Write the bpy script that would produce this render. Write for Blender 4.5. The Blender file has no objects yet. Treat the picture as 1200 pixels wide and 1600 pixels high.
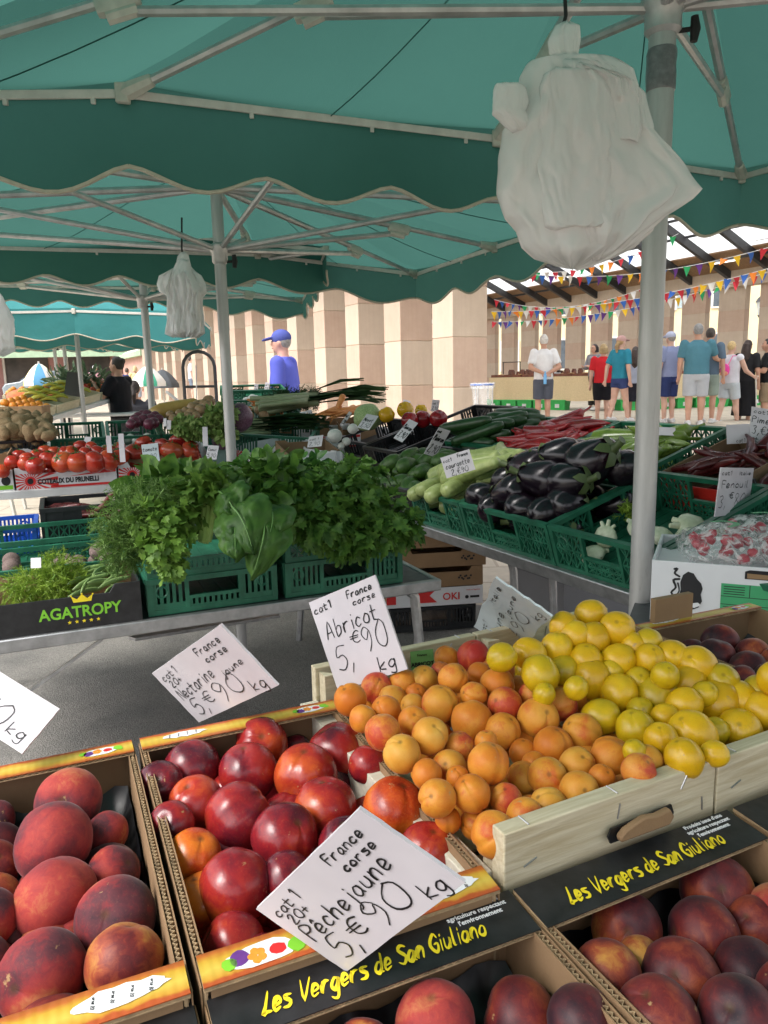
import bpy, bmesh, math, random
import numpy as np
from mathutils import Matrix, Vector, Quaternion, noise as mnoise

# ------------------------------------------------------------------ camera, sky, sun, exposure
SC = bpy.context.scene
COL = SC.collection
rad = math.radians
FPX, PITCH, ROLL, HCAM = 1180.0, rad(10.2), rad(1.3), 1.35
FW = Vector((0, math.cos(PITCH), -math.sin(PITCH)))
_u0 = Vector((1, 0, 0)).cross(FW)
RT = math.cos(ROLL) * Vector((1, 0, 0)) - math.sin(ROLL) * _u0
UP = math.cos(ROLL) * _u0 + math.sin(ROLL) * Vector((1, 0, 0))
OC = Vector((0, 0, HCAM))
cd = bpy.data.cameras.new('camera')
cam = bpy.data.objects.new('camera', cd)
COL.objects.link(cam)
_m = Matrix((RT, UP, -FW)).transposed().to_4x4()
_m.translation = OC
cam.matrix_world = _m
cd.sensor_fit = 'VERTICAL'
cd.sensor_height = 36.0
cd.lens = FPX / 1600 * 36
cd.clip_start, cd.clip_end = 0.05, 2000
SC.camera = cam

SUN_EL, SUN_AZ = 52.0, 238.0       # degrees; azimuth the light comes from, clockwise from +Y
w = bpy.data.worlds.new('World')
SC.world = w
w.use_nodes = True
nt = w.node_tree
sky = nt.nodes.new('ShaderNodeTexSky')
sky.sky_type = 'NISHITA'
sky.sun_disc = False
sky.sun_elevation = rad(SUN_EL)
sky.sun_rotation = rad(SUN_AZ)
sky.air_density, sky.dust_density, sky.ozone_density = 1.0, 4.0, 1.0
hs = nt.nodes.new('ShaderNodeHueSaturation')
hs.inputs['Saturation'].default_value = 0.22
hs.inputs['Value'].default_value = 1.0
bg = nt.nodes['Background']
nt.links.new(sky.outputs[0], hs.inputs['Color'])
nt.links.new(hs.outputs[0], bg.inputs['Color'])
bg.inputs['Strength'].default_value = 0.15
sl = bpy.data.lights.new('sun', 'SUN')
sl.energy, sl.angle, sl.color = 0.9, rad(24), (1.0, 0.96, 0.9)
so = bpy.data.objects.new('sun', sl)
COL.objects.link(so)
_d = Vector((math.sin(rad(SUN_AZ)) * math.cos(rad(SUN_EL)), math.cos(rad(SUN_AZ)) * math.cos(rad(SUN_EL)), math.sin(rad(SUN_EL))))
so.rotation_euler = _d.to_track_quat('Z', 'Y').to_euler()
so.location = (0, 0, 30)
SC.view_settings.view_transform = 'Standard'
SC.view_settings.look = 'None'
SC.view_settings.exposure = 1.27
SC.view_settings.gamma = 1.0
SC.render.engine = 'CYCLES'
SC.cycles.max_bounces = 8
SC.cycles.transparent_max_bounces = 8
SC.cycles.use_denoising = True

rnd = random.Random(7)
# ------------------------------------------------------------------ geometry helpers
def ray(x, y):
    return FW + RT * ((x - 600) / FPX) - UP * ((y - 800) / FPX)
def PZ(x, y, z):
    d = ray(x, y); return OC + d * ((z - OC.z) / d.z)
def PY(x, y, Y):
    d = ray(x, y); return OC + d * (Y / d.y)
def PP(x, y, p0, n):
    d = ray(x, y); return OC + d * ((p0 - OC).dot(n) / d.dot(n))
def depth(p):
    return (Vector(p) - OC).dot(FW)
def frame(o, ang, tilt=0.0, bank=0.0):
    """ex horizontal at `ang` degrees, ey perpendicular to its left rising by `tilt` degrees"""
    M = Matrix.Rotation(rad(ang), 4, 'Z') @ Matrix.Rotation(rad(tilt), 4, 'X') @ Matrix.Rotation(rad(bank), 4, 'Y')
    M.translation = Vector(o)
    return M

class MB:
    def __init__(s):
        s.v, s.f, s.m = [], [], []
    def add(s, vs, fs, mi=0):
        b = len(s.v)
        s.v += [tuple(v) for v in vs]
        s.f += [tuple(i + b for i in f) for f in fs]
        s.m += [mi] * len(fs)
        return s
    def box(s, c, d, R=None, mi=0):
        c = Vector(c); h = Vector(d) / 2
        vs = [Vector((sx * h.x, sy * h.y, sz * h.z)) for sx in (-1, 1) for sy in (-1, 1) for sz in (-1, 1)]
        if R is not None: vs = [R @ v for v in vs]
        return s.add([v + c for v in vs], [(0, 1, 3, 2), (4, 6, 7, 5), (0, 4, 5, 1), (2, 3, 7, 6), (0, 2, 6, 4), (1, 5, 7, 3)], mi)
    def b2(s, a, b, mi=0):
        return s.box([(a[i] + b[i]) / 2 for i in range(3)], [abs(b[i] - a[i]) for i in range(3)], None, mi)
    def bar(s, a, b, wx, wy, up=(0, 0, 1), mi=0):
        a, b = Vector(a), Vector(b); d = b - a; L = d.length
        z = d.normalized(); x = Vector(up).cross(z)
        if x.length < 1e-4: x = Vector((1, 0, 0)).cross(z)
        x.normalize(); y = z.cross(x)
        return s.box((a + b) / 2, (wx, wy, L), Matrix((x, y, z)).transposed(), mi)
    def tube(s, pts, r, n=8, mi=0, cap=True, sx=1.0, up=None):
        pts = [Vector(p) for p in pts]; k = len(pts)
        rs = r if isinstance(r, (list, tuple)) else [r] * k
        vs = []; ref = None
        for i, p in enumerate(pts):
            t = (pts[min(i + 1, k - 1)] - pts[max(i - 1, 0)])
            t = t.normalized() if t.length > 1e-9 else Vector((0, 0, 1))
            if ref is None:
                ref = Vector(up) if up else (Vector((0, 0, 1)) if abs(t.z) < 0.9 else Vector((1, 0, 0)))
            x = ref.cross(t)
            if x.length < 1e-6: x = t.orthogonal()
            x.normalize(); y = t.cross(x); ref = y
            for j in range(n):
                a = 2 * math.pi * j / n
                vs.append(p + x * (math.cos(a) * rs[i] * sx) + y * (math.sin(a) * rs[i]))
        fs = [(i * n + j, i * n + (j + 1) % n, (i + 1) * n + (j + 1) % n, (i + 1) * n + j) for i in range(k - 1) for j in range(n)]
        if cap: fs += [tuple(range(n - 1, -1, -1)), tuple((k - 1) * n + j for j in range(n))]
        return s.add(vs, fs, mi)
    def lathe(s, prof, n=24, mi=0, M=None, f=None):
        vs = []
        for (r, z) in prof:
            for j in range(n):
                a = 2 * math.pi * j / n
                rr = r * (f(a, z) if f else 1)
                v = Vector((rr * math.cos(a), rr * math.sin(a), z))
                vs.append(M @ v if M is not None else v)
        k = len(prof)
        fs = [(i * n + j, i * n + (j + 1) % n, (i + 1) * n + (j + 1) % n, (i + 1) * n + j) for i in range(k - 1) for j in range(n)]
        fs += [tuple(range(n - 1, -1, -1)), tuple((k - 1) * n + j for j in range(n))]
        return s.add(vs, fs, mi)
    def poly(s, pts, mi=0):
        return s.add(pts, [tuple(range(len(pts)))], mi)
    def prism(s, pts2, z0, z1, M=None, mi=0):
        n = len(pts2)
        vs = [Vector((x, y, z0)) for x, y in pts2] + [Vector((x, y, z1)) for x, y in pts2]
        if M is not None: vs = [M @ v for v in vs]
        return s.add(vs, [tuple(range(n - 1, -1, -1)), tuple(range(n, 2 * n))] + [(i, (i + 1) % n, n + (i + 1) % n, n + i) for i in range(n)], mi)
    def xf(s, M):
        s.v = [tuple(M @ Vector(v)) for v in s.v]; return s
    def mesh(s, name, mats, sharp=38):
        me = bpy.data.meshes.new(name)
        me.from_pydata(s.v, [], s.f)
        for m in (mats if isinstance(mats, (list, tuple)) else [mats]): me.materials.append(m)
        if any(s.m): me.polygons.foreach_set('material_index', s.m)
        me.polygons.foreach_set('use_smooth', [True] * len(s.f))
        me.update()
        if sharp < 180: me.set_sharp_from_angle(angle=rad(sharp))
        return me
    def build(s, name, mats, parent=None, M=None, sharp=38, bevel=0):
        o = bpy.data.objects.new(name, s.mesh(name, mats, sharp))
        COL.objects.link(o)
        if parent is not None: o.parent = parent
        if M is not None: o.matrix_world = M
        if bevel:
            b = o.modifiers.new('bevel', 'BEVEL'); b.width = bevel; b.segments = 2; b.limit_method = 'ANGLE'; b.angle_limit = rad(50)
        return o

def tag(o, label=None, cat=None, group=None, kind=None):
    for k, val in (('label', label), ('category', cat), ('group', group), ('kind', kind)):
        if val: o[k] = val
    return o
def thing(name, label, cat, M, group=None):
    o = bpy.data.objects.new(name, None)
    o.empty_display_size = 0.05
    COL.objects.link(o)
    o.matrix_world = M if isinstance(M, Matrix) else Matrix.Translation(Vector(M))
    return tag(o, label, cat, group)
def dup(root, M, label=None):
    r = root.copy(); COL.objects.link(r); r.matrix_world = M
    if label: r['label'] = label
    for c in root.children:
        k = c.copy(); COL.objects.link(k); k.parent = r
        for g in c.children:
            h = g.copy(); COL.objects.link(h); h.parent = k
    return r
def inst(me, name, loc, sc=1.0, rot=None, label=None, cat=None, group=None):
    o = bpy.data.objects.new(name, me); COL.objects.link(o)
    R = rot.to_matrix().to_4x4() if rot is not None else Matrix.Identity(4)
    s = sc if isinstance(sc, (tuple, list)) else (sc, sc, sc)
    o.matrix_world = Matrix.Translation(Vector(loc)) @ R @ Matrix.Diagonal((*s, 1))
    return tag(o, label, cat, group)
def rq():
    q = Quaternion((rnd.gauss(0, 1), rnd.gauss(0, 1), rnd.gauss(0, 1), rnd.gauss(0, 1))); q.normalize(); return q
def tiltq(maxdeg):
    if maxdeg == 75 and rnd.random() < .6:  # seam turned towards the buyer
        return Quaternion((1, 0, 0), rad(rnd.uniform(-10, 60))) @ Quaternion((0, 1, 0), rad(rnd.gauss(0, 40))) @ Quaternion((0, 0, 1), rad(90 + rnd.gauss(0, 30)))
    return Quaternion((0, 0, 1), rnd.uniform(0, 6.28)) @ Quaternion((1, 0, 0), rad(rnd.uniform(0, maxdeg))) @ Quaternion((0, 0, 1), rnd.uniform(0, 6.28))

# ------------------------------------------------------------------ materials
def srgb(r, g, b):
    f = lambda c: (c / 255 / 12.92) if c / 255 <= 0.04045 else ((c / 255 + 0.055) / 1.055) ** 2.4
    return (f(r), f(g), f(b))
def nodes(name):
    m = bpy.data.materials.new(name); m.use_nodes = True
    t = m.node_tree
    return m, t, t.nodes['Principled BSDF'], t.nodes['Material Output']
def N(t, typ, **kw):
    n = t.nodes.new(typ)
    for k, v_ in kw.items():
        if k in n.inputs: n.inputs[k].default_value = v_
        else: setattr(n, k, v_)
    return n
def ramp(t, stops, src=None):
    r = t.nodes.new('ShaderNodeValToRGB'); e = r.color_ramp.elements
    while len(e) < len(stops): e.new(0.5)
    for el, (p, c) in zip(e, stops):
        el.position = p; el.color = (*c, 1)
    if src is not None: t.links.new(src, r.inputs[0])
    return r
def mul(c, k): return tuple(min(1, x * k) for x in c)
def mat(name, c, rough=0.6, var=0.25, scale=8, metal=0.0, bump=0.0, bscale=60, c2=None, detail=4, coord='Object', spec=0.5, rvar=True):
    """noise-varied paint/metal/plastic"""
    m, t, p, o = nodes(name)
    tc = N(t, 'ShaderNodeTexCoord')
    nz = N(t, 'ShaderNodeTexNoise', Scale=scale, Detail=detail, Roughness=0.6)
    t.links.new(tc.outputs[coord], nz.inputs['Vector'])
    r = ramp(t, [(0.3, mul(c, 1 - var)), (0.7, c2 or mul(c, 1 + var))], nz.outputs[0])
    t.links.new(r.outputs[0], p.inputs['Base Color'])
    p.inputs['Roughness'].default_value = rough
    p.inputs['Metallic'].default_value = metal
    p.inputs['Specular IOR Level'].default_value = spec
    if rvar:
        mr = N(t, 'ShaderNodeMapRange'); mr.inputs['To Min'].default_value = max(0.05, rough - 0.12); mr.inputs['To Max'].default_value = min(1, rough + 0.12)
        n2 = N(t, 'ShaderNodeTexNoise', Scale=scale * 2.3, Detail=5); t.links.new(tc.outputs[coord], n2.inputs['Vector'])
        t.links.new(n2.outputs[0], mr.inputs[0]); t.links.new(mr.outputs[0], p.inputs['Roughness'])
    if bump:
        n3 = N(t, 'ShaderNodeTexNoise', Scale=bscale, Detail=4); t.links.new(tc.outputs[coord], n3.inputs['Vector'])
        b = N(t, 'ShaderNodeBump', Strength=bump, Distance=0.01); t.links.new(n3.outputs[0], b.inputs['Height']); t.links.new(b.outputs[0], p.inputs['Normal'])
    return m
def fruitmat(name, stops, rough=0.35, scale=1.1, speck=None, fuzz=0.0, spec=0.5, dist=0.6, scar=(0.40, 0.26, 0.12)):
    """skin: large soft blushes that differ from fruit to fruit"""
    m, t, p, o = nodes(name)
    tc = N(t, 'ShaderNodeTexCoord'); oi = N(t, 'ShaderNodeObjectInfo')
    mv = N(t, 'ShaderNodeVectorMath', operation='SCALE'); mv.inputs[0].default_value = (37.1, 17.3, 53.7); t.links.new(oi.outputs['Random'], mv.inputs['Scale'])
    ad = N(t, 'ShaderNodeVectorMath', operation='ADD'); t.links.new(tc.outputs['Generated'], ad.inputs[0]); t.links.new(mv.outputs[0], ad.inputs[1])
    nz = N(t, 'ShaderNodeTexNoise', Scale=scale, Detail=2.5, Roughness=0.5, Distortion=dist); t.links.new(ad.outputs[0], nz.inputs['Vector'])
    # per-fruit shift of ripeness
    sh = N(t, 'ShaderNodeMath', operation='MULTIPLY_ADD'); sh.inputs[1].default_value = 0.26; sh.inputs[2].default_value = -0.13
    t.links.new(oi.outputs['Random'], sh.inputs[0])
    sm = N(t, 'ShaderNodeMath', operation='ADD'); t.links.new(nz.outputs[0], sm.inputs[0]); t.links.new(sh.outputs[0], sm.inputs[1])
    nd = N(t, 'ShaderNodeTexNoise', Scale=7, Detail=6, Roughness=0.72, Distortion=0.8); t.links.new(ad.outputs[0], nd.inputs['Vector'])
    s2 = N(t, 'ShaderNodeMath', operation='MULTIPLY_ADD'); s2.inputs[1].default_value = 0.34; t.links.new(nd.outputs[0], s2.inputs[0])
    s3 = N(t, 'ShaderNodeMath', operation='SUBTRACT'); s3.inputs[1].default_value = 0.17; t.links.new(sm.outputs[0], s3.inputs[0]); t.links.new(s3.outputs[0], s2.inputs[2])
    r = ramp(t, stops, s2.outputs[0])
    col = r.outputs[0]
    n2 = N(t, 'ShaderNodeTexNoise', Scale=26, Detail=3, Roughness=0.7); t.links.new(ad.outputs[0], n2.inputs['Vector'])
    if speck:
        r2 = ramp(t, [(0.56, (0, 0, 0)), (0.70, (1, 1, 1))], n2.outputs[0])
        mx = N(t, 'ShaderNodeMixRGB'); mx.inputs[2].default_value = (*speck[0], 1)
        mm = N(t, 'ShaderNodeMath', operation='MULTIPLY'); mm.inputs[1].default_value = speck[1]
        t.links.new(r2.outputs[0], mm.inputs[0]); t.links.new(mm.outputs[0], mx.inputs[0]); t.links.new(col, mx.inputs[1]); col = mx.outputs[0]
    if scar:  # corky scars, and a brown stalk hollow
        ns = N(t, 'ShaderNodeTexNoise', Scale=3.3, Detail=4, Roughness=0.6); t.links.new(ad.outputs[0], ns.inputs['Vector']); rs = ramp(t, [(0.685, (0, 0, 0)), (0.715, (1, 1, 1))], ns.outputs[0])
        dv = N(t, 'ShaderNodeVectorMath', operation='DISTANCE'); dv.inputs[1].default_value = (.5, .5, .93); t.links.new(tc.outputs['Generated'], dv.inputs[0]); rd = ramp(t, [(0.03, (1, 1, 1)), (0.10, (0, 0, 0))], dv.outputs['Value'])
        for src, cc, k in ((rs, scar, .75), (rd, (.07, .035, .012), .9)):
            mx = N(t, 'ShaderNodeMixRGB'); mx.inputs[2].default_value = (*cc, 1); mm = N(t, 'ShaderNodeMath', operation='MULTIPLY'); mm.inputs[1].default_value = k
            t.links.new(src.outputs[0], mm.inputs[0]); t.links.new(mm.outputs[0], mx.inputs[0]); t.links.new(col, mx.inputs[1]); col = mx.outputs[0]
    t.links.new(col, p.inputs['Base Color'])
    p.inputs['Roughness'].default_value = rough
    p.inputs['Specular IOR Level'].default_value = spec
    if fuzz:
        p.inputs['Sheen Weight'].default_value = fuzz; p.inputs['Sheen Roughness'].default_value = 0.35
        p.inputs['Sheen Tint'].default_value = (0.9, 0.75, 0.75, 1)
    p.inputs['Subsurface Weight'].default_value = 0.06
    p.inputs['Subsurface Radius'].default_value = (0.02, 0.006, 0.003)
    p.inputs['Subsurface Scale'].default_value = 0.3
    b = N(t, 'ShaderNodeBump', Strength=0.06, Distance=0.004); t.links.new(n2.outputs[0], b.inputs['Height']); t.links.new(b.outputs[0], p.inputs['Normal'])
    return m
def leafmat(name, a, b, rough=0.45, trans=0.35, scale=35, crinkle=0):
    m, t, p, o = nodes(name); p.inputs['Specular IOR Level'].default_value = .3
    tc = N(t, 'ShaderNodeTexCoord'); nz = N(t, 'ShaderNodeTexNoise', Scale=scale, Detail=3); t.links.new(tc.outputs['Object'], nz.inputs['Vector'])
    r = ramp(t, [(0.35, a), (0.66, b)], nz.outputs[0])
    t.links.new(r.outputs[0], p.inputs['Base Color']); p.inputs['Roughness'].default_value = rough
    if crinkle:
        nb = N(t, 'ShaderNodeTexNoise', noise_type='RIDGED_MULTIFRACTAL', Scale=crinkle, Detail=3); t.links.new(tc.outputs['Object'], nb.inputs['Vector']); bp = N(t, 'ShaderNodeBump', Strength=.5, Distance=.006); t.links.new(nb.outputs[0], bp.inputs['Height']); t.links.new(bp.outputs[0], p.inputs['Normal'])
    tr = N(t, 'ShaderNodeBsdfTranslucent'); t.links.new(r.outputs[0], tr.inputs[0])
    mx = N(t, 'ShaderNodeMixShader'); mx.inputs[0].default_value = trans
    t.links.new(p.outputs[0], mx.inputs[1]); t.links.new(tr.outputs[0], mx.inputs[2]); t.links.new(mx.outputs[0], o.inputs[0])
    return m
def woodmat(name, a, b, scale=(3, 40, 40), rough=0.75):
    m, t, p, o = nodes(name)
    tc = N(t, 'ShaderNodeTexCoord'); mp = N(t, 'ShaderNodeMapping'); mp.inputs['Scale'].default_value = scale
    nz = N(t, 'ShaderNodeTexNoise', Scale=3, Detail=5, Roughness=0.65, Distortion=0.5)
    t.links.new(tc.outputs['Object'], mp.inputs[0]); t.links.new(mp.outputs[0], nz.inputs['Vector'])
    r = ramp(t, [(0.3, a), (0.7, b)], nz.outputs[0]); t.links.new(r.outputs[0], p.inputs['Base Color'])
    p.inputs['Roughness'].default_value = rough
    bp = N(t, 'ShaderNodeBump', Strength=0.25, Distance=0.004); t.links.new(nz.outputs[0], bp.inputs['Height']); t.links.new(bp.outputs[0], p.inputs['Normal'])
    return m

G = {}
G['green_plastic'] = mat('green_plastic', (0.010, 0.105, 0.056), 0.42, 0.3, 14, c2=(0.020, 0.150, 0.085), bump=0.05)
G['dark_green_plastic'] = mat('dark_green_plastic', (0.006, 0.095, 0.045), 0.45, 0.3, 14, bump=0.05)
G['black_plastic'] = mat('black_plastic', (0.012, 0.013, 0.015), 0.4, 0.3, 14, bump=0.05)
G['blue_plastic'] = mat('blue_plastic', (0.015, 0.09, 0.42), 0.4, 0.2, 14)
G['card'] = mat('brown_cardboard', (0.27, 0.165, 0.085), 0.85, 0.12, 9, bump=0.1, bscale=120)
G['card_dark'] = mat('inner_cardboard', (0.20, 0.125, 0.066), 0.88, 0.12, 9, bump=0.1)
G['card_edge'] = mat('cut_cardboard_edge', (0.36, 0.25, 0.14), 0.9, 0.35, 60)
G['white_card'] = mat('white_coated_cardboard', (0.68, 0.68, 0.70), 0.55, 0.06, 6)
G['black_card'] = mat('black_printed_cardboard', (0.010, 0.010, 0.011), 0.42, 0.35, 30, c2=(0.022, 0.022, 0.024), bump=0.06)
G['wood'] = woodmat('pale_poplar', (0.46, 0.38, 0.24), (0.66, 0.59, 0.43))
G['wood_dark'] = woodmat('worn_poplar', (0.28, 0.19, 0.10), (0.42, 0.30, 0.17))
G['steel'] = mat('galvanised_steel', (0.42, 0.42, 0.43), 0.38, 0.25, 18, metal=0.85)
G['alu'] = mat('worn_aluminium', (0.50, 0.49, 0.48), 0.45, 0.22, 12, metal=0.55)
G['white_bar'] = mat('off_white_bar', (0.60, 0.58, 0.53), 0.5, 0.12, 20)
G['joint'] = mat('off_white_joint_plastic', (0.55, 0.53, 0.46), 0.55, 0.15, 25)
G['table_top'] = mat('dark_table_top', (0.055, 0.06, 0.065), 0.45, 0.3, 12)
G['table_white'] = mat('white_table_top', (0.62, 0.62, 0.62), 0.45, 0.1, 8)
G['ink'] = mat('black_marker_ink', (0.012, 0.012, 0.014), 0.5, 0.1, 30, rvar=False)
G['paper'] = mat('price_card_paper', (0.60, 0.56, 0.60), 0.42, 0.12, 5, c2=(0.67, 0.63, 0.66), bump=.06, bscale=14)
G['paper_pale'] = mat('pale_blue_price_card', (0.50, 0.57, 0.60), 0.5, 0.08, 12)
G['paper_green'] = mat('green_origin_label', (0.20, 0.46, 0.14), 0.6, 0.08, 12)
G['yellow_ink'] = mat('yellow_print', (0.85, 0.66, 0.02), 0.4, 0.05, 20, rvar=False)
G['white_ink'] = mat('white_print', (0.75, 0.75, 0.76), 0.5, 0.05, 20, rvar=False)
G['red_ink'] = mat('red_print', (0.62, 0.025, 0.025), 0.45, 0.1, 20, rvar=False)
G['green_ink'] = mat('green_print', (0.03, 0.30, 0.11), 0.5, 0.1, 20, rvar=False)
G['lime_ink'] = mat('lime_print', (0.20, 0.52, 0.03), 0.5, 0.1, 20, rvar=False)
G['orange_ink'] = mat('orange_print', (0.80, 0.28, 0.03), 0.5, 0.2, 90, rvar=False)
G['purple_ink'] = mat('purple_print', (0.13, 0.035, 0.22), 0.5, 0.2, 60, rvar=False)
G['black_rubber'] = mat('black_rubber', (0.012, 0.012, 0.012), 0.7, 0.2, 30)
G['black_tray'] = mat('black_fruit_tray', (0.008, 0.008, 0.010), 0.35, 0.3, 30)
G['red_tray'] = mat('red_fruit_tray', (0.30, 0.010, 0.018), 0.4, 0.2, 30)
# ------------------------------------------------------------------ writing
GL = {
'a': "4,4 2,5 0,3 0,1 2,0 4,2 4,5 4,1 5,0", 'b': "0,9 0,0 2,0 4,1 4,4 2,5 0,3", 'c': "4,4 2,5 0,3 0,1 2,0 4,1",
'd': "4,4 2,5 0,3 0,1 2,0 4,2 4,9 4,1 5,0", 'e': "0,2 4,3 3,5 1,5 0,2 1,0 4,1", 'f': "4,8 3,9 2,8 2,0;0,5 4,5",
'g': "4,4 2,5 0,3 0,1 2,0 4,2 4,5 4,-3 2,-4 0,-3", 'h': "0,9 0,0 0,3 2,5 4,4 4,0", 'i': "1,5 1,0;1,7 1.2,7.6",
'j': "2,5 2,-3 0,-4;2,7 2.2,7.6", 'k': "0,9 0,0;4,5 0,2 4,0", 'l': "0,9 0,1 1.2,0", 'm': "0,5 0,0 0,3 2,5 3,4 3,0 3,3 5,5 6,4 6,0",
'n': "0,5 0,0 0,3 2,5 4,4 4,0", 'o': "2,5 0,3 0,1 2,0 4,1 4,4 2,5", 'p': "0,5 0,-4 0,3 2,5 4,4 4,1 2,0 0,1", 'r': "0,5 0,0 0,3 2,5 4,5",
's': "4,5 1,5 0,4 4,2 3,0 0,0", 't': "1,8 1,1 2,0 4,0;-1,5 4,5", 'u': "0,5 0,1 2,0 4,2 4,5 4,0", 'v': "0,5 2,0 4,5", 'y': "0,5 2,1;4,5 1,-4",
'\u00ea': "0,2 4,3 3,5 1,5 0,2 1,0 4,1;1,7 2,8 3,7", '0': "3,9 0,6 0,2 3,0 5,2 5,7 3,9", '1': "0,7 2,9 2,0", '2': "0,7 2,9 4,7 0,0 5,0",
'3': "0,8 3,9 4,7 2,5 4,3 3,0 0,0.5", '4': "3,9 0,3 5,3;4,6 4,0", '5': "5,9 1,9 0,5 3,5.5 5,3 3,0 0,0.5", '6': "4,9 1,5 0,2 2,0 4,2 2,4 0,3",
'7': "0,9 5,9 2,0", '8': "2,5 0,7 2,9 4,7 0,2 2,0 4,2 2,5", '9': "4,7 2,9 0,7 2,4.5 4,7 4,3 2,0", '\u20ac': "5,8 3,9 1,7 1,2 3,0 5,1;-1,5.5 4,5.5;-1,3.8 4,3.8",
',': "1,1 0,-2", '+': "2,6 2,1;0,3.5 4,3.5", 'A': "0,0 3,9 6,0;1,3 5,3", 'C': "5,7 3,9 0,6 0,3 3,0 5,2", 'F': "0,0 0,9 5,9;0,5 4,5",
'G': "5,7 3,9 0,6 0,3 3,0 5,1 5,4 3,4", 'I': "1,9 1,0", 'K': "0,9 0,0;5,9 0,4 5,0", 'L': "2,9 1,3 0,0 2,0.6 5,0.6", 'N': "0,0 0,9 5,0 5,9",
'P': "0,0 0,9 3,9 5,7 3,5 0,5", 'S': "5,8 2,9 0,7 5,3 3,0 0,1", 'V': "0,9 2.5,0 6,9", 'R': "0,0 0,9 3,9 5,7 3,5 0,5;2,5 5,0",
}
WID = {'i': 2, 'j': 3, 'l': 2, ',': 2, 'I': 2, 'm': 7, '1': 3, 'A': 7, 'V': 6, ' ': 3.5, 'L': 5}
def smooth(pts, k=3):
    if len(pts) < 3: return pts
    P = [pts[0]] + pts + [pts[-1]]; out = []
    for i in range(1, len(P) - 2):
        p0, p1, p2, p3 = P[i - 1], P[i], P[i + 1], P[i + 2]
        for j in range(k):
            t = j / k
            out.append(0.5 * ((2 * p1) + (p2 - p0) * t + (2 * p0 - 5 * p1 + 4 * p2 - p3) * t * t + (3 * p1 - p0 - 3 * p2 + p3) * t ** 3))
    out.append(pts[-1]); return out
def ribbon(mb, pts, wd, z, mi=0, taper=0.0):
    k = len(pts); L = []
    for i, p in enumerate(pts):
        t = pts[min(i + 1, k - 1)] - pts[max(i - 1, 0)]
        if t.length < 1e-9: t = Vector((1, 0))
        t.normalize(); n = Vector((-t.y, t.x)); hw = wd / 2 * (1 + .45 * mnoise.noise(Vector((p.x / wd * .12, p.y / wd * .12, z * 900)))) * (1 - taper * abs(2 * i / (k - 1) - 1) if k > 1 else 1)
        L.append((p + n * hw, p - n * hw))
    # rounded ends
    e0 = (pts[0] - pts[1]).normalized() * wd * 0.35; e1 = (pts[-1] - pts[-2]).normalized() * wd * 0.35
    vs = []
    for a, b in L: vs += [(a.x, a.y, z), (b.x, b.y, z)]
    fs = [(2 * i, 2 * i + 1, 2 * i + 3, 2 * i + 2) for i in range(k - 1)]
    n0 = len(vs); vs += [(pts[0].x + e0.x, pts[0].y + e0.y, z), (pts[-1].x + e1.x, pts[-1].y + e1.y, z)]
    fs += [(0, n0, 1), (2 * k - 2, 2 * k - 1, n0 + 1)]
    mb.add(vs, fs, mi)
def write(mb, text, x, y, h, wd, ang=0, z=0.001, slant=0.12, jit=0.25, gap=1.6, squeeze=0.85, taper=0.25, r=None):
    """hand or brush strokes: cap height h, stroke width wd; returns pen end"""
    r = r or rnd; ca, sa = math.cos(rad(ang)), math.sin(rad(ang)); s = h / 9; pen = 0
    zz = z
    for ch in text:
        if ch == ' ': pen += WID[' '] * s; continue
        g = GL.get(ch) or GL.get(ch.lower())
        for st in g.split(';'):
            P = []
            for q in st.split():
                a, b = map(float, q.split(','))
                a += r.uniform(-jit, jit); b += r.uniform(-jit, jit)
                X, Y = pen + (a * squeeze + b * slant) * s, b * s
                P.append(Vector((x + X * ca - Y * sa, y + X * sa + Y * ca)))
            ribbon(mb, smooth(P), wd, zz, 0, taper); zz += 0.00003
        pen += (WID.get(ch, 5) * squeeze + gap) * s
    return pen
def textmesh(name, body, size, m, parent=None, M=None, shear=0.0, bold=0.0, align='LEFT', z=0.0, sx=1.0):
    cu = bpy.data.curves.new(name, 'FONT'); cu.body = body; cu.size = size; cu.shear = shear; cu.offset = bold; cu.align_x = align; cu.resolution_u = 3
    cu.extrude = 0.0003
    to = bpy.data.objects.new(name, cu)
    me = bpy.data.meshes.new_from_object(to); me.name = name; me.materials.clear(); me.materials.append(m)
    bpy.data.objects.remove(to)
    if sx != 1.0:
        me.transform(Matrix.Diagonal((sx, 1, 1, 1)))
    o = bpy.data.objects.new(name, me); COL.objects.link(o)
    if parent is not None: o.parent = parent
    if M is not None: o.matrix_local = M
    return o

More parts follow.
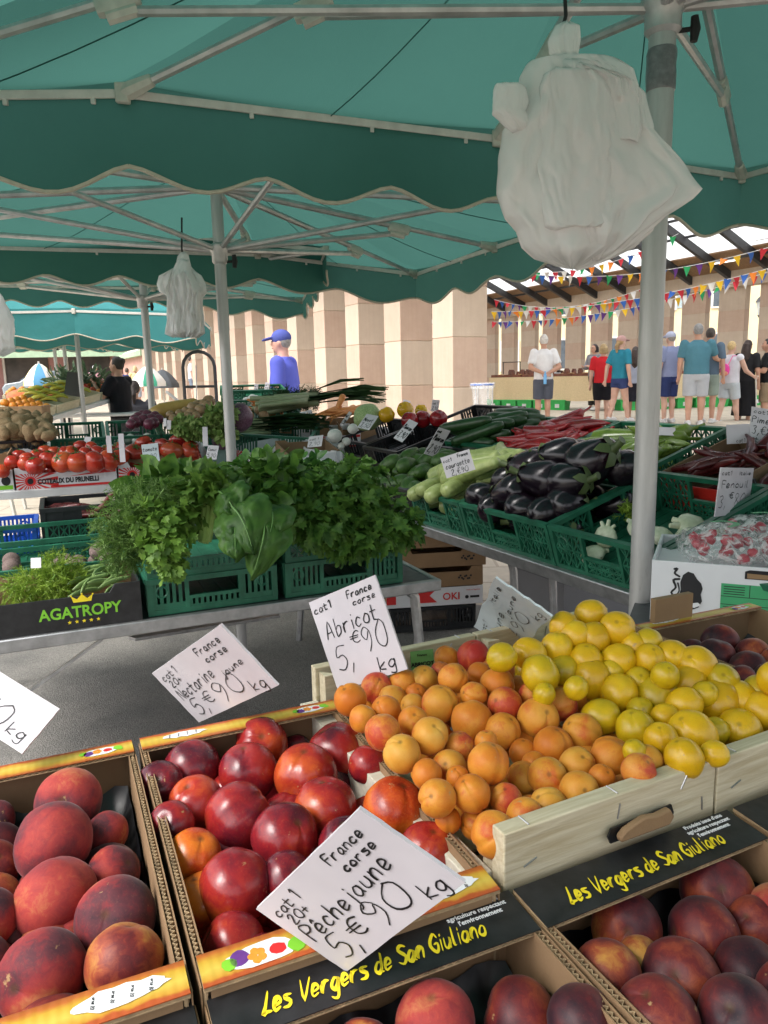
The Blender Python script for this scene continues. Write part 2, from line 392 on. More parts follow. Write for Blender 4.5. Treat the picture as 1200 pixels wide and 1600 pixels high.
def fit_rect(px, dep, tries=260):
    """rectangle in space whose corners TL,TR,BR,BL project to px, its centre at depth dep"""
    q4 = np.array([px[3], px[2], px[1], px[0]], float); c = q4.mean(0)
    rt, up, fw, oc = (np.array(v) for v in (RT, UP, FW, OC))
    d1, d2 = q4[1] - q4[0], q4[3] - q4[0]
    ex = rt * d1[0] - up * d1[1]; ex /= np.linalg.norm(ex)
    ez = -fw; ey = np.cross(ez, ex)
    R0 = np.stack([ex, ey, ez], 1)
    def rot(r):
        t = np.linalg.norm(r)
        if t < 1e-9: return np.eye(3)
        k = r / t; K = np.array([[0, -k[2], k[1]], [k[2], 0, -k[0]], [-k[1], k[0], 0]])
        return np.eye(3) + math.sin(t) * K + (1 - math.cos(t)) * K @ K
    s0 = dep / FPX
    q = np.array([0, 0, 0.02, 0.02, 0, np.linalg.norm(d1) * s0, np.linalg.norm(d2) * s0])
    def pts(q):
        o = oc + (fw + rt * ((c[0] + q[0] * 100 - 600) / FPX) - up * ((c[1] + q[1] * 100 - 800) / FPX)) * dep
        Rm = R0 @ rot(q[2:5])
        return o, Rm, [o + Rm @ np.array([a * q[5] / 2, b * q[6] / 2, 0]) for a, b in ((-1, -1), (1, -1), (1, 1), (-1, 1))]
    def res(q):
        out = []
        for p in pts(q)[2]:
            v = p - oc; d = v @ fw
            out += [600 + FPX * (v @ rt) / d, 800 - FPX * (v @ up) / d]
        return np.concatenate([np.array(out) - q4.ravel(), q[2:4] * 5])
    lam = 1.0
    for _ in range(tries):
        r = res(q); J = np.zeros((10, 7))
        for j in range(7):
            p = q.copy(); p[j] += 1e-5; J[:, j] = (res(p) - r) / 1e-5
        A = J.T @ J
        st = np.linalg.solve(A + lam * np.diag(np.diag(A) + 1e-6), -J.T @ r)
        if (res(q + st) ** 2).sum() < (r ** 2).sum(): q = q + st; lam = max(lam * 0.5, 1e-6)
        else: lam *= 3
    o, Rm, _ = pts(q)
    M = Matrix(Rm.tolist()).to_4x4(); M.translation = Vector(o)
    return M, abs(q[5]), abs(q[6])

def price_card(px, dep, lines, label, m='paper', pen=0.022, group=None, thick=0.003, torn=False):
    """lines: (text, x, y, cap height, angle) in fractions of the card's width/height"""
    M, W, H = fit_rect(px, dep)
    r = random.Random(int(px[0][0] * 7 + px[0][1]))
    root = thing('price_card', label, 'price card', M, group)
    b = MB(); c = min(W, H) * 0.02
    nseg = 10
    out = []
    for (x0, y0, x1, y1) in ((-W/2, -H/2, W/2, -H/2), (W/2, -H/2, W/2, H/2), (W/2, H/2, -W/2, H/2), (-W/2, H/2, -W/2, -H/2)):
        for i in range(nseg):
            t = i / nseg
            a_ = 0 if i == 0 else r.uniform(-1, 1) * (0.010 if torn else 0.0025) * W
            out.append((x0 + (x1 - x0) * t + a_, y0 + (y1 - y0) * t + a_ * 0.5))
    b.prism(out, -thick, 0)
    b.build('card', [G[m]], root, sharp=30)
    t = MB()
    for ln in lines:
        tx, x, y, h, an = ln[:5]; wf = ln[5] if len(ln) > 5 else None; sq = 0.85; gp = 1.6
        if wf:
            k_ = wf * W / write(MB(), tx, 0, 0, h * H, 0.001, r=random.Random(1)); sq *= k_; gp *= k_
        write(t, tx, (x - 0.5) * W, (y - 0.5) * H, h * H, pen * H * (ln[6] if len(ln) > 6 else 1), an, z=0.0006, r=r, squeeze=sq, gap=gp)
    if t.f: t.build('lettering', [G['ink']], root)
    return root
def rect_px(x0, y0, x1, y1, skew=0):
    return [(x0 + skew, y0), (x1 + skew, y0), (x1, y1), (x0, y1)]
# ------------------------------------------------------------------ ground
def gz(x, y):
    if y < 6.5: return 0.0
    if y < 13: return 0.29 * (y - 6.5) / 6.5
    if y < 32: return 0.29 + 0.19 * (y - 13) / 19
    return 0.48
def sheet(name, xs, ys, m, dz=0.0, kind='structure'):
    b = MB(); vs = [(x, y, gz(x, y) + dz) for y in ys for x in xs]; nx = len(xs)
    b.add(vs, [(j * nx + i, j * nx + i + 1, (j + 1) * nx + i + 1, (j + 1) * nx + i) for j in range(len(ys) - 1) for i in range(nx - 1)])
    o = b.build(name, [m]); o['kind'] = kind; return o
def asphalt():
    m, t, p, o = nodes('asphalt_surface')
    tc = N(t, 'ShaderNodeTexCoord')
    a = N(t, 'ShaderNodeTexNoise', Scale=160, Detail=3, Roughness=0.7); b = N(t, 'ShaderNodeTexNoise', Scale=1.6, Detail=5, Roughness=0.6)
    v = N(t, 'ShaderNodeTexVoronoi', Scale=220)
    for n_ in (a, b, v): t.links.new(tc.outputs['Object'], n_.inputs['Vector'])
    r1 = ramp(t, [(0.3, (0.13, 0.125, 0.115)), (0.72, (0.33, 0.32, 0.30))], a.outputs[0])
    r2 = ramp(t, [(0.35, (0.62, 0.62, 0.62)), (0.6, (1.05, 1.03, 1.0))], b.outputs[0])
    mx = N(t, 'ShaderNodeMixRGB', blend_type='MULTIPLY'); mx.inputs[0].default_value = 1
    t.links.new(r1.outputs[0], mx.inputs[1]); t.links.new(r2.outputs[0], mx.inputs[2]); t.links.new(mx.outputs[0], p.inputs['Base Color'])
    bp = N(t, 'ShaderNodeBump', Strength=0.5, Distance=0.006); t.links.new(v.outputs['Distance'], bp.inputs['Height']); t.links.new(bp.outputs[0], p.inputs['Normal'])
    p.inputs['Roughness'].default_value = 0.9
    return m
def paving():
    m, t, p, o = nodes('stone_paving')
    tc = N(t, 'ShaderNodeTexCoord')
    br = N(t, 'ShaderNodeTexBrick', Scale=1.0); br.inputs['Color1'].default_value = (0.52, 0.46, 0.37, 1); br.inputs['Color2'].default_value = (0.46, 0.40, 0.32, 1)
    br.inputs['Mortar'].default_value = (0.34, 0.29, 0.23, 1); br.inputs['Mortar Size'].default_value = 0.012; br.inputs['Brick Width'].default_value = 0.8; br.inputs['Row Height'].default_value = 0.4
    nz = N(t, 'ShaderNodeTexNoise', Scale=5, Detail=6, Roughness=0.7)
    for n_ in (br, nz): t.links.new(tc.outputs['Object'], n_.inputs['Vector'])
    r2 = ramp(t, [(0.3, (0.8, 0.8, 0.8)), (0.7, (1.08, 1.07, 1.05))], nz.outputs[0])
    mx = N(t, 'ShaderNodeMixRGB', blend_type='MULTIPLY'); mx.inputs[0].default_value = 1
    t.links.new(br.outputs[0], mx.inputs[1]); t.links.new(r2.outputs[0], mx.inputs[2]); t.links.new(mx.outputs[0], p.inputs['Base Color'])
    p.inputs['Roughness'].default_value = 0.85
    return m
sheet('ground', [-400, -60, -20, -8, 0, 8, 20, 60, 400], [-60, -10, 0, 3, 6.5, 9, 13, 20, 32, 60, 120, 600], paving())
b = MB()   # asphalt lane between the stalls
b.add([(-7, -3, .004), (5, -3, .004), (5, 3.9, .004), (1.5, 4.25, .004), (-1.2, 4.4, .004), (-4, 4.9, .004), (-7, 4.6, .004)], [tuple(range(7))])
tag(b.build('road', [asphalt()]), kind='structure')

# ------------------------------------------------------------------ market canopies
def canvasmat(name='teal_canvas', k=1.0, kt=1.0):
    m, t, p, o = nodes(name)
    tc = N(t, 'ShaderNodeTexCoord')
    nz = N(t, 'ShaderNodeTexNoise', Scale=1.4, Detail=5, Roughness=0.6); nf = N(t, 'ShaderNodeTexNoise', Scale=420, Detail=1); nw = N(t, 'ShaderNodeTexNoise', Scale=4, Detail=4, Distortion=1.2)
    for n_ in (nz, nf, nw): t.links.new(tc.outputs['Object'], n_.inputs['Vector'])
    r = ramp(t, [(0.3, (0.027, 0.128, 0.105)), (0.5, (0.036, 0.160, 0.131)), (0.7, (0.050, 0.192, 0.158))], nz.outputs[0])
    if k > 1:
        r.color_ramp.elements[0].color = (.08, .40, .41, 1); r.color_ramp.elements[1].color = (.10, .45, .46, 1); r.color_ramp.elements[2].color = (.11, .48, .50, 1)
    t.links.new(r.outputs[0], p.inputs['Base Color']); p.inputs['Roughness'].default_value = 0.75; p.inputs['Specular IOR Level'].default_value = 0.25
    rg = N(t, 'ShaderNodeTexNoise', noise_type='RIDGED_MULTIFRACTAL', Scale=1.7, Detail=3, Distortion=.6); t.links.new(tc.outputs['Object'], rg.inputs['Vector']); t.links.new(rg.outputs[0], nw.inputs['Distortion'])
    ad = N(t, 'ShaderNodeMath', operation='MULTIPLY_ADD'); ad.inputs[1].default_value = 0.06; t.links.new(nf.outputs[0], ad.inputs[0]); t.links.new(nw.outputs[0], ad.inputs[2])
    bp = N(t, 'ShaderNodeBump', Strength=0.5, Distance=0.035); t.links.new(ad.outputs[0], bp.inputs['Height']); t.links.new(bp.outputs[0], p.inputs['Normal'])
    tr = N(t, 'ShaderNodeBsdfTranslucent'); tr.inputs[0].default_value = (0.058 * kt, 0.158 * kt, 0.132 * kt, 1)
    mx = N(t, 'ShaderNodeMixShader'); mx.inputs[0].default_value = 0.55
    t.links.new(p.outputs[0], mx.inputs[1]); t.links.new(tr.outputs[0], mx.inputs[2]); t.links.new(mx.outputs[0], o.inputs[0])
    return m
G['canvas'] = canvasmat(); G['sunlit_canvas'] = canvasmat('sunlit_turquoise_canvas', 2.0, .8)  # second one is the teal canvas brightened, sunlight put into its colour
G['trim'] = mat('beige_canvas_trim', (0.50, 0.45, 0.36), 0.8, 0.12, 40)
G['hem'] = mat('canvas_seam', (0.020, 0.16, 0.12), 0.8, 0.1, 40)
def lerp(a, b, t): return a + (b - a) * t
def canopy(P, hub, slider, label, pole_base, pole_r=0.03, drop=0.2, wave=0.42, pat=1.0, bars=0.022, group='green market canopies', sag=0.03, detail=True, cm='canvas', skip=()):
    """P: the perimeter frame (corner, mid, corner, mid ...) in order, far edge first; hub: top of the pole"""
    hub, slider = Vector(hub), Vector(slider)
    P = [Vector(p) for p in P]; n = len(P)
    root = thing('market_canopy', label, 'canopy', Vector((hub.x, hub.y, pole_base)), group)
    I = Matrix.Translation(-Vector((hub.x, hub.y, pole_base)))
    # roof cloth: one panel per perimeter span, hanging a little between the ribs
    b = MB(); K = 10; peak = hub + Vector((0, 0, 0.10))
    for i in range(n):
        A, B = P[i] + Vector((0, 0, 0.03)), P[(i + 1) % n] + Vector((0, 0, 0.03))
        L = max(2, int((B - A).length / 0.12)); vs = []
        for r_ in range(K + 1):
            for c_ in range(L + 1):
                s, t = r_ / K, c_ / L
                p = lerp(peak, lerp(A, B, t), s)
                p.z -= sag * math.sin(math.pi * t) * s * math.sin(math.pi * min(1, s * 0.85)) * 1.6 - 0.05 * math.sin(math.pi * s) * (1 - s)
                if 0 < r_ < K: p.z += 0.006 * mnoise.noise(p * 3.1)
                vs.append(p)
        b.add(vs, [(r_ * (L + 1) + c_, (r_ + 1) * (L + 1) + c_, (r_ + 1) * (L + 1) + c_ + 1, r_ * (L + 1) + c_ + 1) for r_ in range(K) for c_ in range(L)])
    b.xf(I).build('roof_cloth', [G[cm]], root, sharp=180)
    # seams
    b = MB()
    for i in range(0, n):
        for d_ in (0.0,):
            q = [lerp(peak, lerp(P[i], P[(i + 1) % n], 0.5) , s) + Vector((d_, 0, -0.006 - sag * 1.6 * s * math.sin(math.pi * min(1, s * .85)) + 0.05 * math.sin(math.pi * s) * (1 - s) + 0.03 * s)) for s in [k / 12 for k in range(1, 13)]]
            b.tube(q, 0.0018, 4)
    b.xf(I).build('seam', [G['canvas']], root)
    # valance with scalloped hem
    bv, bt = MB(), MB(); acc = 0.0
    ph = 0.35
    for i in range(n):
        if i in skip: continue
        A, B = P[i], P[(i + 1) % n]; L = (B - A).length; nn = max(4, int(L / 0.035)); e = (B - A).normalized(); nrm = Vector((e.y, -e.x, 0))
        nw = max(1, round(L / wave)); low = []; vs = []
        for j in range(nn + 1):
            t = j / nn; p = lerp(A, B, t)
            wv = 0.5 - 0.5 * math.cos(2 * math.pi * (t * nw + (0.0)))
            d_ = drop + pat * 0.055 * (wv ** 0.8) - 0.02
            out = nrm * min(1, 9 * t, 9 * (1 - t)) * (0.016 * math.sin(t * nw * 6.28 * 0.5 + i) + 0.012 * mnoise.noise(p * 2.3))
            vs += [p + Vector((0, 0, 0.032)), p + out * 0.5 - Vector((0, 0, d_ * 0.5)), p + out - Vector((0, 0, d_))]
            low.append(p + out - Vector((0, 0, d_)))
        bv.add(vs, [(3 * j + k, 3 * j + 3 + k, 3 * j + 4 + k, 3 * j + 1 + k) for j in range(nn) for k in (0, 1)])
        bt.tube(low, 0.0065, 5)
    bv.xf(I).build('valance', [G[cm]], root, sharp=180)
    bt.xf(I).build('hem_trim', [G['trim']], root)
    # perimeter bars
    for i in range(n):
        A, B = P[i], P[(i + 1) % n]
        q = MB(); q.bar(A, B, bars * 0.6, bars)
        if detail:
            for k in (0.3, 0.62, 0.9):
                p = lerp(A, B, k); q.box(p - Vector((0, 0, bars * 0.75)), (0.012, 0.012, 0.016))
        q.xf(I).build('edge_bar', [G['white_bar']], root, bevel=0.002)
    # ribs, struts, joints
    for i in range(n):
        mid = lerp(hub, P[i], 0.62)
        r_ = MB(); r_.tube([hub, mid], 0.0155, 8); r_.tube([lerp(hub, P[i], 0.60), P[i] + (hub - P[i]).normalized() * 0.03], 0.0125, 8)
        r_.xf(I).build('rib', [G['alu']], root)
        s_ = MB(); dn = Vector((0, 0, -0.03)); s_.tube([slider, mid + dn], 0.0125, 8)
        s_.xf(I).build('strut', [G['alu']], root)
        d = (P[i] - hub).normalized()
        j_ = MB(); j_.tube([mid - d * 0.05 + dn * .3, mid - d * .035 + dn * .3, mid + d * 0.045 + dn * .3, mid + d * .055 + dn * .3], [0.02, 0.026, 0.026, 0.022], 8, sx=0.8)
        j_.tube([mid - d * 0.045 + dn * 1.2, mid + d * 0.03 + dn * 1.2], 0.017, 8)
        j_.xf(I).build('rib_clamp', [G['joint']], root)
        e_ = MB(); e_.tube([P[i] + (hub - P[i]).normalized() * 0.09, P[i] + (hub - P[i]).normalized() * 0.02, P[i]], [0.017, 0.024, 0.018], 8); e_.box(P[i], (0.035, 0.035, 0.05))
        e_.xf(I).build('corner_bracket', [G['joint']], root, bevel=0.004)
    # pole
    q = MB(); q.tube([(hub.x, hub.y, pole_base), (hub.x, hub.y, slider.z - 0.04)], pole_r * 0.94, 20); q.tube([(hub.x, hub.y, slider.z - 0.35), (hub.x, hub.y, hub.z + 0.06)], pole_r, 20)
    q.xf(I).build('pole', [G['pole']], root)
    q = MB(); q.lathe([(pole_r * 1.05, -.06), (pole_r * 1.35, -.05), (pole_r * 1.35, -.015), (pole_r * 1.7, 0), (pole_r * 1.7, .02), (pole_r * 1.05, .03)], 20, M=Matrix.Translation(slider))
    q.xf(I).build('slider', [G['alu']], root)
    q = MB(); q.lathe([(pole_r * 1.05, -.03), (pole_r * 1.6, -.02), (pole_r * 1.6, .03), (pole_r * 1.05, .04)], 20, M=Matrix.Translation(hub)); q.xf(I).build('hub_collar', [G['alu']], root)
    k = MB(); s0 = slider + Vector((pole_r, 0, -0.05)); k.tube([s0, s0 + Vector((.04, -.01, 0))], 0.006, 8); k.tube([s0 + Vector((.04, -.01, -.028)), s0 + Vector((.043, -.01, 0)), s0 + Vector((.04, -.01, .028))], [.009, .013, .009], 8)
    k.xf(I).build('locking_knob', [G['black_rubber']], root)
    return root, I
def polemat():
    m, t, p, o = nodes('scuffed_pole')
    tc = N(t, 'ShaderNodeTexCoord'); mp = N(t, 'ShaderNodeMapping'); mp.inputs['Scale'].default_value = (18, 18, 2.2)
    nz = N(t, 'ShaderNodeTexNoise', Scale=1.5, Detail=6, Roughness=0.7); t.links.new(tc.outputs['Object'], mp.inputs[0]); t.links.new(mp.outputs[0], nz.inputs['Vector'])
    r = ramp(t, [(0.30, (0.20, 0.18, 0.165)), (0.40, (0.42, 0.41, 0.40)), (0.7, (0.52, 0.51, 0.50))], nz.outputs[0]); t.links.new(r.outputs[0], p.inputs['Base Color'])
    p.inputs['Metallic'].default_value = 0.35; p.inputs['Roughness'].default_value = 0.45
    return m
G['pole'] = polemat()
# canopy over the fruit stand (frame heights come from the picture's perspective, see the far bar)
ZB = 2.10
M1 = Vector((0.395, 2.63, ZB)); C1 = Vector((1.45, 3.18, ZB - .005)); B1 = Vector((-0.67, 2.18, ZB + .005))
HX, HY = 0.70, 2.0
back = (Vector((HX, HY, 0)) - Vector((M1.x, M1.y, 0))) * 3.9  # unseen near part stretched far back to keep the sun off the fruit
N1 = [p + back for p in (C1, M1, B1)]
hub1 = Vector((HX, HY, 2.58)); sl1 = Vector((HX, HY, 2.205))
D1 = PY(-330, 152, 1.95); N1.append(D1 + back * 1.1)
canopy_args = [D1, B1, M1, C1, (C1 + N1[0]) / 2, N1[0], N1[1], N1[2], N1[3]]
root1, I1 = canopy(canopy_args, hub1, sl1,
       'large teal canopy overhead, over the apricots and nectarines, its scuffed pole beside the yellow plums', 0.0, 0.032)
q = MB(); q.lathe([(0.0335, -.055), (0.0350, -.05), (0.0355, -.02), (0.0345, .0), (0.0358, .03), (0.0335, .04)], 24, M=Matrix.Translation(sl1 + Vector((0, 0, -.13))), f=lambda a, z: 1 + .02 * math.sin(5 * a + 60 * z))
q.xf(I1).build('grey_tape', [mat('grey_duct_tape', (0.16, 0.16, 0.165), 0.35, 0.3, 60)], root1)
# canopy over the vegetable table
R2 = PY(650, 429, 4.85); M2 = PY(403, 398, 4.75); L2 = PY(-300, 380, 4.35)
H2 = PY(337, 292, 3.55); S2 = PY(342, 390, 3.53)
N2 = [PY(965, 322, 3.2), PY(560, 165, 2.62), PY(-330, 190, 2.3)]
canopy([L2, M2, R2, (R2 + N2[0]) / 2, N2[0], N2[1], N2[2], (L2 + N2[2]) / 2], H2, Vector((H2.x, H2.y, S2.z)),
       'teal canopy with its pole behind the parsley bunches, over tomatoes and aubergines', 0.0, 0.026, drop=0.16, wave=0.42, skip=(4, 5))
# canopy over the onions
R3 = PY(473, 470, 6.6); M3 = PY(240, 451, 6.7); L3 = PY(-60, 446, 6.6)
H3 = PY(222, 432, 5.5)
back = Vector((0.1, -2.2, 0.02)); N3 = [R3 + back + Vector((.25, .1, .05)), M3 + back + Vector((0, 0, .1)), L3 + back + Vector((0, 0, .1))]
canopy([L3, M3, R3, (R3 + N3[0]) / 2, N3[0], N3[1], N3[2], (L3 + N3[2]) / 2], H3, PY(222, 468, 5.5),
       'teal canopy whose pole stands right of the seated person in the grey jacket', 0.0, 0.026, drop=0.13, detail=False, skip=(4, 5))
# canopies over the fruit stall beyond, cloth colour lightened to look sunlit
for (l, m_, r, h, s, lab, bk) in (
    ((22, 513, 9.2), (180, 509, 9.4), (328, 514, 9.4), (114, 462, 8.4), (115, 508, 8.4), 'sunlit turquoise-topped canopy on a thin pole over the banana stall', Vector((0.3, -2.0, 0.0))),
    ((24, 521, 12.2), (150, 523, 12.4), (286, 524, 12.4), (96, 500, 11.2), (97, 519, 11.2), 'dark teal canopy just behind the turquoise-topped one over the banana stall', Vector((0.3, -2.2, -0.02))),
    ((10, 545, 17.5), (95, 544, 17.5), (180, 545, 17.5), (84, 535, 16), (84, 542, 16), 'small distant canopy with a pale scalloped edge above the striped parasol', Vector((0.4, -3.0, 0.0)))):
    l, m_, r, h, s = (PY(*a) for a in (l, m_, r, h, s))
    N4 = [r + bk, m_ + bk, l + bk]
    canopy([l, m_, r, (r + N4[0]) / 2, N4[0], N4[1], N4[2], (l + N4[2]) / 2], h, Vector((h.x, h.y, s.z)), lab, gz(0, h.y), 0.026 if h.y < 12 else .035, drop=0.23 if h.y < 12 else .05, wave=0.6, detail=False, cm='sunlit_canvas')
# ------------------------------------------------------------------ covered hall: stone piers, roof, bunting
VA = rad(26.6); v2 = Vector((-math.sin(VA), math.cos(VA), 0)); u2 = Vector((math.cos(VA), math.sin(VA), 0))
def stone(name, a, b):
    m, t, p, o = nodes(name)
    tc = N(t, 'ShaderNodeTexCoord'); nz = N(t, 'ShaderNodeTexNoise', Scale=2.2, Detail=7, Roughness=0.7); t.links.new(tc.outputs['Object'], nz.inputs['Vector'])
    oi = N(t, 'ShaderNodeObjectInfo')
    mp = N(t, 'ShaderNodeMapping'); mp.inputs['Scale'].default_value = (9, 9, 0.7); t.links.new(tc.outputs['Object'], mp.inputs[0])
    st = N(t, 'ShaderNodeTexNoise', Scale=1.2, Detail=5, Roughness=.65); t.links.new(mp.outputs[0], st.inputs['Vector'])
    r = ramp(t, [(0.3, a), (0.7, b)], nz.outputs[0])
    rs = ramp(t, [(0.25, (.94, .93, .92)), (.6, (1.02, 1.02, 1.01))], st.outputs[0])
    mx = N(t, 'ShaderNodeMixRGB', blend_type='MULTIPLY'); mx.inputs[0].default_value = 1; t.links.new(r.outputs[0], mx.inputs[1]); t.links.new(rs.outputs[0], mx.inputs[2])
    t.links.new(mx.outputs[0], p.inputs['Base Color'])
    p.inputs['Roughness'].default_value = 0.9
    nb = N(t, 'ShaderNodeTexNoise', Scale=45, Detail=4); t.links.new(tc.outputs['Object'], nb.inputs['Vector'])
    bp = N(t, 'ShaderNodeBump', Strength=0.25, Distance=0.01); t.links.new(nb.outputs[0], bp.inputs['Height']); t.links.new(bp.outputs[0], p.inputs['Normal'])
    return m
G['stone_a'] = stone('cream_limestone', (0.50, 0.40, 0.315), (0.57, 0.47, 0.375))
G['stone_b'] = stone('rosy_limestone', (0.48, 0.345, 0.265), (0.55, 0.41, 0.325))
G['stone_shade'] = stone('sandy_limestone', (0.45, 0.36, 0.27), (0.53, 0.43, 0.33))
def pier_mesh(W, D, Hh, mats3):
    """square pier from coursed blocks; local x along the row, y into the hall"""
    ms = []
    courses = [0, .88, 1.70, 2.52, 3.34, Hh]
    for i in range(5):
        b = MB(); z0, z1 = courses[i] + .006, courses[i + 1] - .006
        b.b2((0, 0, z0), (W, D, z1)); ms.append((b, mats3[i % 2]))
    j = MB(); j.b2((.012, .012, 0), (W - .012, D - .012, Hh))
    return ms, j
def make_pier(M, label, group, W=.66, D=.68, Hh=4.4, off=0):
    root = thing('stone_pier', label, 'pier', M, group)
    ms, j = pier_mesh(W, D, Hh, [G['stone_a'], G['stone_b']] if off == 0 else [G['stone_b'], G['stone_a']])
    for k, (b, m) in enumerate(ms): b.build('stone_block', [m], root, bevel=.008)
    j.build('mortar_core', [G['stone_shade']], root)
    return root
P0 = Vector((1.80, 13.0, 0))                       # inner corner of the nearest front pier
fr = lambda p: Matrix(((v2.x, u2.x, 0, p.x), (v2.y, u2.y, 0, p.y), (0, 0, 1, p.z), (0, 0, 0, 1)))
protoA = protoB = None
gl = 'square pier of the pale stone colonnade receding behind the vegetable stall'
for i in range(17):
    p = P0 + v2 * (1.82 * i) - u2 * .68
    p.z = gz(p.x, p.y) - .02
    if i < 2:
        pr = make_pier(fr(p), 'nearest stone pier, beside the clear rubbish bag and the tan stall cloth' if i == 0 else gl, None if i == 0 else 'piers of the front colonnade', off=i)
        if i == 0: protoA = pr
        else: protoB = pr
    else:
        q = dup(protoA if i % 2 == 0 else protoB, fr(p), gl); q['group'] = 'piers of the front colonnade'
# back row
Q0 = Vector((13.9, 29.6, 0))
for i in range(-3, 17):
    p = Q0 + v2 * (1.82 * i); p.z = .28
    q = dup(protoB if i % 2 else protoA, fr(p) @ Matrix.Diagonal((1.8, .40, .98, 1)), 'square pier in the shaded row behind the crowd, daylight between it and the next')
    q['group'] = 'piers of the far colonnade'
# plinth under the hall
# roof: dark timber deck on steel beams, glazed strip near the square
G['deck'] = woodmat('brown_timber_deck', (0.20, 0.115, 0.06), (0.36, 0.22, 0.12), scale=(1.5, 12, 12))
G['beam'] = mat('dark_grey_steel_beam', (0.045, 0.045, 0.048), 0.5, 0.2, 6)
gm, t, p, o = nodes('frosted_roof_glass')
p.inputs['Base Color'].default_value = (.85, .88, .88, 1); p.inputs['Roughness'].default_value = .4
tr = N(t, 'ShaderNodeBsdfTranslucent'); tr.inputs[0].default_value = (.97, .98, .98, 1)
mx = N(t, 'ShaderNodeMixShader'); mx.inputs[0].default_value = .93; t.links.new(p.outputs[0], mx.inputs[1]); t.links.new(tr.outputs[0], mx.inputs[2]); t.links.new(mx.outputs[0], o.inputs[0])
G['roofglass'] = gm
n_off = 18.6
A0 = P0 - u2 * .7
def hall(s, t, z): return Vector((A0.x, A0.y, z)) + v2 * s + u2 * t
hr = thing('hall_roof', 'pitched hall roof of brown timber, dark steel beams and glazed strips above the bunting', 'roof', hall(0, 0, 4.4))
IH = Matrix.Translation(-hall(0, 0, 4.4))
RD = 9.3
zr = lambda t: 5.05 + .44 * (18.6 - t) if t > RD else 5.05 + .44 * t
S0, S1 = -9.0, 32.0
def slab(t0, t1, thick, m, name, s0=S0, s1=S1, dz=0.0):
    b = MB(); vs = []
    for t_ in (t0, t1):
        for s in (s0, s1):
            for z in (0, thick): vs.append(hall(s, t_, zr(t_) + z + dz))
    b.add(vs, [(0, 1, 3, 2), (4, 6, 7, 5), (0, 4, 5, 1), (2, 3, 7, 6), (0, 2, 6, 4), (1, 5, 7, 3)])
    return b.xf(IH).build(name, [m], hr)
slab(17.5, 19.8, .10, G['deck'], 'timber_deck')
slab(-1.2, 2.4, .10, G['deck'], 'timber_deck')
slab(2.4, RD, .03, G['roofglass'], 'glazed_strip', dz=.05)
slab(RD + .001, 17.5, .03, G['roofglass'], 'glazed_strip', dz=.05)
for k in range(24):
    s = -8.2 + k * 1.82
    for ta, tb in ((-1.0, RD), (RD, 19.5)): b = MB(); b.bar(hall(s, ta, zr(ta) - .16), hall(s, tb, zr(tb) - .16), .16, .28); b.xf(IH).build('rafter', [G['beam']], hr)
for t_ in (2.4, 5.7, RD + .05, 11, 12.6, 14.2, 15.2, 16.2, 17.9):
    b = MB(); b.bar(hall(S0, t_, zr(t_) - .03), hall(S1, t_, zr(t_) - .03), .09, .08); b.xf(IH).build('purlin', [G['beam'] if t_ > 13 else G['alu']], hr)
for t_ in (.35, 18.95):
    b = MB(); b.bar(hall(S0, t_, 4.83), hall(S1, t_, 4.83), .5, .85); b.xf(IH).build('ring_beam', [G['stone_shade']], hr)
lampm, t, p, o = nodes('strip_light_diffuser'); p.inputs['Base Color'].default_value = (.9, .9, .9, 1); p.inputs['Emission Color'].default_value = (1, 1, .97, 1); p.inputs['Emission Strength'].default_value = 1.1
lb = None
for (s, t_) in ((12, 15.9), (6.5, 16.4), (3.5, 14.5), (16, 16.4), (0, 16.2), (9, 17.2)):
    c = hall(s, t_, zr(t_) - .5)
    if lb is None:
        b = MB(); b.box((0, 0, 0), (1.25, .10, .05)); b2 = MB(); b2.box((0, 0, -.035), (1.2, .085, .03))
        lb = thing('strip_light', 'white tube light hung below the hall roof beams', 'lamp', fr(c), 'tube lights of the hall')
        b.build('housing', [G['white_card']], lb, bevel=.01); b2.build('diffuser', [lampm], lb, bevel=.008)
    else: dup(lb, fr(c))
# bunting
fc = {}
for nm, c in (('red', (.60, .03, .05)), ('yellow', (.85, .55, .02)), ('green', (.02, .36, .12)), ('blue', (.03, .13, .50)), ('white', (.8, .8, .78)), ('orange', (.85, .25, .03)), ('purple', (.14, .04, .28))):
    fc[nm] = mat(nm + '_bunting_cloth', c, .7, .1, 9)
fnames = list(fc)
def flag_mesh(m):
    b = MB(); w_, h_ = .13, .20; vs = []
    for j in range(4):
        k = 1 - j / 3; z = -h_ * j / 3
        for x in (-w_ / 2 * k, 0, w_ / 2 * k): vs.append((x, .018 * math.sin(j * 1.4 + x * 9), z))
    fs = [(3 * j + k, 3 * j + 3 + k, 3 * j + 4 + k, 3 * j + 1 + k) for j in range(3) for k in (0, 1)]
    b.add(vs, fs); me = b.mesh('flag', [m], 180); return me
fmesh = {k: flag_mesh(m) for k, m in fc.items()}
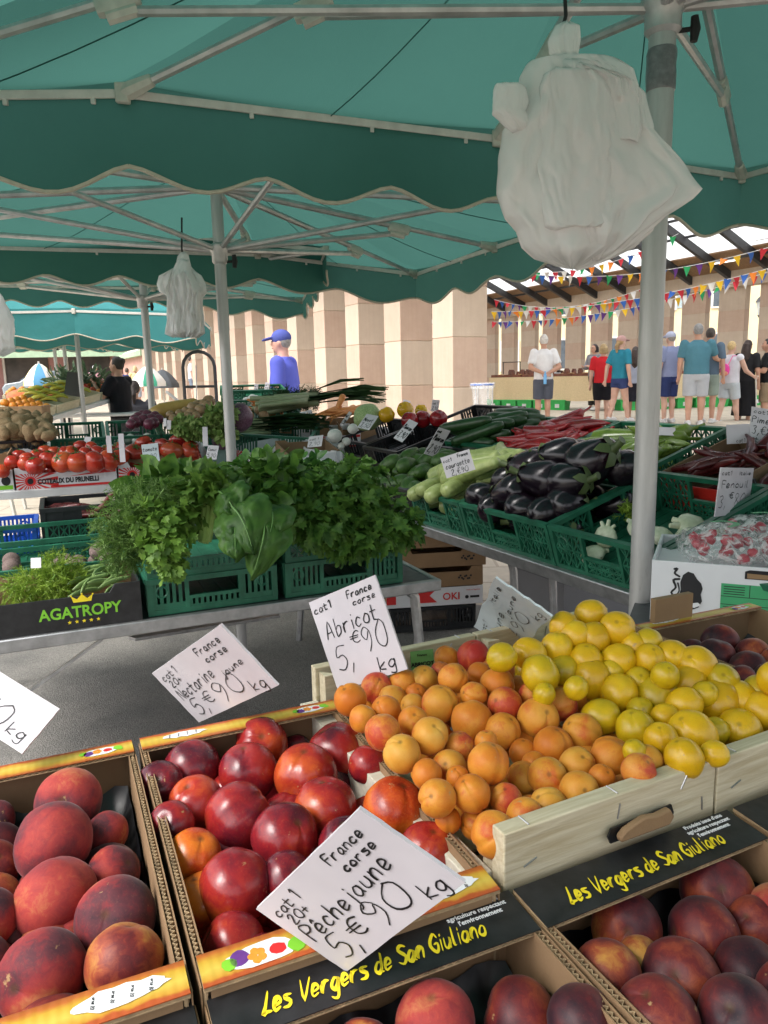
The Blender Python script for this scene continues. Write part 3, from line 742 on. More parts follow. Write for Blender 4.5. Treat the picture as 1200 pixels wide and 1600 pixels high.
def bunting(a, c, sagm, n, label, sc=1.0):
    a, c = Vector(a), Vector(c)
    root = thing('bunting', label, 'bunting', a, 'strings of bunting in the hall')
    pts = [lerp(a, c, k / 40) - Vector((0, 0, sagm * 4 * (k / 40) * (1 - k / 40))) - a for k in range(41)]
    b = MB(); b.tube(pts, .006, 4); b.build('cord', [G['white_ink']], root)
    d = (c - a).normalized(); ang = math.atan2(d.y, d.x)
    for k in range(n):
        t_ = (k + .5) / n; p = lerp(a, c, t_) - Vector((0, 0, sagm * 4 * t_ * (1 - t_))) - a
        o = bpy.data.objects.new('flag', fmesh[fnames[(k * 3 + rnd.randint(0, 1)) % 7]]); COL.objects.link(o); o.parent = root
        o.matrix_local = Matrix.Translation(p) @ Matrix.Rotation(ang + rnd.uniform(-.5, .5), 4, 'Z') @ Matrix.Rotation(rnd.gauss(0, .16), 4, 'Y') @ Matrix.Rotation(rnd.gauss(0, .35), 4, 'X') @ Matrix.Diagonal((sc, sc, sc, 1))
bunting(PY(768, 487, 18), PY(1240, 408, 13.5), .22, 44, 'lowest long string of bright pennants running towards the lantern')
bunting(PY(768, 503, 19), PY(1215, 420, 14.5), .25, 40, 'string of pennants hanging just under the lowest long one', .95)
bunting(PY(772, 468, 20), PY(1030, 440, 17), .35, 26, 'short string of pennants over the man in the white polo', .95)
bunting(PY(800, 425, 17), PY(1250, 372, 13), .30, 26, 'high string of pennants crossing below the hall skylights', 1.0)
bunting(PY(770, 415, 21), PY(1060, 365, 18), .45, 20, 'string of pennants strung right under the glazed roof strip', 1.1)

# ------------------------------------------------------------------ stalls in the hall
G['burlap'] = mat('tan_burlap', (0.66, 0.53, 0.32), 0.95, 0.10, 40, bump=0.3, bscale=200, coord='Object')
def hall_stall(a, c, zt, dp, label, cloth=.62):
    a, c = Vector(a), Vector(c); d = (c - a); L = d.length; ang = math.degrees(math.atan2(d.y, d.x))
    M = frame(a, ang); root = thing('trestle_stall', label, 'stall', M, None)
    b = MB(); b.b2((0, 0, zt - .04), (L, dp, zt)); b.build('table_top', [G['wood_dark']], root, bevel=.005)
    b = MB(); nn = int(L / .06); vs = []
    for j in range(nn + 1):
        x = L * j / nn; y = -.012 - .018 * abs(math.sin(x * 5.3)) - .01 * mnoise.noise(Vector((x * 3, 0, 0)))
        vs += [(x, -.008, zt + .006), (x, y, zt - cloth * .5), (x, y * 1.5, zt - cloth + .012 * math.sin(x * 4))]
    b.add(vs, [(3 * j + k, 3 * j + 1 + k, 3 * j + 4 + k, 3 * j + 3 + k) for j in range(nn) for k in (0, 1)])
    b.b2((0, -.008, zt + .002), (L, dp, zt + .006)); b.build('tablecloth', [G['burlap']], root, sharp=50)
    k = max(2, int(L / 1.5))
    for i in range(k + 1):
        for y in (.06, dp - .06):
            b = MB(); x = .05 + (L - .1) * i / k; b.tube([(x, y, 0), (x, y, zt - .04)], .022, 8); b.build('leg', [G['alu']], root)
    return M, L
zf = .30
sa = PZ(772, 645, zf); sb = PZ(960, 650, zf)
Ms, Ls = hall_stall(sa + Vector((0, 0.9, 0)), sb + Vector((.3, 1.2, 0)), .93, .9, 'long stall with a tan burlap front, behind the man in the white polo')
Ms2, Ls2 = hall_stall(sb + Vector((.55, 1.3, 0)), sb + Vector((5.6, 2.6, 0)), .93, .9, 'tan fronted stall behind the group of shoppers right of the pole')
gb = [mat('bright_green_bin_plastic', (0.03, .42, .09), .4, .15, 9)]
binp = None
for M_, L_, xs in ((Ms, Ls, [.15 + .5 * k for k in range(5)]), (Ms2, Ls2, [.2 + .55 * k for k in range(8)])):
    for x in xs:
        if binp is None:
            binp = thing('storage_bin', 'bright green bin stored on the floor under a tan fronted stall', 'bin', M_ @ Matrix.Translation((x, .12, 0)), 'green bins under the hall stalls')
            b = MB(); vs = [(-.2, -.13, 0), (.2, -.13, 0), (.2, .13, 0), (-.2, .13, 0), (-.23, -.16, .3), (.23, -.16, .3), (.23, .16, .3), (-.23, .16, .3)]
            b.add(vs, [(3, 2, 1, 0), (0, 1, 5, 4), (1, 2, 6, 5), (2, 3, 7, 6), (3, 0, 4, 7)]); b.build('bin_body', gb, binp)
            b = MB(); b.b2((-.25, -.18, .3), (.25, .18, .33)); b.build('lid', gb, binp, bevel=.008)
            b = MB(); b.b2((-.06, -.162, .12), (.06, -.150, .22)); b.build('paper_label', [G['white_card']], binp)
        else: dup(binp, M_ @ Matrix.Translation((x, .12, 0)))
# goods on the hall stalls: jars and trays
G['jar'] = mat('dark_glazed_jar', (.06, .05, .05), .2, .5, 3, c2=(.32, .10, .05)); G['tray'] = mat('red_brown_tray', (.16, .05, .025), .5, .3, 9)
b = MB(); b.lathe([(0, 0), (.05, 0), (.055, .02), (.055, .10), (.04, .125), (.04, .14), (0, .14)], 12); jm = b.mesh('jar', [G['jar']])
b = MB(); b.b2((-.22, -.2, 0), (.22, .2, .015))
for s in (-1, 1): b.b2((-.22, s * .2 - .006, 0), (.22, s * .2 + .006, .07)); b.b2((s * .22 - .006, -.2, 0), (s * .22 + .006, .2, .069))
tm = b.mesh('goods_tray', [G['tray']])
b = MB(); b.lathe([(0, 0), (.045, .005), (.055, .025), (.05, .045), (0, .055)], 10); lm = b.mesh('pastry', [mat('baked_crust', (.42, .23, .08), .7, .4, 20)])
for M_, L_ in ((Ms, Ls), (Ms2, Ls2)):
    k = 0; x = .25
    while x < L_ - .2:
        for y in (.25, .66):
            inst(tm, 'goods_tray', M_ @ Vector((x, y, .938)), 1, None, 'shallow red-brown tray of wares on a tan fronted stall', 'tray', 'trays on the hall stalls').rotation_euler.z = math.atan2(M_[1][0], M_[0][0])
            for j in range(4):
                px_ = M_ @ Vector((x + rnd.uniform(-.16, .16), y + rnd.uniform(-.13, .13), .955))
                if rnd.random() < .45: inst(jm, 'jar', px_, rnd.uniform(.9, 1.5), None, 'dark glazed jar standing in a tray on a tan fronted stall', 'jar', 'jars on the hall stalls')
                else: inst(lm, 'pastry', px_, rnd.uniform(.9, 1.5), None, 'small baked loaf lying in a tray on a tan fronted stall', 'pastry', 'small loaves on the hall stalls')
        x += .5
# weighing scale and racks on the left stall
sc_ = thing('weighing_scale', 'white kitchen scale with a dark pan on the tan fronted stall', 'scale', Ms @ Matrix.Translation((1.75, .5, .938)))
b = MB(); b.b2((-.15, -.14, 0), (.15, .14, .11)); b.build('scale_body', [G['white_card']], sc_, bevel=.015); b = MB(); b.b2((-.19, -.13, .14), (.19, .13, .16)); b.tube([(0, 0, .10), (0, 0, .15)], .03); b.build('weighing_pan', [G['beam']], sc_, bevel=.008)
for xx, lab in ((.35, 'dark metal display frame on the near end of the tan fronted stall'), (1.2, 'dark metal display frame beside the white scale')):
    fm = thing('display_frame', lab, 'display rack', Ms @ Matrix.Translation((xx, .6, .938)))
    for x in (-.28, .28): b = MB(); b.tube([(x, 0, 0), (x, 0, .42)], .013, 6); b.build('upright', [G['black_rubber']], fm)
    b = MB(); b.tube([(-.3, 0, .42), (.3, 0, .42)], .013, 6); b.build('crossbar', [G['black_rubber']], fm)
# clear rubbish bag on its ring beside the nearest pier
cl, t, p, o = nodes('clear_plastic_film'); p.inputs['Base Color'].default_value = (.9, .93, .95, 1); p.inputs['Roughness'].default_value = .2
tp = N(t, 'ShaderNodeBsdfTransparent'); mx = N(t, 'ShaderNodeMixShader'); mx.inputs[0].default_value = .22; t.links.new(tp.outputs[0], mx.inputs[1]); t.links.new(p.outputs[0], mx.inputs[2]); t.links.new(mx.outputs[0], o.inputs[0])
tc = N(t, 'ShaderNodeTexCoord'); nz = N(t, 'ShaderNodeTexNoise', Scale=14, Detail=3, Distortion=1.5); t.links.new(tc.outputs['Object'], nz.inputs['Vector']); bp = N(t, 'ShaderNodeBump', Strength=.8, Distance=.05); t.links.new(nz.outputs[0], bp.inputs['Height']); t.links.new(bp.outputs[0], p.inputs['Normal'])
G['film'] = cl
bo = PY(753, 646, 12.3); bo.z = gz(bo.x, bo.y)
rb = thing('rubbish_bag_stand', 'clear rubbish bag hung from a ring beside the nearest stone pier', 'rubbish bag', bo)
b = MB()
for a in range(3): b.tube([(.17 * math.cos(a * 2.1), .17 * math.sin(a * 2.1), 0), (.17 * math.cos(a * 2.1), .17 * math.sin(a * 2.1), .92)], .012, 6)
b.build('stand', [G['alu']], rb); b = MB(); b.tube([(.18 * math.cos(a / 16 * 6.2832), .18 * math.sin(a / 16 * 6.2832), .92) for a in range(17)], .014, 6); b.build('ring', [G['blue_plastic']], rb)
b = MB(); b.lathe([(.03, .06), (.14, .09), (.16, .3), (.15, .6), (.17, .9), (.2, .95), (.195, .86)], 24, f=lambda a, z: 1 + .07 * math.sin(5 * a + 3 * z) + .04 * math.sin(11 * a)); b.build('clear_bag', [cl], rb)
b = MB(); b.lathe([(0, .1), (.1, .1), (.125, .2), (.09, .33), (0, .36)], 12, f=lambda a, z: 1 + .2 * math.sin(3 * a + 9 * z)); b.build('litter', [mat('mixed_litter', (.75, .55, .12), .6, .4, 14, c2=(.6, .25, .2))], rb)

# ------------------------------------------------------------------ lantern, buildings and square beyond
def facade(name, label, a, c, Hh, wall_m, groups, dz=0, depth_=8, roofm=None):
    """building block with its front from a to c; groups: window rows (z0,z1,count,width)"""
    a, c = Vector(a), Vector(c); L = (c - a).length; ang = math.degrees(math.atan2((c - a).y, (c - a).x))
    root = thing(name, label, 'building', frame(a, ang))
    b = MB(); b.b2((0, 0, -1), (L, depth_, Hh)); b.build('wall', [wall_m], root)
    b = MB(); b.b2((-.3, -.4, Hh), (L + .3, depth_ + .3, Hh + .25)); b.build('roof', [roofm or G['roof_tile']], root)
    for (z0, z1, cnt, wd, sh) in groups:
        for k in range(cnt):
            x = L * (k + .5) / cnt
            f = MB(); f.b2((x - wd / 2 - .12, -.10, z0 - .12), (x + wd / 2 + .12, -.003, z1 + .12)); wo = f.build('window', [G['white_wall']], root)
            f = MB(); f.b2((x - wd / 2, -.125, z0), (x + wd / 2, -.102, z1)); f.build('pane', [G['window_dark']], wo)
            if sh:
                for s in (-1, 1):
                    f = MB(); x0 = x + s * (wd / 2 + .12 + wd * .27)
                    for i_ in range(9): f.b2((x0 - wd * .25, -.06 - .01 * (i_ % 2), z0 + (z1 - z0) * i_ / 9), (x0 + wd * .25, -.006, z0 + (z1 - z0) * (i_ + .93) / 9))
                    f.build('shutter', [sh], wo)
    return root, L, frame(a, ang)
G['roof_tile'] = mat('clay_tile', (.30, .14, .08), .85, .2, 3); G['pink_wall'] = mat('pink_render', (.56, .33, .27), .9, .08, 1.5); G['white_wall'] = mat('white_render', (.72, .70, .66), .85, .06, 2)
G['cream_wall'] = mat('cream_render', (.72, .62, .40), .9, .06, 1.5); G['window_dark'] = mat('dark_window_glass', (.09, .11, .13), .12, .2, 3); G['shutter'] = mat('grey_blue_shutter', (.34, .42, .44), .7, .1, 5)
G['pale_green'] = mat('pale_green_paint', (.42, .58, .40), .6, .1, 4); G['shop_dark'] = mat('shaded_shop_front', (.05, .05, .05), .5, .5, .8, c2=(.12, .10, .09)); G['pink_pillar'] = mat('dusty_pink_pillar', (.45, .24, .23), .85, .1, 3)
fb, L, Mf = facade('apartment_building', 'pink building with white framed windows and shaded shops behind the banana stall', (-40, 46, .48), (-9.5, 52, .48), 15, G['pink_wall'],
                   [(5.0, 7.2, 9, 1.2, G['shutter']), (8.6, 10.8, 9, 1.2, G['shutter'])])
b = MB(); b.b2((0, -.35, 3.7), (L, -.003, 4.1)); b.build('white_cornice', [G['white_wall']], fb)
b = MB(); b.add([(0, -.05, 3.4), (L, -.05, 3.4), (L, -3.0, 2.75), (0, -3.0, 2.75), (0, -.05, 3.32), (L, -.05, 3.32), (L, -3.0, 2.55), (0, -3.0, 2.55)], [(0, 3, 2, 1), (4, 5, 6, 7), (3, 7, 6, 2), (0, 4, 7, 3), (1, 2, 6, 5)]); b.build('gallery_roof', [G['white_wall']], fb)
b = MB(); b.b2((0, -3.12, 2.45), (L, -3.0, 2.85)); b.build('gutter_board', [G['pale_green']], fb)
k = 0
while k * 1.9 < L - 1.5:
    x = k * 1.9 + .1
    if k % 2 == 0:
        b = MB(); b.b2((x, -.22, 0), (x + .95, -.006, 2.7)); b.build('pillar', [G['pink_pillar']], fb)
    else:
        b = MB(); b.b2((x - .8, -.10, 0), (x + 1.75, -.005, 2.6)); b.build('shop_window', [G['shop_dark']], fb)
        b = MB(); b.b2((x - .95, -.20, 0), (x - .81, -.01, 2.65)); b.build('door_frame', [G['white_wall']], fb)
    k += 1
facade('kiosk_building', 'low building with pale green gables between the seated person and the colonnade', (-12.2, 40, .48), (-6.2, 43, .48), 2.2, G['pink_wall'], [(.9, 2.0, 3, .9, None)], roofm=G['pale_green'])
kb = bpy.data.objects['kiosk_building']
b = MB(); b.add([(-.3, -.45, 2.45), (6.9, -.45, 2.45), (3.3, -.45, 4.2), (-.3, 6, 2.45), (6.9, 6, 2.45), (3.3, 6, 4.2)], [(0, 1, 2), (3, 5, 4), (0, 2, 5, 3), (1, 4, 5, 2)]); b.build('gable', [G['white_wall']], kb)
for s in ((-.3, 3.3), (6.9, 3.3)):
    b = MB(); b.bar((s[0], -.5, 2.45), (s[1], -.5, 4.2), .25, .12, up=(0, 1, 0)); b.build('green_bargeboard', [G['pale_green']], kb)
facade('town_house', 'cream house with a yellow front glimpsed through the far colonnade', (8, 58, .4), (34, 46, .4), 14, G['cream_wall'], [(1.2, 3.2, 8, 1.2, None), (5, 7.2, 8, 1.2, G['shutter']), (9, 11.2, 8, 1.2, G['shutter'])])
facade('white_house', 'white house glimpsed between the piers left of the yellow fronted house', (-4, 66, .4), (8, 61, .4), 13, G['white_wall'], [(1.2, 3.2, 4, 1.2, None), (5, 7.2, 4, 1.2, G['shutter'])])
def lantern(p, label):
    r = thing('street_lantern', label, 'street lamp', p)
    b = MB(); b.tube([(0, 0, 0), (0, 0, .5), (0, 0, 3.3)], [.09, .06, .05], 10); b.lathe([(.2, 0), (.2, .1), (.13, .2), (.1, .5), (.06, .55)], 12); b.build('post', [G['beam']], r)
    b = MB(); b.lathe([(.12, 3.3), (.22, 3.85), (.22, 3.87), (.11, 3.3)], 6); b.build('glass', [G['roofglass']], r)
    b = MB(); b.lathe([(.26, 3.86), (.17, 4.02), (.05, 4.12), (.03, 4.25), (0, 4.28)], 6); b.lathe([(.07, 3.2), (.14, 3.28), (.14, 3.31), (.05, 3.31)], 6); b.build('cap', [G['beam']], r)
    return r
pl = PY(1184, 560, 34); lantern((pl.x, pl.y, .3), 'old style lantern on a post, seen through the far colonnade')
# parasols, car and a hand truck
def parasol(p, R_, hgt, cols, label, dome=.45):
    r = thing('parasol', label, 'parasol', p)
    b = MB(); b.tube([(0, 0, 0), (0, 0, hgt + dome + .05)], .025, 8); b.build('pole', [G['white_bar']], r)
    for k in range(8):
        b = MB(); vs = []
        for i in range(6):
            t_ = i / 5; z = hgt + dome * (1 - t_ ** 1.7)
            for a in (k, k + .5, k + 1): rr = R_ * t_ * (1 if a == int(a) else .965); vs.append((rr * math.cos(a * .7854), rr * math.sin(a * .7854), z))
        for a in (k, k + .5, k + 1): vs.append((R_ * math.cos(a * .7854), R_ * math.sin(a * .7854), hgt - .12))
        b.add(vs, [(3 * i + j, 3 * i + 3 + j, 3 * i + 4 + j, 3 * i + 1 + j) for i in range(6) for j in (0, 1)]); b.build('panel', [cols[k % len(cols)]], r, sharp=60)
cw, cy, cg, cbl, cbk = (mat(n_ + '_parasol_cloth', c, .8, .08, 6) for n_, c in (('white', (.75, .75, .72)), ('yellow', (.8, .62, .03)), ('green', (.05, .32, .2)), ('blue', (.1, .3, .5)), ('charcoal', (.07, .08, .09))))
for (px_, py_, Y, R_, hh, cols, lab) in ((62, 583, 20, .42, 1.6, [cy, cw, cbl, cw], 'yellow, white and blue striped parasol beyond the melons'), (231, 586, 22, .5, 1.75, [cg, cw, cw], 'green and white parasol just right of the woman in the black T-shirt'), (108, 595, 24, .4, 1.4, [cw], 'plain white parasol beyond the thin pole of the banana stall'), (254, 590, 24, .5, 1.8, [cbk], 'charcoal parasol beside the colonnade, by the prams')):
    p = PY(px_, py_, Y); parasol(Vector((p.x, p.y, gz(p.x, p.y))), R_, p.z - gz(p.x, p.y) - .2, cols, lab)
G['car_paint'] = mat('pale_silver_car_paint', (.26, .30, .32), .3, .05, 3, metal=.2)
cp = PY(82, 633, 38); cr = thing('parked_car', 'pale silver car parked under the striped parasols', 'car', frame((cp.x, cp.y, gz(cp.x, cp.y)), 8))
prof = [(-2.0, .35), (-2.05, .7), (-1.9, .9), (-1.2, 1.0), (-.55, 1.45), (.7, 1.5), (1.5, 1.05), (2.0, .95), (2.05, .4)]
b = MB(); sec = []
for y, k in ((-.82, .97), (-.7, 1.0), (.7, 1.0), (.82, .97)): sec += [(x * k, y if z < 1.02 else y * .86, z) for x, z in prof]
n_ = len(prof); b.add(sec, [(i * n_ + j, i * n_ + j + 1, (i + 1) * n_ + j + 1, (i + 1) * n_ + j) for i in range(3) for j in range(n_ - 1)] + [tuple(range(n_ - 1, -1, -1)), tuple(range(3 * n_, 4 * n_))]); b.build('body', [G['car_paint']], cr, bevel=.04)
for nm, pts in (('side_window', [(-.95, -.80, 1.08), (-.45, -.735, 1.38), (.62, -.735, 1.42), (1.2, -.80, 1.1)]), ('windscreen', [(-1.2, -.6, 1.045), (-.62, -.55, 1.44), (-.62, .55, 1.44), (-1.2, .6, 1.045)])):
    b = MB(); off = Vector((0, -.03, 0)) if nm == 'side_window' else Vector((-.03, 0, .03)); b.add([Vector(p_) + off for p_ in pts] + [Vector(p_) for p_ in pts], [(0, 1, 2, 3), (4, 7, 6, 5), (0, 4, 5, 1), (1, 5, 6, 2), (2, 6, 7, 3), (3, 7, 4, 0)]); b.build(nm, [G['window_dark']], cr)
for x in (-1.3, 1.3):
    for s in (-1, 1):
        b = MB(); b.lathe([(.2, -.1), (.32, -.1), (.33, 0), (.32, .1), (.2, .1)], 20, M=Matrix.Translation((x, s * .78, .33)) @ Matrix.Rotation(rad(90), 4, 'X')); wv_ = b.build('wheel', [G['black_rubber']], cr)
        b = MB(); b.lathe([(0, -.105), (.2, -.105), (.2, .105), (0, .105)], 12, M=Matrix.Translation((x, s * .78, .33)) @ Matrix.Rotation(rad(90), 4, 'X')); b.build('rim', [G['steel']], wv_)
hp = PY(314, 625, 8.2); g0 = gz(hp.x, hp.y); ht = thing('sack_truck', 'grey tubular sack truck standing in front of the colonnade', 'sack truck', frame((hp.x, hp.y, g0), 10))
zt = PY(314, 549, 8.2).z - g0; wd = .165
b = MB(); b.tube([(-wd, 0, .15), (-wd, 0, zt - wd)] + [(-wd * math.cos(a * .3927), 0, zt - wd + wd * math.sin(a * .3927)) for a in range(1, 8)] + [(wd, 0, zt - wd), (wd, 0, .15)], .018, 8); b.build('hoop_frame', [G['beam']], ht)
for z in (.5, PY(314, 604, 8.2).z - g0): b = MB(); b.tube([(-wd, 0, z), (wd, 0, z)], .014, 8); b.build('crossbar', [G['beam']], ht)
b = MB(); b.b2((-.2, -.25, .02), (.2, .02, .035)); b.build('toe_plate', [G['beam']], ht)
for s in (-1, 1): b = MB(); b.lathe([(.05, -.03), (.12, -.03), (.13, 0), (.12, .03), (.05, .03)], 16, M=Matrix.Translation((s * .22, .08, .13)) @ Matrix.Rotation(rad(90), 4, 'Y')); b.build('wheel', [G['black_rubber']], ht)
hp = PY(288, 640, 7.6); g0 = gz(hp.x, hp.y); ht = thing('folding_trolley', 'folded trolley with a bent grey handle leaning by the sack truck', 'trolley', (hp.x, hp.y, g0))
b = MB(); b.tube([(.22, 0, .1), (0, 0, 1.0), (-.03, 0, 1.08), (-.17, 0, 1.2)], .016, 8); b.tube([(.1, .02, .6), (.14, .02, 1.45)], .006, 6); b.build('handle', [G['alu']], ht)
b = MB(); b.b2((.1, -.2, .06), (.5, .2, .1)); b.build('base', [G['beam']], ht, bevel=.01)
# ------------------------------------------------------------------ people
def clothmat(name, c, var=.12): return mat(name, c, .85, var, 7, bump=.7, bscale=11, spec=.2)
CM = {}
def cloth(c):
    k = tuple(round(x, 3) for x in c)
    if k not in CM: CM[k] = clothmat('cloth_%d' % len(CM), c)
    return CM[k]
SKIN = mat('warm_skin', (.52, .29, .20), .55, .08, 10); SKIN2 = mat('tanned_skin', (.38, .19, .12), .55, .08, 10); SKINP = mat('fair_skin', (.62, .38, .29), .55, .08, 10)
EYEB = mat('eyebrow_hair', (.08, .06, .045), .8, .2, 30); LIP = mat('lip_skin', (.34, .12, .10), .5, .1, 20)
def remesh(o, vox, smooth_it=4):
    m = o.modifiers.new('remesh', 'REMESH'); m.mode = 'VOXEL'; m.voxel_size = vox; m.use_smooth_shade = True
    s = o.modifiers.new('smooth', 'SMOOTH'); s.factor = .5; s.iterations = smooth_it
    return o
def ell(b, c, r, R=None, n=16, k=10):
    M = Matrix.Translation(Vector(c)) @ (R.to_4x4() if R is not None else Matrix.Identity(4)) @ Matrix.Diagonal((r[0], r[1], r[2], 1))
    return b.lathe([(math.sin(math.pi * i / k) + 1e-4, -math.cos(math.pi * i / k)) for i in range(k + 1)], n, M=M)
def torso_tube(b, secs, n=18):
    """secs: (x,y,z,rx,ry)"""
    vs = []
    for (x, y, z, rx, ry) in secs:
        for j in range(n):
            a = 2 * math.pi * j / n
            vs.append((x + rx * math.cos(a), y + ry * math.sin(a), z))
    k = len(secs)
    b.add(vs, [(i * n + j, i * n + (j + 1) % n, (i + 1) * n + (j + 1) % n, (i + 1) * n + j) for i in range(k - 1) for j in range(n)] + [tuple(range(n - 1, -1, -1)), tuple((k - 1) * n + j for j in range(n))])
def limb(b, pts, rs): 
    for i in range(len(pts) - 1):
        b.tube([pts[i], lerp(Vector(pts[i]), Vector(pts[i + 1]), .5), pts[i + 1]], [rs[i], (rs[i] + rs[i + 1]) / 2 * 1.03, rs[i + 1]], 12)
    for p, r in zip(pts, rs): ell(b, p, (r, r, r), n=12, k=8)
def person(pos, H, heading, label, top, bottom, hair, bw=1.0, skin=None, arms=('down', 'down'), stride=.0, cap=None, hairlen='short', sleeves='short', skirt=False, shorts=True, lean=0., headturn=0., shoes=(.6, .6, .6), belly=0., seated=False, bare=False):
    """a figure H metres tall facing local +Y, turned by heading degrees"""
    skin = skin or SKIN
    root = thing('person', label, 'person', Matrix.Translation(Vector(pos)) @ Matrix.Rotation(rad(heading), 4, 'Z') @ Matrix.Diagonal((H, H, H, 1)))
    vox = .0085
    sh = Vector((0, lean, 0))
    shz, hipz = .815, .50
    if seated: hipz = .27; shz = .585
    hipc = Vector((0, 0, hipz + .02)); neck = Vector((0, lean, shz + .035)); headc = Vector((0, lean * 1.2 + .012, shz + .118))
    shd = [Vector((s * .108 * bw, lean, shz - .008)) for s in (-1, 1)]
    A = []
    for s, S, mode in ((-1, shd[0], arms[0]), (1, shd[1], arms[1])):
        if mode == 'down': e = S + Vector((s * .035, -.012, -.175)); w_ = e + Vector((s * .004, .03, -.145))
        elif mode == 'back': e = S + Vector((s * .055, -.05, -.165)); w_ = Vector((s * .02, -.105 * bw - belly * .2, hipz + .075))
        elif mode == 'fwd': e = S + Vector((s * .03, .035, -.165)); w_ = e + Vector((-s * .06, .125, .02))
        elif mode == 'up': e = S + Vector((s * .03, .08, -.13)); w_ = e + Vector((-s * .06, .09, .10))
        elif mode == 'cane': e = S + Vector((s * .05, .06, -.16)); w_ = e + Vector((s * .02, .11, -.06))
        elif mode == 'swing': e = S + Vector((s * .03, -.07, -.165)); w_ = e + Vector((s * .0, -.02, -.145))
        elif mode == 'hug': e = S + Vector((s * .06, .07, -.14)); w_ = e + Vector((s * .05, .12, -.02))
        h_ = w_ + (w_ - e).normalized() * .055
        A.append((S, e, w_, h_))
    Lg = []
    for s in (-1, 1):
        st = stride * s; hp_ = Vector((s * .05 * bw, 0, hipz))
        if seated: k = hp_ + Vector((s * .03, .22, .06)); an = Vector((s * .07, .16, .05))
        else: k = Vector((s * .053 * bw, st * .45 + .012, .275)); an = Vector((s * .055 * bw, st, .045 + abs(min(0, st)) * .15))
        Lg.append((hp_, k, an))
    # body
    b = MB()
    torso_tube(b, [(0, 0, hipz - .03, .075 * bw, .06), (0, 0, hipz + .03, .095 * bw, .066 + belly * .4), (0, lean * .3, hipz + .10, .085 * bw, .062 + belly), (0, lean * .7, shz - .12, .098 * bw, .066 + belly * .6), (0, lean, shz - .03, .105 * bw, .058), (0, lean, shz + .012, .055, .042)])
    b.tube([neck - Vector((0, .004, .03)), headc - Vector((0, .006, .03))], [.036, .031], 12)
    ell(b, headc, (.044, .056, .066)); ell(b, headc + Vector((0, .012, -.030)), (.033, .043, .040))
    b.tube([headc + Vector((0, .05, .004)), headc + Vector((0, .068, -.012)), headc + Vector((0, .052, -.018))], [.005, .009, .007], 8)
    for s in (-1, 1): ell(b, headc + Vector((s * .046, -.004, -.006)), (.007, .012, .018), n=8, k=6)
    for (S, e, w_, h_) in A:
        limb(b, [S, e, w_], [.034 * (.6 + .4 * bw), .026 * (.6 + .4 * bw), .018])
        d = (h_ - w_).normalized(); sd = d.orthogonal().normalized()
        b.tube([w_, w_ + d * .03, w_ + d * .045], [.017, .021, .02], 10, sx=.6)
        for f in range(4):
            o_ = sd * (-.015 + .010 * f); b.tube([w_ + d * .04 + o_, w_ + d * .068 + o_ * 1.1, w_ + d * (.088 - .004 * abs(f - 1.4)) + o_ * 1.1 + Vector((0, .006, 0))], [.0056, .0054, .0045], 6)
        b.tube([w_ + d * .015 + sd * .016, w_ + d * .045 + sd * .03, w_ + d * .058 + sd * .028], [.008, .0065, .005], 6)
    for (hp_, k, an) in Lg:
        limb(b, [hp_, k, an], [.058 * (.5 + .5 * bw), .036 * (.5 + .5 * bw), .023]); mid = lerp(k, an, .3) + Vector((0, -.010, 0)); ell(b, mid, (.033 * (.5 + .5 * bw), .036 * (.5 + .5 * bw), .07), n=12)
        b.tube([an + Vector((0, -.02, -.012)), an + Vector((0, .05, -.022)), an + Vector((0, .10, -.030))], [.022, .022, .014], 10)
    bo_ = remesh(b.build('body', [skin], root, sharp=180), vox)
    for s in (-1, 1):
        b = MB(); ell(b, headc + Vector((s * .017, .0515, .004)), (.0075, .004, .0038), n=10, k=6); b.build('eye', [G['ink']], root)
        b = MB(); b.tube([headc + Vector((s * .008, .0545, .016)), headc + Vector((s * .019, .053, .0185)), headc + Vector((s * .029, .046, .015))], .0024, 6); b.build('eyebrow', [EYEB], root)
    b = MB(); b.tube([headc + Vector((-.014, .051, -.036)), headc + Vector((0, .056, -.035)), headc + Vector((.014, .051, -.036))], .0032, 6); b.build('mouth', [LIP], root)
    # shirt
    if top:
        b = MB(); x = .011; hem = hipz + .005 if not bare else hipz + .02
        torso_tube(b, [(0, 0, hem, .098 * bw + x, .070 + belly * .6 + x), (0, lean * .2, hipz + .06, .096 * bw + x, .066 + belly + x), (0, lean * .5, hipz + .14, .092 * bw + x, .064 + belly + x), (0, lean * .7, shz - .11, .102 * bw + x, .068 + belly * .6 + x), (0, lean, shz - .03, .108 * bw + x * .6, .060 + x), (0, lean, shz + .012, .058 + x, .045), (0, lean, shz + .032, .042, .042)])
        for (S, e, w_, h_) in A:
            ell(b, S, (.046, .046, .046))
            if sleeves == 'none': continue
            f = .78 if sleeves == 'short' else 1
            b.tube([S + (S - e) * .05, S, lerp(S, e, f * .5), lerp(S, e, f)], [.04, .046, .044, .043], 14)
            if sleeves == 'long': b.tube([e, lerp(e, w_, .5), lerp(e, w_, .92)], [.036, .033, .027], 12); ell(b, e, (.036,) * 3)
        remesh(b.build('shirt', [cloth(top)], root, sharp=180), vox, 3)
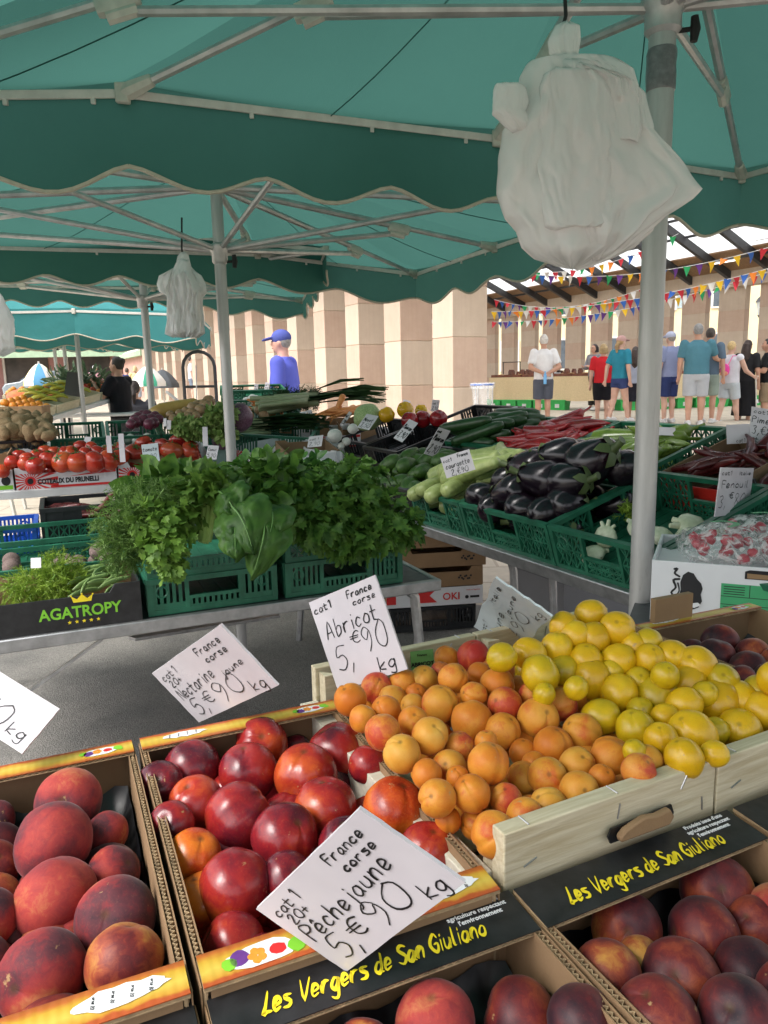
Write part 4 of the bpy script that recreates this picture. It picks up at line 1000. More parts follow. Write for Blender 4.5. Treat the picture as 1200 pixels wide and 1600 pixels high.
    if bottom:
        b = MB(); x = .012
        torso_tube(b, [(0, 0, hipz - .055, .078 * bw + x, .062 + x), (0, 0, hipz, .096 * bw + x, .068 + x + belly * .4), (0, 0, hipz + .05, .094 * bw + x * .8, .064 + belly * .8 + x * .8)])
        if skirt:
            torso_tube(b, [(0, 0, .10 if skirt == 'long' else .27, .15, .13), (0, 0, hipz - .06, .115 * bw, .09), (0, 0, hipz + .03, .094 * bw + x, .066 + x)])
        else:
            for (hp_, k, an) in Lg:
                end = lerp(hp_, k, .93) if shorts is True else lerp(hp_, k, shorts) if shorts else lerp(k, an, .9)
                if shorts: b.tube([hp_, lerp(hp_, end, .5), end], [.066 * (.45 + .55 * bw), .062 * (.45 + .55 * bw), .058 * (.45 + .55 * bw)], 14)
                else: b.tube([hp_, k, lerp(k, an, .5), end], [.064, .05, .044, .04], 14)
        remesh(b.build('skirt' if skirt else 'shorts' if shorts else 'trousers', [cloth(bottom)], root, sharp=180), vox, 3)
    # hair or cap
    hm = mat('hair', hair, .65, .25, 60, bump=.5, bscale=120)
    b = MB()
    ell(b, headc + Vector((0, -.008, .012)), (.049, .058, .064))
    if hairlen == 'long': b.tube([headc + Vector((0, -.03, .02)), headc + Vector((0, -.05, -.06)), headc + Vector((0, -.062, -.16)), headc + Vector((0, -.06, -.23))], [.046, .055, .052, .02], 12, sx=1.15)
    elif hairlen == 'bob': b.tube([headc + Vector((0, -.018, .02)), headc + Vector((0, -.022, -.055))], [.055, .058], 12)
    elif hairlen == 'bun': ell(b, headc + Vector((0, -.055, .035)), (.026, .026, .026))
    elif hairlen == 'tail': b.tube([headc + Vector((0, -.05, .0)), headc + Vector((0, -.075, -.05)), headc + Vector((0, -.07, -.13))], [.022, .024, .010], 10)
    # trim the hair away from the face
    ho = remesh(b.build('hair', [hm], root, sharp=180), vox, 2)
    for v_ in ho.data.vertices:
        d = v_.co - headc
        if d.y > .018 and d.z < .034: v_.co.y = headc.y + .016
    if cap:
        b = MB(); ell(b, headc + Vector((0, -.004, .026)), (.053, .063, .052)); 
        b.lathe([(.001, -.006), (.058, -.006), (.058, .004), (.001, .004)], 16, M=Matrix.Translation(headc + Vector((0, .062, .026))) @ Matrix.Rotation(rad(-12), 4, 'X') @ Matrix.Diagonal((.78, 1.05, 1, 1)))
        remesh(b.build('cap', [cloth(cap)], root, sharp=180), .006, 2)
    for (hp_, k, an) in Lg:
        b = MB(); b.tube([an + Vector((0, -.032, -.02)), an + Vector((0, .02, -.022)), an + Vector((0, .09, -.03)), an + Vector((0, .112, -.035))], [.024, .029, .024, .012], 12)
        b.box(an + Vector((0, .035, -.040)), (.05, .15, .010))
        remesh(b.build('shoe', [cloth(shoes)], root, sharp=180), .006, 2)
    return root, A, headc
def stand(px_, foot_y, Y):
    p = PY(px_, foot_y, Y); return p
def crowd(px_, top_y, foot_y, **k):
    """someone on the hall floor: distance from the picture height"""
    Hh = k.pop('H', 1.72); Y = FPX * Hh / (foot_y - top_y) / 1.0
    p = PY(px_, foot_y, Y); return person((p.x, p.y, p.z), Hh, **k)
r, A, hc = crowd(848, 527, 664, H=1.76, heading=4, label='white haired man in a white polo seen from behind, a blue bottle behind him', top=(.75, .76, .78), bottom=(.09, .10, .13), hair=(.62, .60, .57), arms=('back', 'back'), bw=1.02)
b = MB(); b.lathe([(.001, -.07), (.018, -.07), (.018, .03), (.008, .05), (.008, .07), (.001, .07)], 12)
bt = b.build('water_bottle', [mat('blue_bottle_plastic', (.16, .42, .75), .2, .1, 9)]); bt.matrix_world = r.matrix_world @ Matrix.Translation((-.02, -.135, .53)); tag(bt, 'small blue water bottle in the hands of the man in the white polo', 'bottle')
crowd(940, 541, 660, H=1.62, heading=-8, label='woman with short blond hair seen from behind in a red T-shirt and black shorts', top=(.62, .025, .035), bottom=(.015, .015, .02), hair=(.42, .30, .15), hairlen='bob', bw=1.05, skin=SKINP)
crowd(966, 529, 659, H=1.68, heading=-62, label='woman in a teal T-shirt and pink cap walking, navy shorts', top=(.03, .23, .33), bottom=(.04, .06, .17), hair=(.40, .26, .12), hairlen='tail', cap=(.58, .36, .34), stride=.09, arms=('swing', 'down'), shorts=.45, skin=SKINP)
crowd(989, 545, 658, H=1.60, heading=-20, label='person mostly hidden by the near pole, in a pale blue top and dark skirt', top=(.42, .48, .60), bottom=(.02, .02, .03), hair=(.05, .035, .03), hairlen='long', skirt=True)
crowd(1043, 523, 660, H=1.74, heading=20, label='man in a lavender blue T-shirt, light cap and navy shorts, seen from behind', top=(.26, .30, .48), bottom=(.03, .045, .14), hair=(.3, .27, .24), cap=(.46, .50, .66), skin=SKINP)
crowd(1084, 511, 664, H=1.84, heading=-12, label='tall grey haired man seen from behind in a teal T-shirt and light grey shorts', top=(.075, .20, .26), bottom=(.42, .44, .47), hair=(.26, .26, .26), bw=1.16, belly=.01, arms=('down', 'hug'), stride=.03)
crowd(1103, 517, 660, H=1.78, heading=-40, label='dark haired man in a slate T-shirt and grey-green shorts beside the tall man in teal', top=(.10, .15, .21), bottom=(.24, .30, .26), hair=(.06, .05, .045))
r, A, hc = crowd(1136, 537, 664, H=1.64, heading=-58, label='blond woman in a white tank top with a pink backpack, walking with a cane', top=(.66, .66, .72), bottom=(.48, .53, .57), hair=(.55, .40, .19), bw=1.12, belly=.012, stride=.10, arms=('swing', 'cane'), sleeves='none', skin=SKINP, shorts=.8)
Mr = r.matrix_world
b = MB(); ell(b, (0, 0, 0), (.062, .034, .075)); 
bp_ = thing('backpack', 'small pink and orange backpack worn by the woman with the cane', 'backpack', Mr @ Matrix.Translation((0, -.105, .665)))
remesh(b.build('pouch', [mat('pink_pack_cloth', (.75, .06, .34), .7, .3, 14)], bp_, sharp=180), .008, 2)
b = MB(); ell(b, (0, -.018, -.04), (.05, .024, .034)); b.build('pocket', [mat('orange_pack_cloth', (.75, .30, .20), .7, .4, 30)], bp_, sharp=180)
for s in (-1, 1): b = MB(); b.tube([(s * .04, 0, .06), (s * .06, .05, .165), (s * .07, .12, .165), (s * .075, .17, .08)], .006, 6); b.build('strap', [cloth((.75, .2, .4))], bp_)
cn = Mr @ A[1][3]; gnd = Vector((cn.x + .05, cn.y - .05, Mr.translation.z)); b = MB(); b.tube([cn + Vector((0, 0, .03)), gnd], .012, 8); b.tube([cn + Vector((-.06, 0, .02)), cn + Vector((0, 0, .035)), cn + Vector((.05, 0, .03))], .014, 8); tag(b.build('walking_cane', [G['white_bar']]), 'pale walking cane held by the woman with the pink backpack', 'cane')
crowd(1161, 535, 662, H=1.66, heading=-50, label='woman with long dark hair, black waistcoat over white and a long black skirt', top=(.02, .02, .023), bottom=(.012, .012, .014), hair=(.035, .02, .017), hairlen='long', skirt='long')
crowd(1193, 533, 668, H=1.76, heading=65, label='man in a black T-shirt and khaki shorts facing the woman with the cane', top=(.015, .016, .018), bottom=(.27, .20, .13), hair=(.025, .022, .02), bw=1.1, arms=('fwd', 'fwd'))
crowd(1118, 545, 640, H=1.68, heading=170, label='stallholder in dark clothes and sunglasses behind the tan fronted stall', top=(.03, .03, .035), bottom=(.03, .03, .03), hair=(.03, .025, .02), shorts=False)
crowd(927, 541, 640, H=1.64, heading=120, label='dark haired stallholder in grey leaning beyond the woman in red', top=(.25, .25, .28), bottom=(.03, .03, .03), hair=(.03, .02, .02), hairlen='bob', shorts=False, sleeves='long', arms=('fwd', 'fwd'))
# man in the blue cap walking past the colonnade
p = PY(441, 517, 8.3); zg = gz(p.x, p.y)
person((p.x, p.y, zg), (p.z - zg) / 1.0, 78, 'man in a blue baseball cap and royal blue T-shirt walking past the colonnade', (.11, .13, .55), (.08, .09, .12), (.3, .28, .26), cap=(.08, .10, .34), skin=mat('ruddy_skin', (.66, .36, .28), .5, .08, 10), bw=1.08, belly=.012)
# far man by the colonnade
p = PY(302, 627, 30); person((p.x, p.y, p.z), 1.72, -70, 'far off man in a white T-shirt looking at his phone, by the colonnade', (.6, .6, .63), (.18, .22, .28), (.05, .04, .035), arms=('up', 'down'), skin=SKINP)
# woman at the banana stall, the seated person, walkers beyond
p = PY(183, 558, 9.5); zg = gz(p.x, p.y)
person((p.x, p.y, zg), p.z - zg, 78, 'woman in a black T-shirt, hair in a bun, at the banana stall', (.012, .012, .015), (.06, .065, .07), (.035, .025, .022), arms=('up', 'up'), hairlen='bun', shorts=False, bw=1.08, skin=SKIN)
p = PY(209, 603, 10.2); zg = gz(p.x, p.y); zb_ = p.z - zg
st = thing('stool', 'low stool under the seated person in the grey jacket', 'stool', (p.x, p.y, zg + .0))
hs_ = max(.2, zb_ - .93)
b = MB(); b.lathe([(0, hs_ + .12), (.17, hs_ + .12), (.18, hs_ + .14), (.17, hs_ + .17), (0, hs_ + .17)], 16); b.build('seat', [G['wood_dark']], st)
for a in range(4): b = MB(); b.tube([(.1 * math.cos(a * 1.57), .1 * math.sin(a * 1.57), hs_ + .12), (.16 * math.cos(a * 1.57), .16 * math.sin(a * 1.57), 0)], .014, 6); b.build('leg', [G['wood_dark']], st)
person((p.x, p.y, zg + hs_ - .20), 1.55, 10, 'dark haired person seated with their back to us in a grey jacket', (.055, .055, .065), (.03, .03, .035), (.03, .02, .018), hairlen='tail', sleeves='long', arms=('fwd', 'fwd'), seated=True, bw=1.2, shorts=False)
for (px_, ty, fy, hd, lab, tc_, bc, hr_, kw) in (
    (154, 573, 640, 30, 'person in a pink top and white cap beyond the leafy greens of the banana stall', (.62, .34, .40), (.3, .3, .34), (.4, .3, .2), dict(cap=(.75, .75, .78))),
    (203, 577, 640, -20, 'passer-by in a navy dress behind the seated person', (.05, .06, .16), (.05, .06, .16), (.1, .07, .05), dict(skirt=True, sleeves='none')),
    (216, 574, 640, 25, 'blond passer-by in a yellow and white top behind the seated person', (.65, .60, .30), (.35, .42, .5), (.5, .38, .2), dict(hairlen='bob', sleeves='none'))):
    Y = FPX * 1.68 / (fy - ty); p = PY(px_, fy, Y); z_ = gz(p.x, p.y); person((p.x, p.y, p.z), 1.68, hd, lab, tc_, bc, hr_, **kw)
# ------------------------------------------------------------------ tables
def table(M, L, D, label, top='table_top', rim='steel', th=.035, legs=True, h=None, group=None, legx=None):
    """M: frame at the front edge, top surface at local z 0"""
    root = thing('market_table', label, 'table', M, group)
    b = MB(); b.b2((.02, .02, -th * .8), (L - .02, D - .02, 0)); b.build('table_top', [G[top]], root)
    b = MB(); r_ = .022
    b.b2((0, 0, -th), (L, r_, .004)); b.b2((0, D - r_, -th), (L, D, .004)); b.b2((0, r_, -th), (r_, D - r_, .0035)); b.b2((L - r_, r_, -th), (L, D - r_, .0035))
    b.build('rim', [G[rim]], root, bevel=.004)
    if legs:
        o = M.translation
        inv = M.inverted()
        for fx in (legx or (.08, L - .12)):
            for fy in (.07, D - .07):
                b = MB(); a = Vector((fx, fy, -th)); g_ = M @ a; hh = g_.z - gz(g_.x, g_.y)
                f = inv @ Vector((g_.x, g_.y, gz(g_.x, g_.y) + .002)); s = 1 if fx > L / 2 else -1
                b.tube([a, a + Vector((s * .03, 0, -.03)), lerp(a, f, .3) + Vector((s * .045, 0, 0)), f], .017, 8, sx=1.3)
                b.build('leg', [G['steel']], root)
        if D < 1: b = MB(); b.bar((L * .12, .07, -th - .02), (L * .75, D * .5, -.42), .028, .008); b.build('brace', [G['steel']], root)
    return root
MA = 23.0
TM0 = PZ(690, 907, .66); um = Vector((math.cos(rad(MA)), math.sin(rad(MA)), 0)); vm = Vector((-um.y, um.x, 0))
LM = 1.75; FM = frame(TM0 - um * LM, MA); DM = 1.50
mt = table(FM, LM, DM, 'grey edged table holding the herb crates and the black box with the crown', legx=(.25, LM - .10))
fi = FM.inverted()
b = MB(); b.bar(fi @ PY(206, 998, 2.25), fi @ PY(432, 962, 2.75), .035, .010); b.build('folding_bar', [G['steel']], mt)
b = MB(); b.bar(fi @ PY(160, 998, 2.15), fi @ PY(20, 1098, 2.1), .020, .008); b.build('side_brace', [G['steel']], mt)
def on_mid(px_, py_, z=.66): return FM.inverted() @ PZ(px_, py_, z)
# tilted vegetable display
RA, RT_ = 27.0, math.degrees(math.atan(.30))
pr0 = PZ(855, 821, .85); ur = Vector((math.cos(rad(RA)), math.sin(rad(RA)), 0)); vr = Vector((-ur.y, ur.x, 0))
wr = (ur * math.cos(rad(RT_)) + Vector((0, 0, math.sin(rad(RT_))))); nr = (-vr).cross(wr)
def FR(o, dz=0):  # frame with x towards the viewer's right, y up the slope
    M = Matrix((-vr, wr, nr)).transposed().to_4x4(); M.translation = Vector(o) + nr * dz; return M
def PRp(px_, py_, dz=0.0): return PP(px_, py_, pr0 + nr * dz, nr)
CH = .155
TR0 = pr0 - nr * CH
XL = 4.4
FT = FR(TR0 + vr * XL - wr * .02)
tr_ = table(FT, XL + .50, .98, 'long sloping display table under the courgettes, aubergines and fennel', legs=False, th=.045)
inv = FT.inverted()
for fx in (XL - .4, XL + .25, XL + .45):
    for fy in (.10, .3) if fx < XL + .4 else (.08,):
        a = Vector((fx, fy, -.045)); g_ = FT @ a; f = inv @ Vector((g_.x, g_.y, .002)); b = MB()
        k1 = inv @ (g_ + ur * .03 + Vector((0, 0, -.1))); k2 = inv @ Vector((g_.x + .05 * ur.x, g_.y + .05 * ur.y, .25))
        b.tube([a, k1, k2, f], .016, 8); b.build('leg', [G['steel']], tr_)
for fx in (.3, 1.9, 3.4, XL):
    a = Vector((fx, .88, -.045)); g_ = FT @ a; f = inv @ Vector((g_.x, g_.y, .002)); b = MB(); b.tube([a, f], .016, 8); b.build('leg', [G['steel']], tr_)
# grey plastic tub under the display
p = PZ(905, 945, .33); gt = thing('storage_tub', 'plain grey tub standing under the fennel crate', 'tub', frame((p.x + .05, p.y + .15, .005), 27))
b = MB(); vs = [(-.25, -.17, 0), (.25, -.17, 0), (.25, .17, 0), (-.25, .17, 0), (-.27, -.19, .46), (.27, -.19, .46), (.27, .19, .46), (-.27, .19, .46)]
b.add(vs, [(3, 2, 1, 0), (0, 1, 5, 4), (1, 2, 6, 5), (2, 3, 7, 6), (3, 0, 4, 7)]); gp = mat('grey_tub_plastic', (.16, .16, .17), .5, .1, 6); b.build('tub_body', [gp], gt); b = MB(); b.b2((-.28, -.2, .46), (.28, .2, .49)); b.build('rim', [gp], gt, bevel=.008)

# ------------------------------------------------------------------ crates
def lattice_panel(L, h, style, t=.010):
    """upright panel along x from 0 to L, thickness t in +y"""
    b = MB()
    rt = .016; rb = .016
    b.b2((0, -.004, h - rt), (L, t + .004, h)); b.b2((0, 0, 0), (L, t, rb)); b.b2((0, -.002, rb), (.018, t + .002, h - rt)); b.b2((L - .018, -.002, rb), (L, t + .002, h - rt))
    hx0, hx1 = L / 2 - min(.075, L * .19), L / 2 + min(.075, L * .19); hz = h * .45
    b.b2((hx0 - .012, -.001, rb), (hx0, t + .001, h - rt)); b.b2((hx1, -.001, rb), (hx1 + .012, t + .001, h - rt)); b.b2((hx0, -.001, hz - .010), (hx1, t + .001, hz))
    iy0, iy1 = t * .25, t * .7
    def cell(x0, x1, z0, z1, k):
        if style == 'slot':
            n_ = max(1, int((x1 - x0) / .016)); wd = (x1 - x0) / n_
            for i in range(n_): b.b2((x0 + wd * i, iy0, z0), (x0 + wd * (i + .55), iy1, z1))
            b.b2((x0, iy0 * .8, z0), (x1, iy1 * 1.05, z0 + (z1 - z0) * .22))
        elif style == 'solid':
            b.b2((x0, iy0, z0), (x1, iy1, z1))
            n_ = max(1, int((x1 - x0) / .05))
            for i in range(1, n_): b.b2((x0 + (x1 - x0) * i / n_ - .003, 0, z0), (x0 + (x1 - x0) * i / n_ + .003, t, z1))
        else:
            n_ = max(1, round((x1 - x0) / .042)); wd = (x1 - x0) / n_
            for i in range(n_):
                a, c = x0 + wd * i, x0 + wd * (i + 1)
                if i: b.b2((a - .0025, iy0, z0), (a + .0025, t * .95, z1))
                zm = (z0 + z1) / 2
                b.bar((a, t / 2, z0), (c, t / 2, zm), .0045, .0055, up=(0, 1, 0)); b.bar((a, t / 2 + .0004, zm), (c, t / 2 + .0004, z0), .0045, .0055, up=(0, 1, 0))
                b.bar((a, t / 2, zm), (c, t / 2, z1), .0045, .0055, up=(0, 1, 0)); b.bar((a, t / 2 + .0004, z1), (c, t / 2 + .0004, zm), .0045, .0055, up=(0, 1, 0))
                b.bar(((a + c) / 2, t / 2 - .0003, z0), ((a + c) / 2, t / 2 - .0003, z1), .004, .004, up=(0, 1, 0))
            b.b2((x0, iy0, (z0 + z1) / 2 - .003), (x1, t * .9, (z0 + z1) / 2 + .003))
    cell(.018, hx0 - .012, rb, h - rt, 0); cell(hx1 + .012, L - .018, rb, h - rt, 1); cell(hx0, hx1, rb, hz - .010, 2)
    if style != 'solid':
        # ring stiffeners near the ends
        for cx in (.018 + (hx0 - .03) * .28, L - .018 - (hx0 - .03) * .28):
            cz = h * .62; R_ = h * .15; q = [(cx + R_ * math.cos(a * .524), t * .55, cz + R_ * math.sin(a * .524)) for a in range(13)]; b.tube(q, .004, 5, cap=False)
    return b
_pc = {}
def vcrate(M, W, D, h, label, m='green_plastic', style='truss', group=None, cat='crate', name='plastic_crate'):
    """open plastic crate; local x along the front, y back, z up, origin at front left bottom"""
    root = thing(name, label, cat, M, group)
    mm = G[m]; key = (round(W, 3), round(D, 3), round(h, 3), m, style)
    if key not in _pc:
        pf = lattice_panel(W, h, style).mesh('front_panel', [mm], 30)
        ps = lattice_panel(D - .022, h, style).mesh('side_panel', [mm], 30)
        bb = MB(); bb.b2((.004, .004, .004), (W - .004, D - .004, .010))
        for k in range(1, int(W / .05)): bb.b2((k * .05 - .004, .01, .010), (k * .05 + .004, D - .01, .013))
        _pc[key] = (pf, ps, bb.mesh('base', [mm], 30))
    pf, ps, bb = _pc[key]
    for me, nm, Mx in ((pf, 'front_panel', Matrix.Identity(4)), (pf, 'back_panel', Matrix.Translation((W, D, 0)) @ Matrix.Rotation(math.pi, 4, 'Z')),
                       (ps, 'side_panel', Matrix.Translation((0, D - .011, 0)) @ Matrix.Rotation(-math.pi / 2, 4, 'Z')), (ps, 'side_panel', Matrix.Translation((W, .011, 0)) @ Matrix.Rotation(math.pi / 2, 4, 'Z')),
                       (bb, 'base', Matrix.Identity(4))):
        o = bpy.data.objects.new(nm, me); COL.objects.link(o); o.parent = root; o.matrix_local = Mx
    return root
def flute_wall(b, L, h, t, mi_in=0, mi_edge=1, wave=.0058):
    """corrugated wall along x: two liners with a wavy sheet between, thickness t in +y"""
    s = .0011
    b.b2((0, 0, 0), (L, s, h), mi_in); b.b2((0, t - s, 0), (L, t, h), mi_in)
    n_ = int(L / wave) * 4; vs = []
    for i in range(n_ + 1):
        y = t / 2 + (t / 2 - s - .0004) * math.sin(i / 4 * 2 * math.pi + .9 * mnoise.noise(Vector((i * .13, L, 0)))) * (.72 + .4 * mnoise.noise(Vector((i * .21, 0, L))))
        for dy in (-.0005, .0005): vs += [(L * i / n_, y + dy, 0), (L * i / n_, y + dy, h - .0008)]
    fs = []
    for i in range(n_):
        a = 4 * i
        fs += [(a + 1, a + 3, a + 7, a + 5), (a, a + 1, a + 5, a + 4), (a + 3, a + 2, a + 6, a + 7)]
    b.add(vs, fs, mi_edge)
def flap(b, L, wd, t=.005, mi=0, mi_edge=1, wave=.0075):
    """printed flap lying flat: x along L, y width; its inner cut edge (y=0) shows the fluting"""
    b.b2((0, 0.0002, t - .001), (L, wd, t), mi); b.b2((0, 0.0002, 0), (L, wd, .001), mi_edge)
    n_ = int(L / wave) * 4; vs = []
    for i in range(n_ + 1):
        z = t / 2 + (t / 2 - .0014) * math.sin(i / 4 * 2 * math.pi); vs += [(L * i / n_, 0.001, z - .0005), (L * i / n_, .001, z + .0005), (L * i / n_, wd * .5, z - .0005), (L * i / n_, wd * .5, z + .0005)]
    fs = []
    for i in range(n_):
        a = 4 * i; fs += [(a, a + 1, a + 5, a + 4), (a + 1, a + 3, a + 7, a + 5), (a + 2, a, a + 4, a + 6)]
    b.add(vs, fs, mi_edge)
    b.b2((0, wd * .5, .001), (L, wd - .0003, t - .001), mi_edge)
def sunny():
    """flap print: yellow band between red-brown borders"""
    m, t, p, o = nodes('printed_yellow_red_flap')
    tc = N(t, 'ShaderNodeTexCoord'); sx = N(t, 'ShaderNodeSeparateXYZ'); t.links.new(tc.outputs['Generated'], sx.inputs[0])
    nz = N(t, 'ShaderNodeTexNoise', Scale=5, Detail=3); mp = N(t, 'ShaderNodeMapping'); mp.inputs['Scale'].default_value = (4, .6, 1); t.links.new(tc.outputs['Generated'], mp.inputs[0]); t.links.new(mp.outputs[0], nz.inputs['Vector'])
    ad = N(t, 'ShaderNodeMath', operation='MULTIPLY_ADD'); ad.inputs[1].default_value = .22; t.links.new(nz.outputs[0], ad.inputs[0]); t.links.new(sx.outputs['Y'], ad.inputs[2])
    r = ramp(t, [(.05, (.22, .05, .015)), (.22, (.42, .12, .02)), (.38, (.52, .31, .03)), (.68, (.58, .43, .07)), (.92, (.52, .26, .03)), (1.0, (.40, .08, .02))], ad.outputs[0])
    t.links.new(r.outputs[0], p.inputs['Base Color']); p.inputs['Roughness'].default_value = .42
    wv = N(t, 'ShaderNodeTexWave', Scale=38, Distortion=.4); t.links.new(tc.outputs['Object'], wv.inputs['Vector']); bp = N(t, 'ShaderNodeBump', Strength=.10, Distance=.002); t.links.new(wv.outputs[0], bp.inputs['Height']); t.links.new(bp.outputs[0], p.inputs['Normal'])
    return m
G['sunny'] = sunny()
def disc(b, x, y, r, z, mi=0, n=12, sy=1.0, rr=None):
    rr = rr or rnd
    b.poly([(x + r * math.cos(6.2832 * i / n) * rr.uniform(.88, 1.08), y + r * sy * math.sin(6.2832 * i / n) * rr.uniform(.88, 1.08), z) for i in range(n)], mi)
def motif(parent, x, y, s, z, flip=1):
    """little printed fruit: white outline, leaves, plum, apricots, pepper"""
    b = MB()
    disc(b, x, y, s * 1.0, z, 0, 16, .42); disc(b, x - flip * s * .62, y - s * .05, s * .28, z + .0001, 1); disc(b, x - flip * s * .92, y + s * .05, s * .22, z + .0001, 4, 9)
    for k in range(5): disc(b, x - flip * s * .15 + s * .14 * math.cos(k * 1.26), y + s * .04 + s * .16 * math.sin(k * 1.26), s * .13, z + .0002 + k * .00002, 2)
    disc(b, x + flip * s * .42, y + s * .02, s * .26, z + .00015, 3, 10, .75); disc(b, x + flip * s * .95, y + s * .08, s * .26, z + .0001, 4, 9); disc(b, x + flip * s * 1.1, y - s * .08, s * .16, z + .00012, 4, 9)
    b.build('printed_fruit', [G['white_ink'], G['purple_ink'], G['orange_ink'], G['red_ink'], G['lime_ink']], parent)
def torn_label(parent, x, y, L, wd, z):
    r = random.Random(int(x * 1000)); b = MB(); n_ = 22
    b.poly([(x + L / 2 * math.cos(6.2832 * i / n_) * r.uniform(.82, 1.08), y + wd / 2 * math.sin(6.2832 * i / n_) * r.uniform(.7, 1.2), z) for i in range(n_)])
    b.build('torn_label', [G['white_ink']], parent)
    t = MB()
    for k in range(4): write(t, 'orse 20', x - L * .3 + L * .19 * k, y - wd * .28, wd * .13, .0006, 78, z + .0003, r=r)
    t.build('label_print', [G['ink']], parent)
def fruit_box(M, W, D, h, label, front=True, backflap=True, backprint='sunny', inner='card_dark', tray=None, corner=False, front_h=None, fl=.034, motif_side=1, rim_block=True, group=None):
    """cardboard fruit tray; origin front left bottom"""
    root = thing('fruit_box', label, 'fruit box', M, group); t = .009
    for nm, Mx, L in (('side_wall', Matrix.Translation((t, 0, 0)) @ Matrix.Rotation(math.pi / 2, 4, 'Z'), D), ('side_wall', Matrix.Translation((W, 0, 0)) @ Matrix.Rotation(math.pi / 2, 4, 'Z'), D)):
        b = MB(); flute_wall(b, L, h, t); o = b.build(nm, [G['card'], G['card_edge']], root); o.matrix_local = Mx
    b = MB(); b.b2((t, 0, 0), (W - t, .004, h - .002)); b.build('front_wall', [G['card']], root)
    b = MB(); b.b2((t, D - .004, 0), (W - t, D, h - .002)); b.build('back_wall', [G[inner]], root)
    b = MB(); b.b2((t, .004, .002), (W - t, D - .004, .006)); b.build('base', [G[tray or 'card']], root)
    if tray:
        b = MB(); nx_, ny_ = 16, 22; vs = []
        for j in range(ny_ + 1):
            for i in range(nx_ + 1):
                x = t + .003 + (W - 2 * t - .006) * i / nx_; y = .007 + (D - .014) * j / ny_
                vs.append((x, y, .020 + .013 * math.sin(x * 95) * math.sin(y * 95) + (.030 if i in (0, nx_) or j in (0, ny_) else 0)))
        b.add(vs, [(j * (nx_ + 1) + i, j * (nx_ + 1) + i + 1, (j + 1) * (nx_ + 1) + i + 1, (j + 1) * (nx_ + 1) + i) for j in range(ny_) for i in range(nx_)])
        b.build('moulded_tray', [G[tray]], root, sharp=180)
    if front:
        b = MB(); flap(b, W - .004, fl); o = b.build('front_flap', [G['sunny'], G['card_edge']], root)
        o.matrix_local = Matrix.Translation((W - .002, fl - .004, h)) @ Matrix.Rotation(math.pi, 4, 'Z') @ Matrix.Rotation(rad(-4), 4, 'X')
        motif(o, W * .80, fl * .55, .030, .0056, -1); torn_label(o, W * .18, fl * .45, .075, .020, .0058)
    if backflap:
        b = MB(); flap(b, W - .004, fl if backprint == 'sunny' else .052); o = b.build('back_flap', [G['sunny' if backprint == 'sunny' else 'black_card'], G['card_edge']], root)
        o.matrix_local = Matrix.Translation((.002, D + .004, h)) @ Matrix.Rotation(rad(0 if backprint == 'sunny' else 4), 4, 'X') @ Matrix.Translation((0, -(fl if backprint == 'sunny' else .052), 0))
        if backprint == 'sunny': motif(o, W * .84, fl * .5, .022, .0056); torn_label(o, W * .20, fl * .55, .06, .014, .0058)
        else:
            if backprint == 'plain': return root
            tb = MB(); wdt = write(tb, 'Les Vergers de San Giuliano', 0, 0, .0185, .0047, 0, 0, slant=.45, jit=.12, gap=1.5, squeeze=.95, taper=.62)
            k = W * .70 / wdt; lo = tb.build('lettering', [G['yellow_ink']], o); lo.matrix_local = Matrix.Translation((W * .13, .013, .0058)) @ Matrix.Diagonal((k, 1, 1, 1))
            for i_, ln in enumerate(("Produits issus d'une", 'agriculture respectant', "l'environnement")):
                textmesh('small_print', ln, .0068, G['white_ink'], o, Matrix.Translation((W * .84, .045 - .0072 * i_, .0058)), bold=.00008, align='CENTER')
    if corner:
        for x in (t + .001, W - t - .015):
            for y in (.001, D - .020):
                b = MB(); b.b2((x, y, h - .004), (x + .014, y + .019, h + .008)); b.build('corner_post', [G['card_edge']], root, bevel=.003)
    return root
# ------------------------------------------------------------------ the fruit stand (nearest the camera)
UA = 23.5
uf = Vector((math.cos(rad(UA)), math.sin(rad(UA)), 0)); vf = Vector((-uf.y, uf.x, 0))
ZT, ZL = .885, .868                     # rims of the upper and lower row
HB = .105
def near_frame(px_, py_, z): return frame(PZ(px_, py_, z), UA)
st0 = PZ(300, 1492, ZT) - uf * .55 - vf * .42
ft = frame(Vector((st0.x, st0.y, ZL - HB - .004)), UA)
table(ft, 1.62, .40, 'hidden low table under the front row of peach boxes', h=1)
ft2 = frame(Vector((st0.x, st0.y, ZT - HB - .004)) + vf * .485, UA)
table(ft2, 1.62, .335, 'low table under the nectarines, apricots and yellow plums')
# upper row, left to right: peaches, nectarines (28 x 41 cm)
NW, ND = .272, .443
nb = near_frame(300, 1492, ZT); Mn = nb @ Matrix.Translation((0, -.038, -HB))
box_nec = fruit_box(Mn, NW, ND, HB, 'cardboard box of dark red nectarines in a red liner, beside the apricot crate', tray='red_tray')
Mp = Mn @ Matrix.Translation((-NW - .006, 0, 0))
box_pea = fruit_box(Mp, NW, ND, HB, 'cardboard box of fuzzy peaches with a torn white label on its yellow front flap', tray='black_tray')
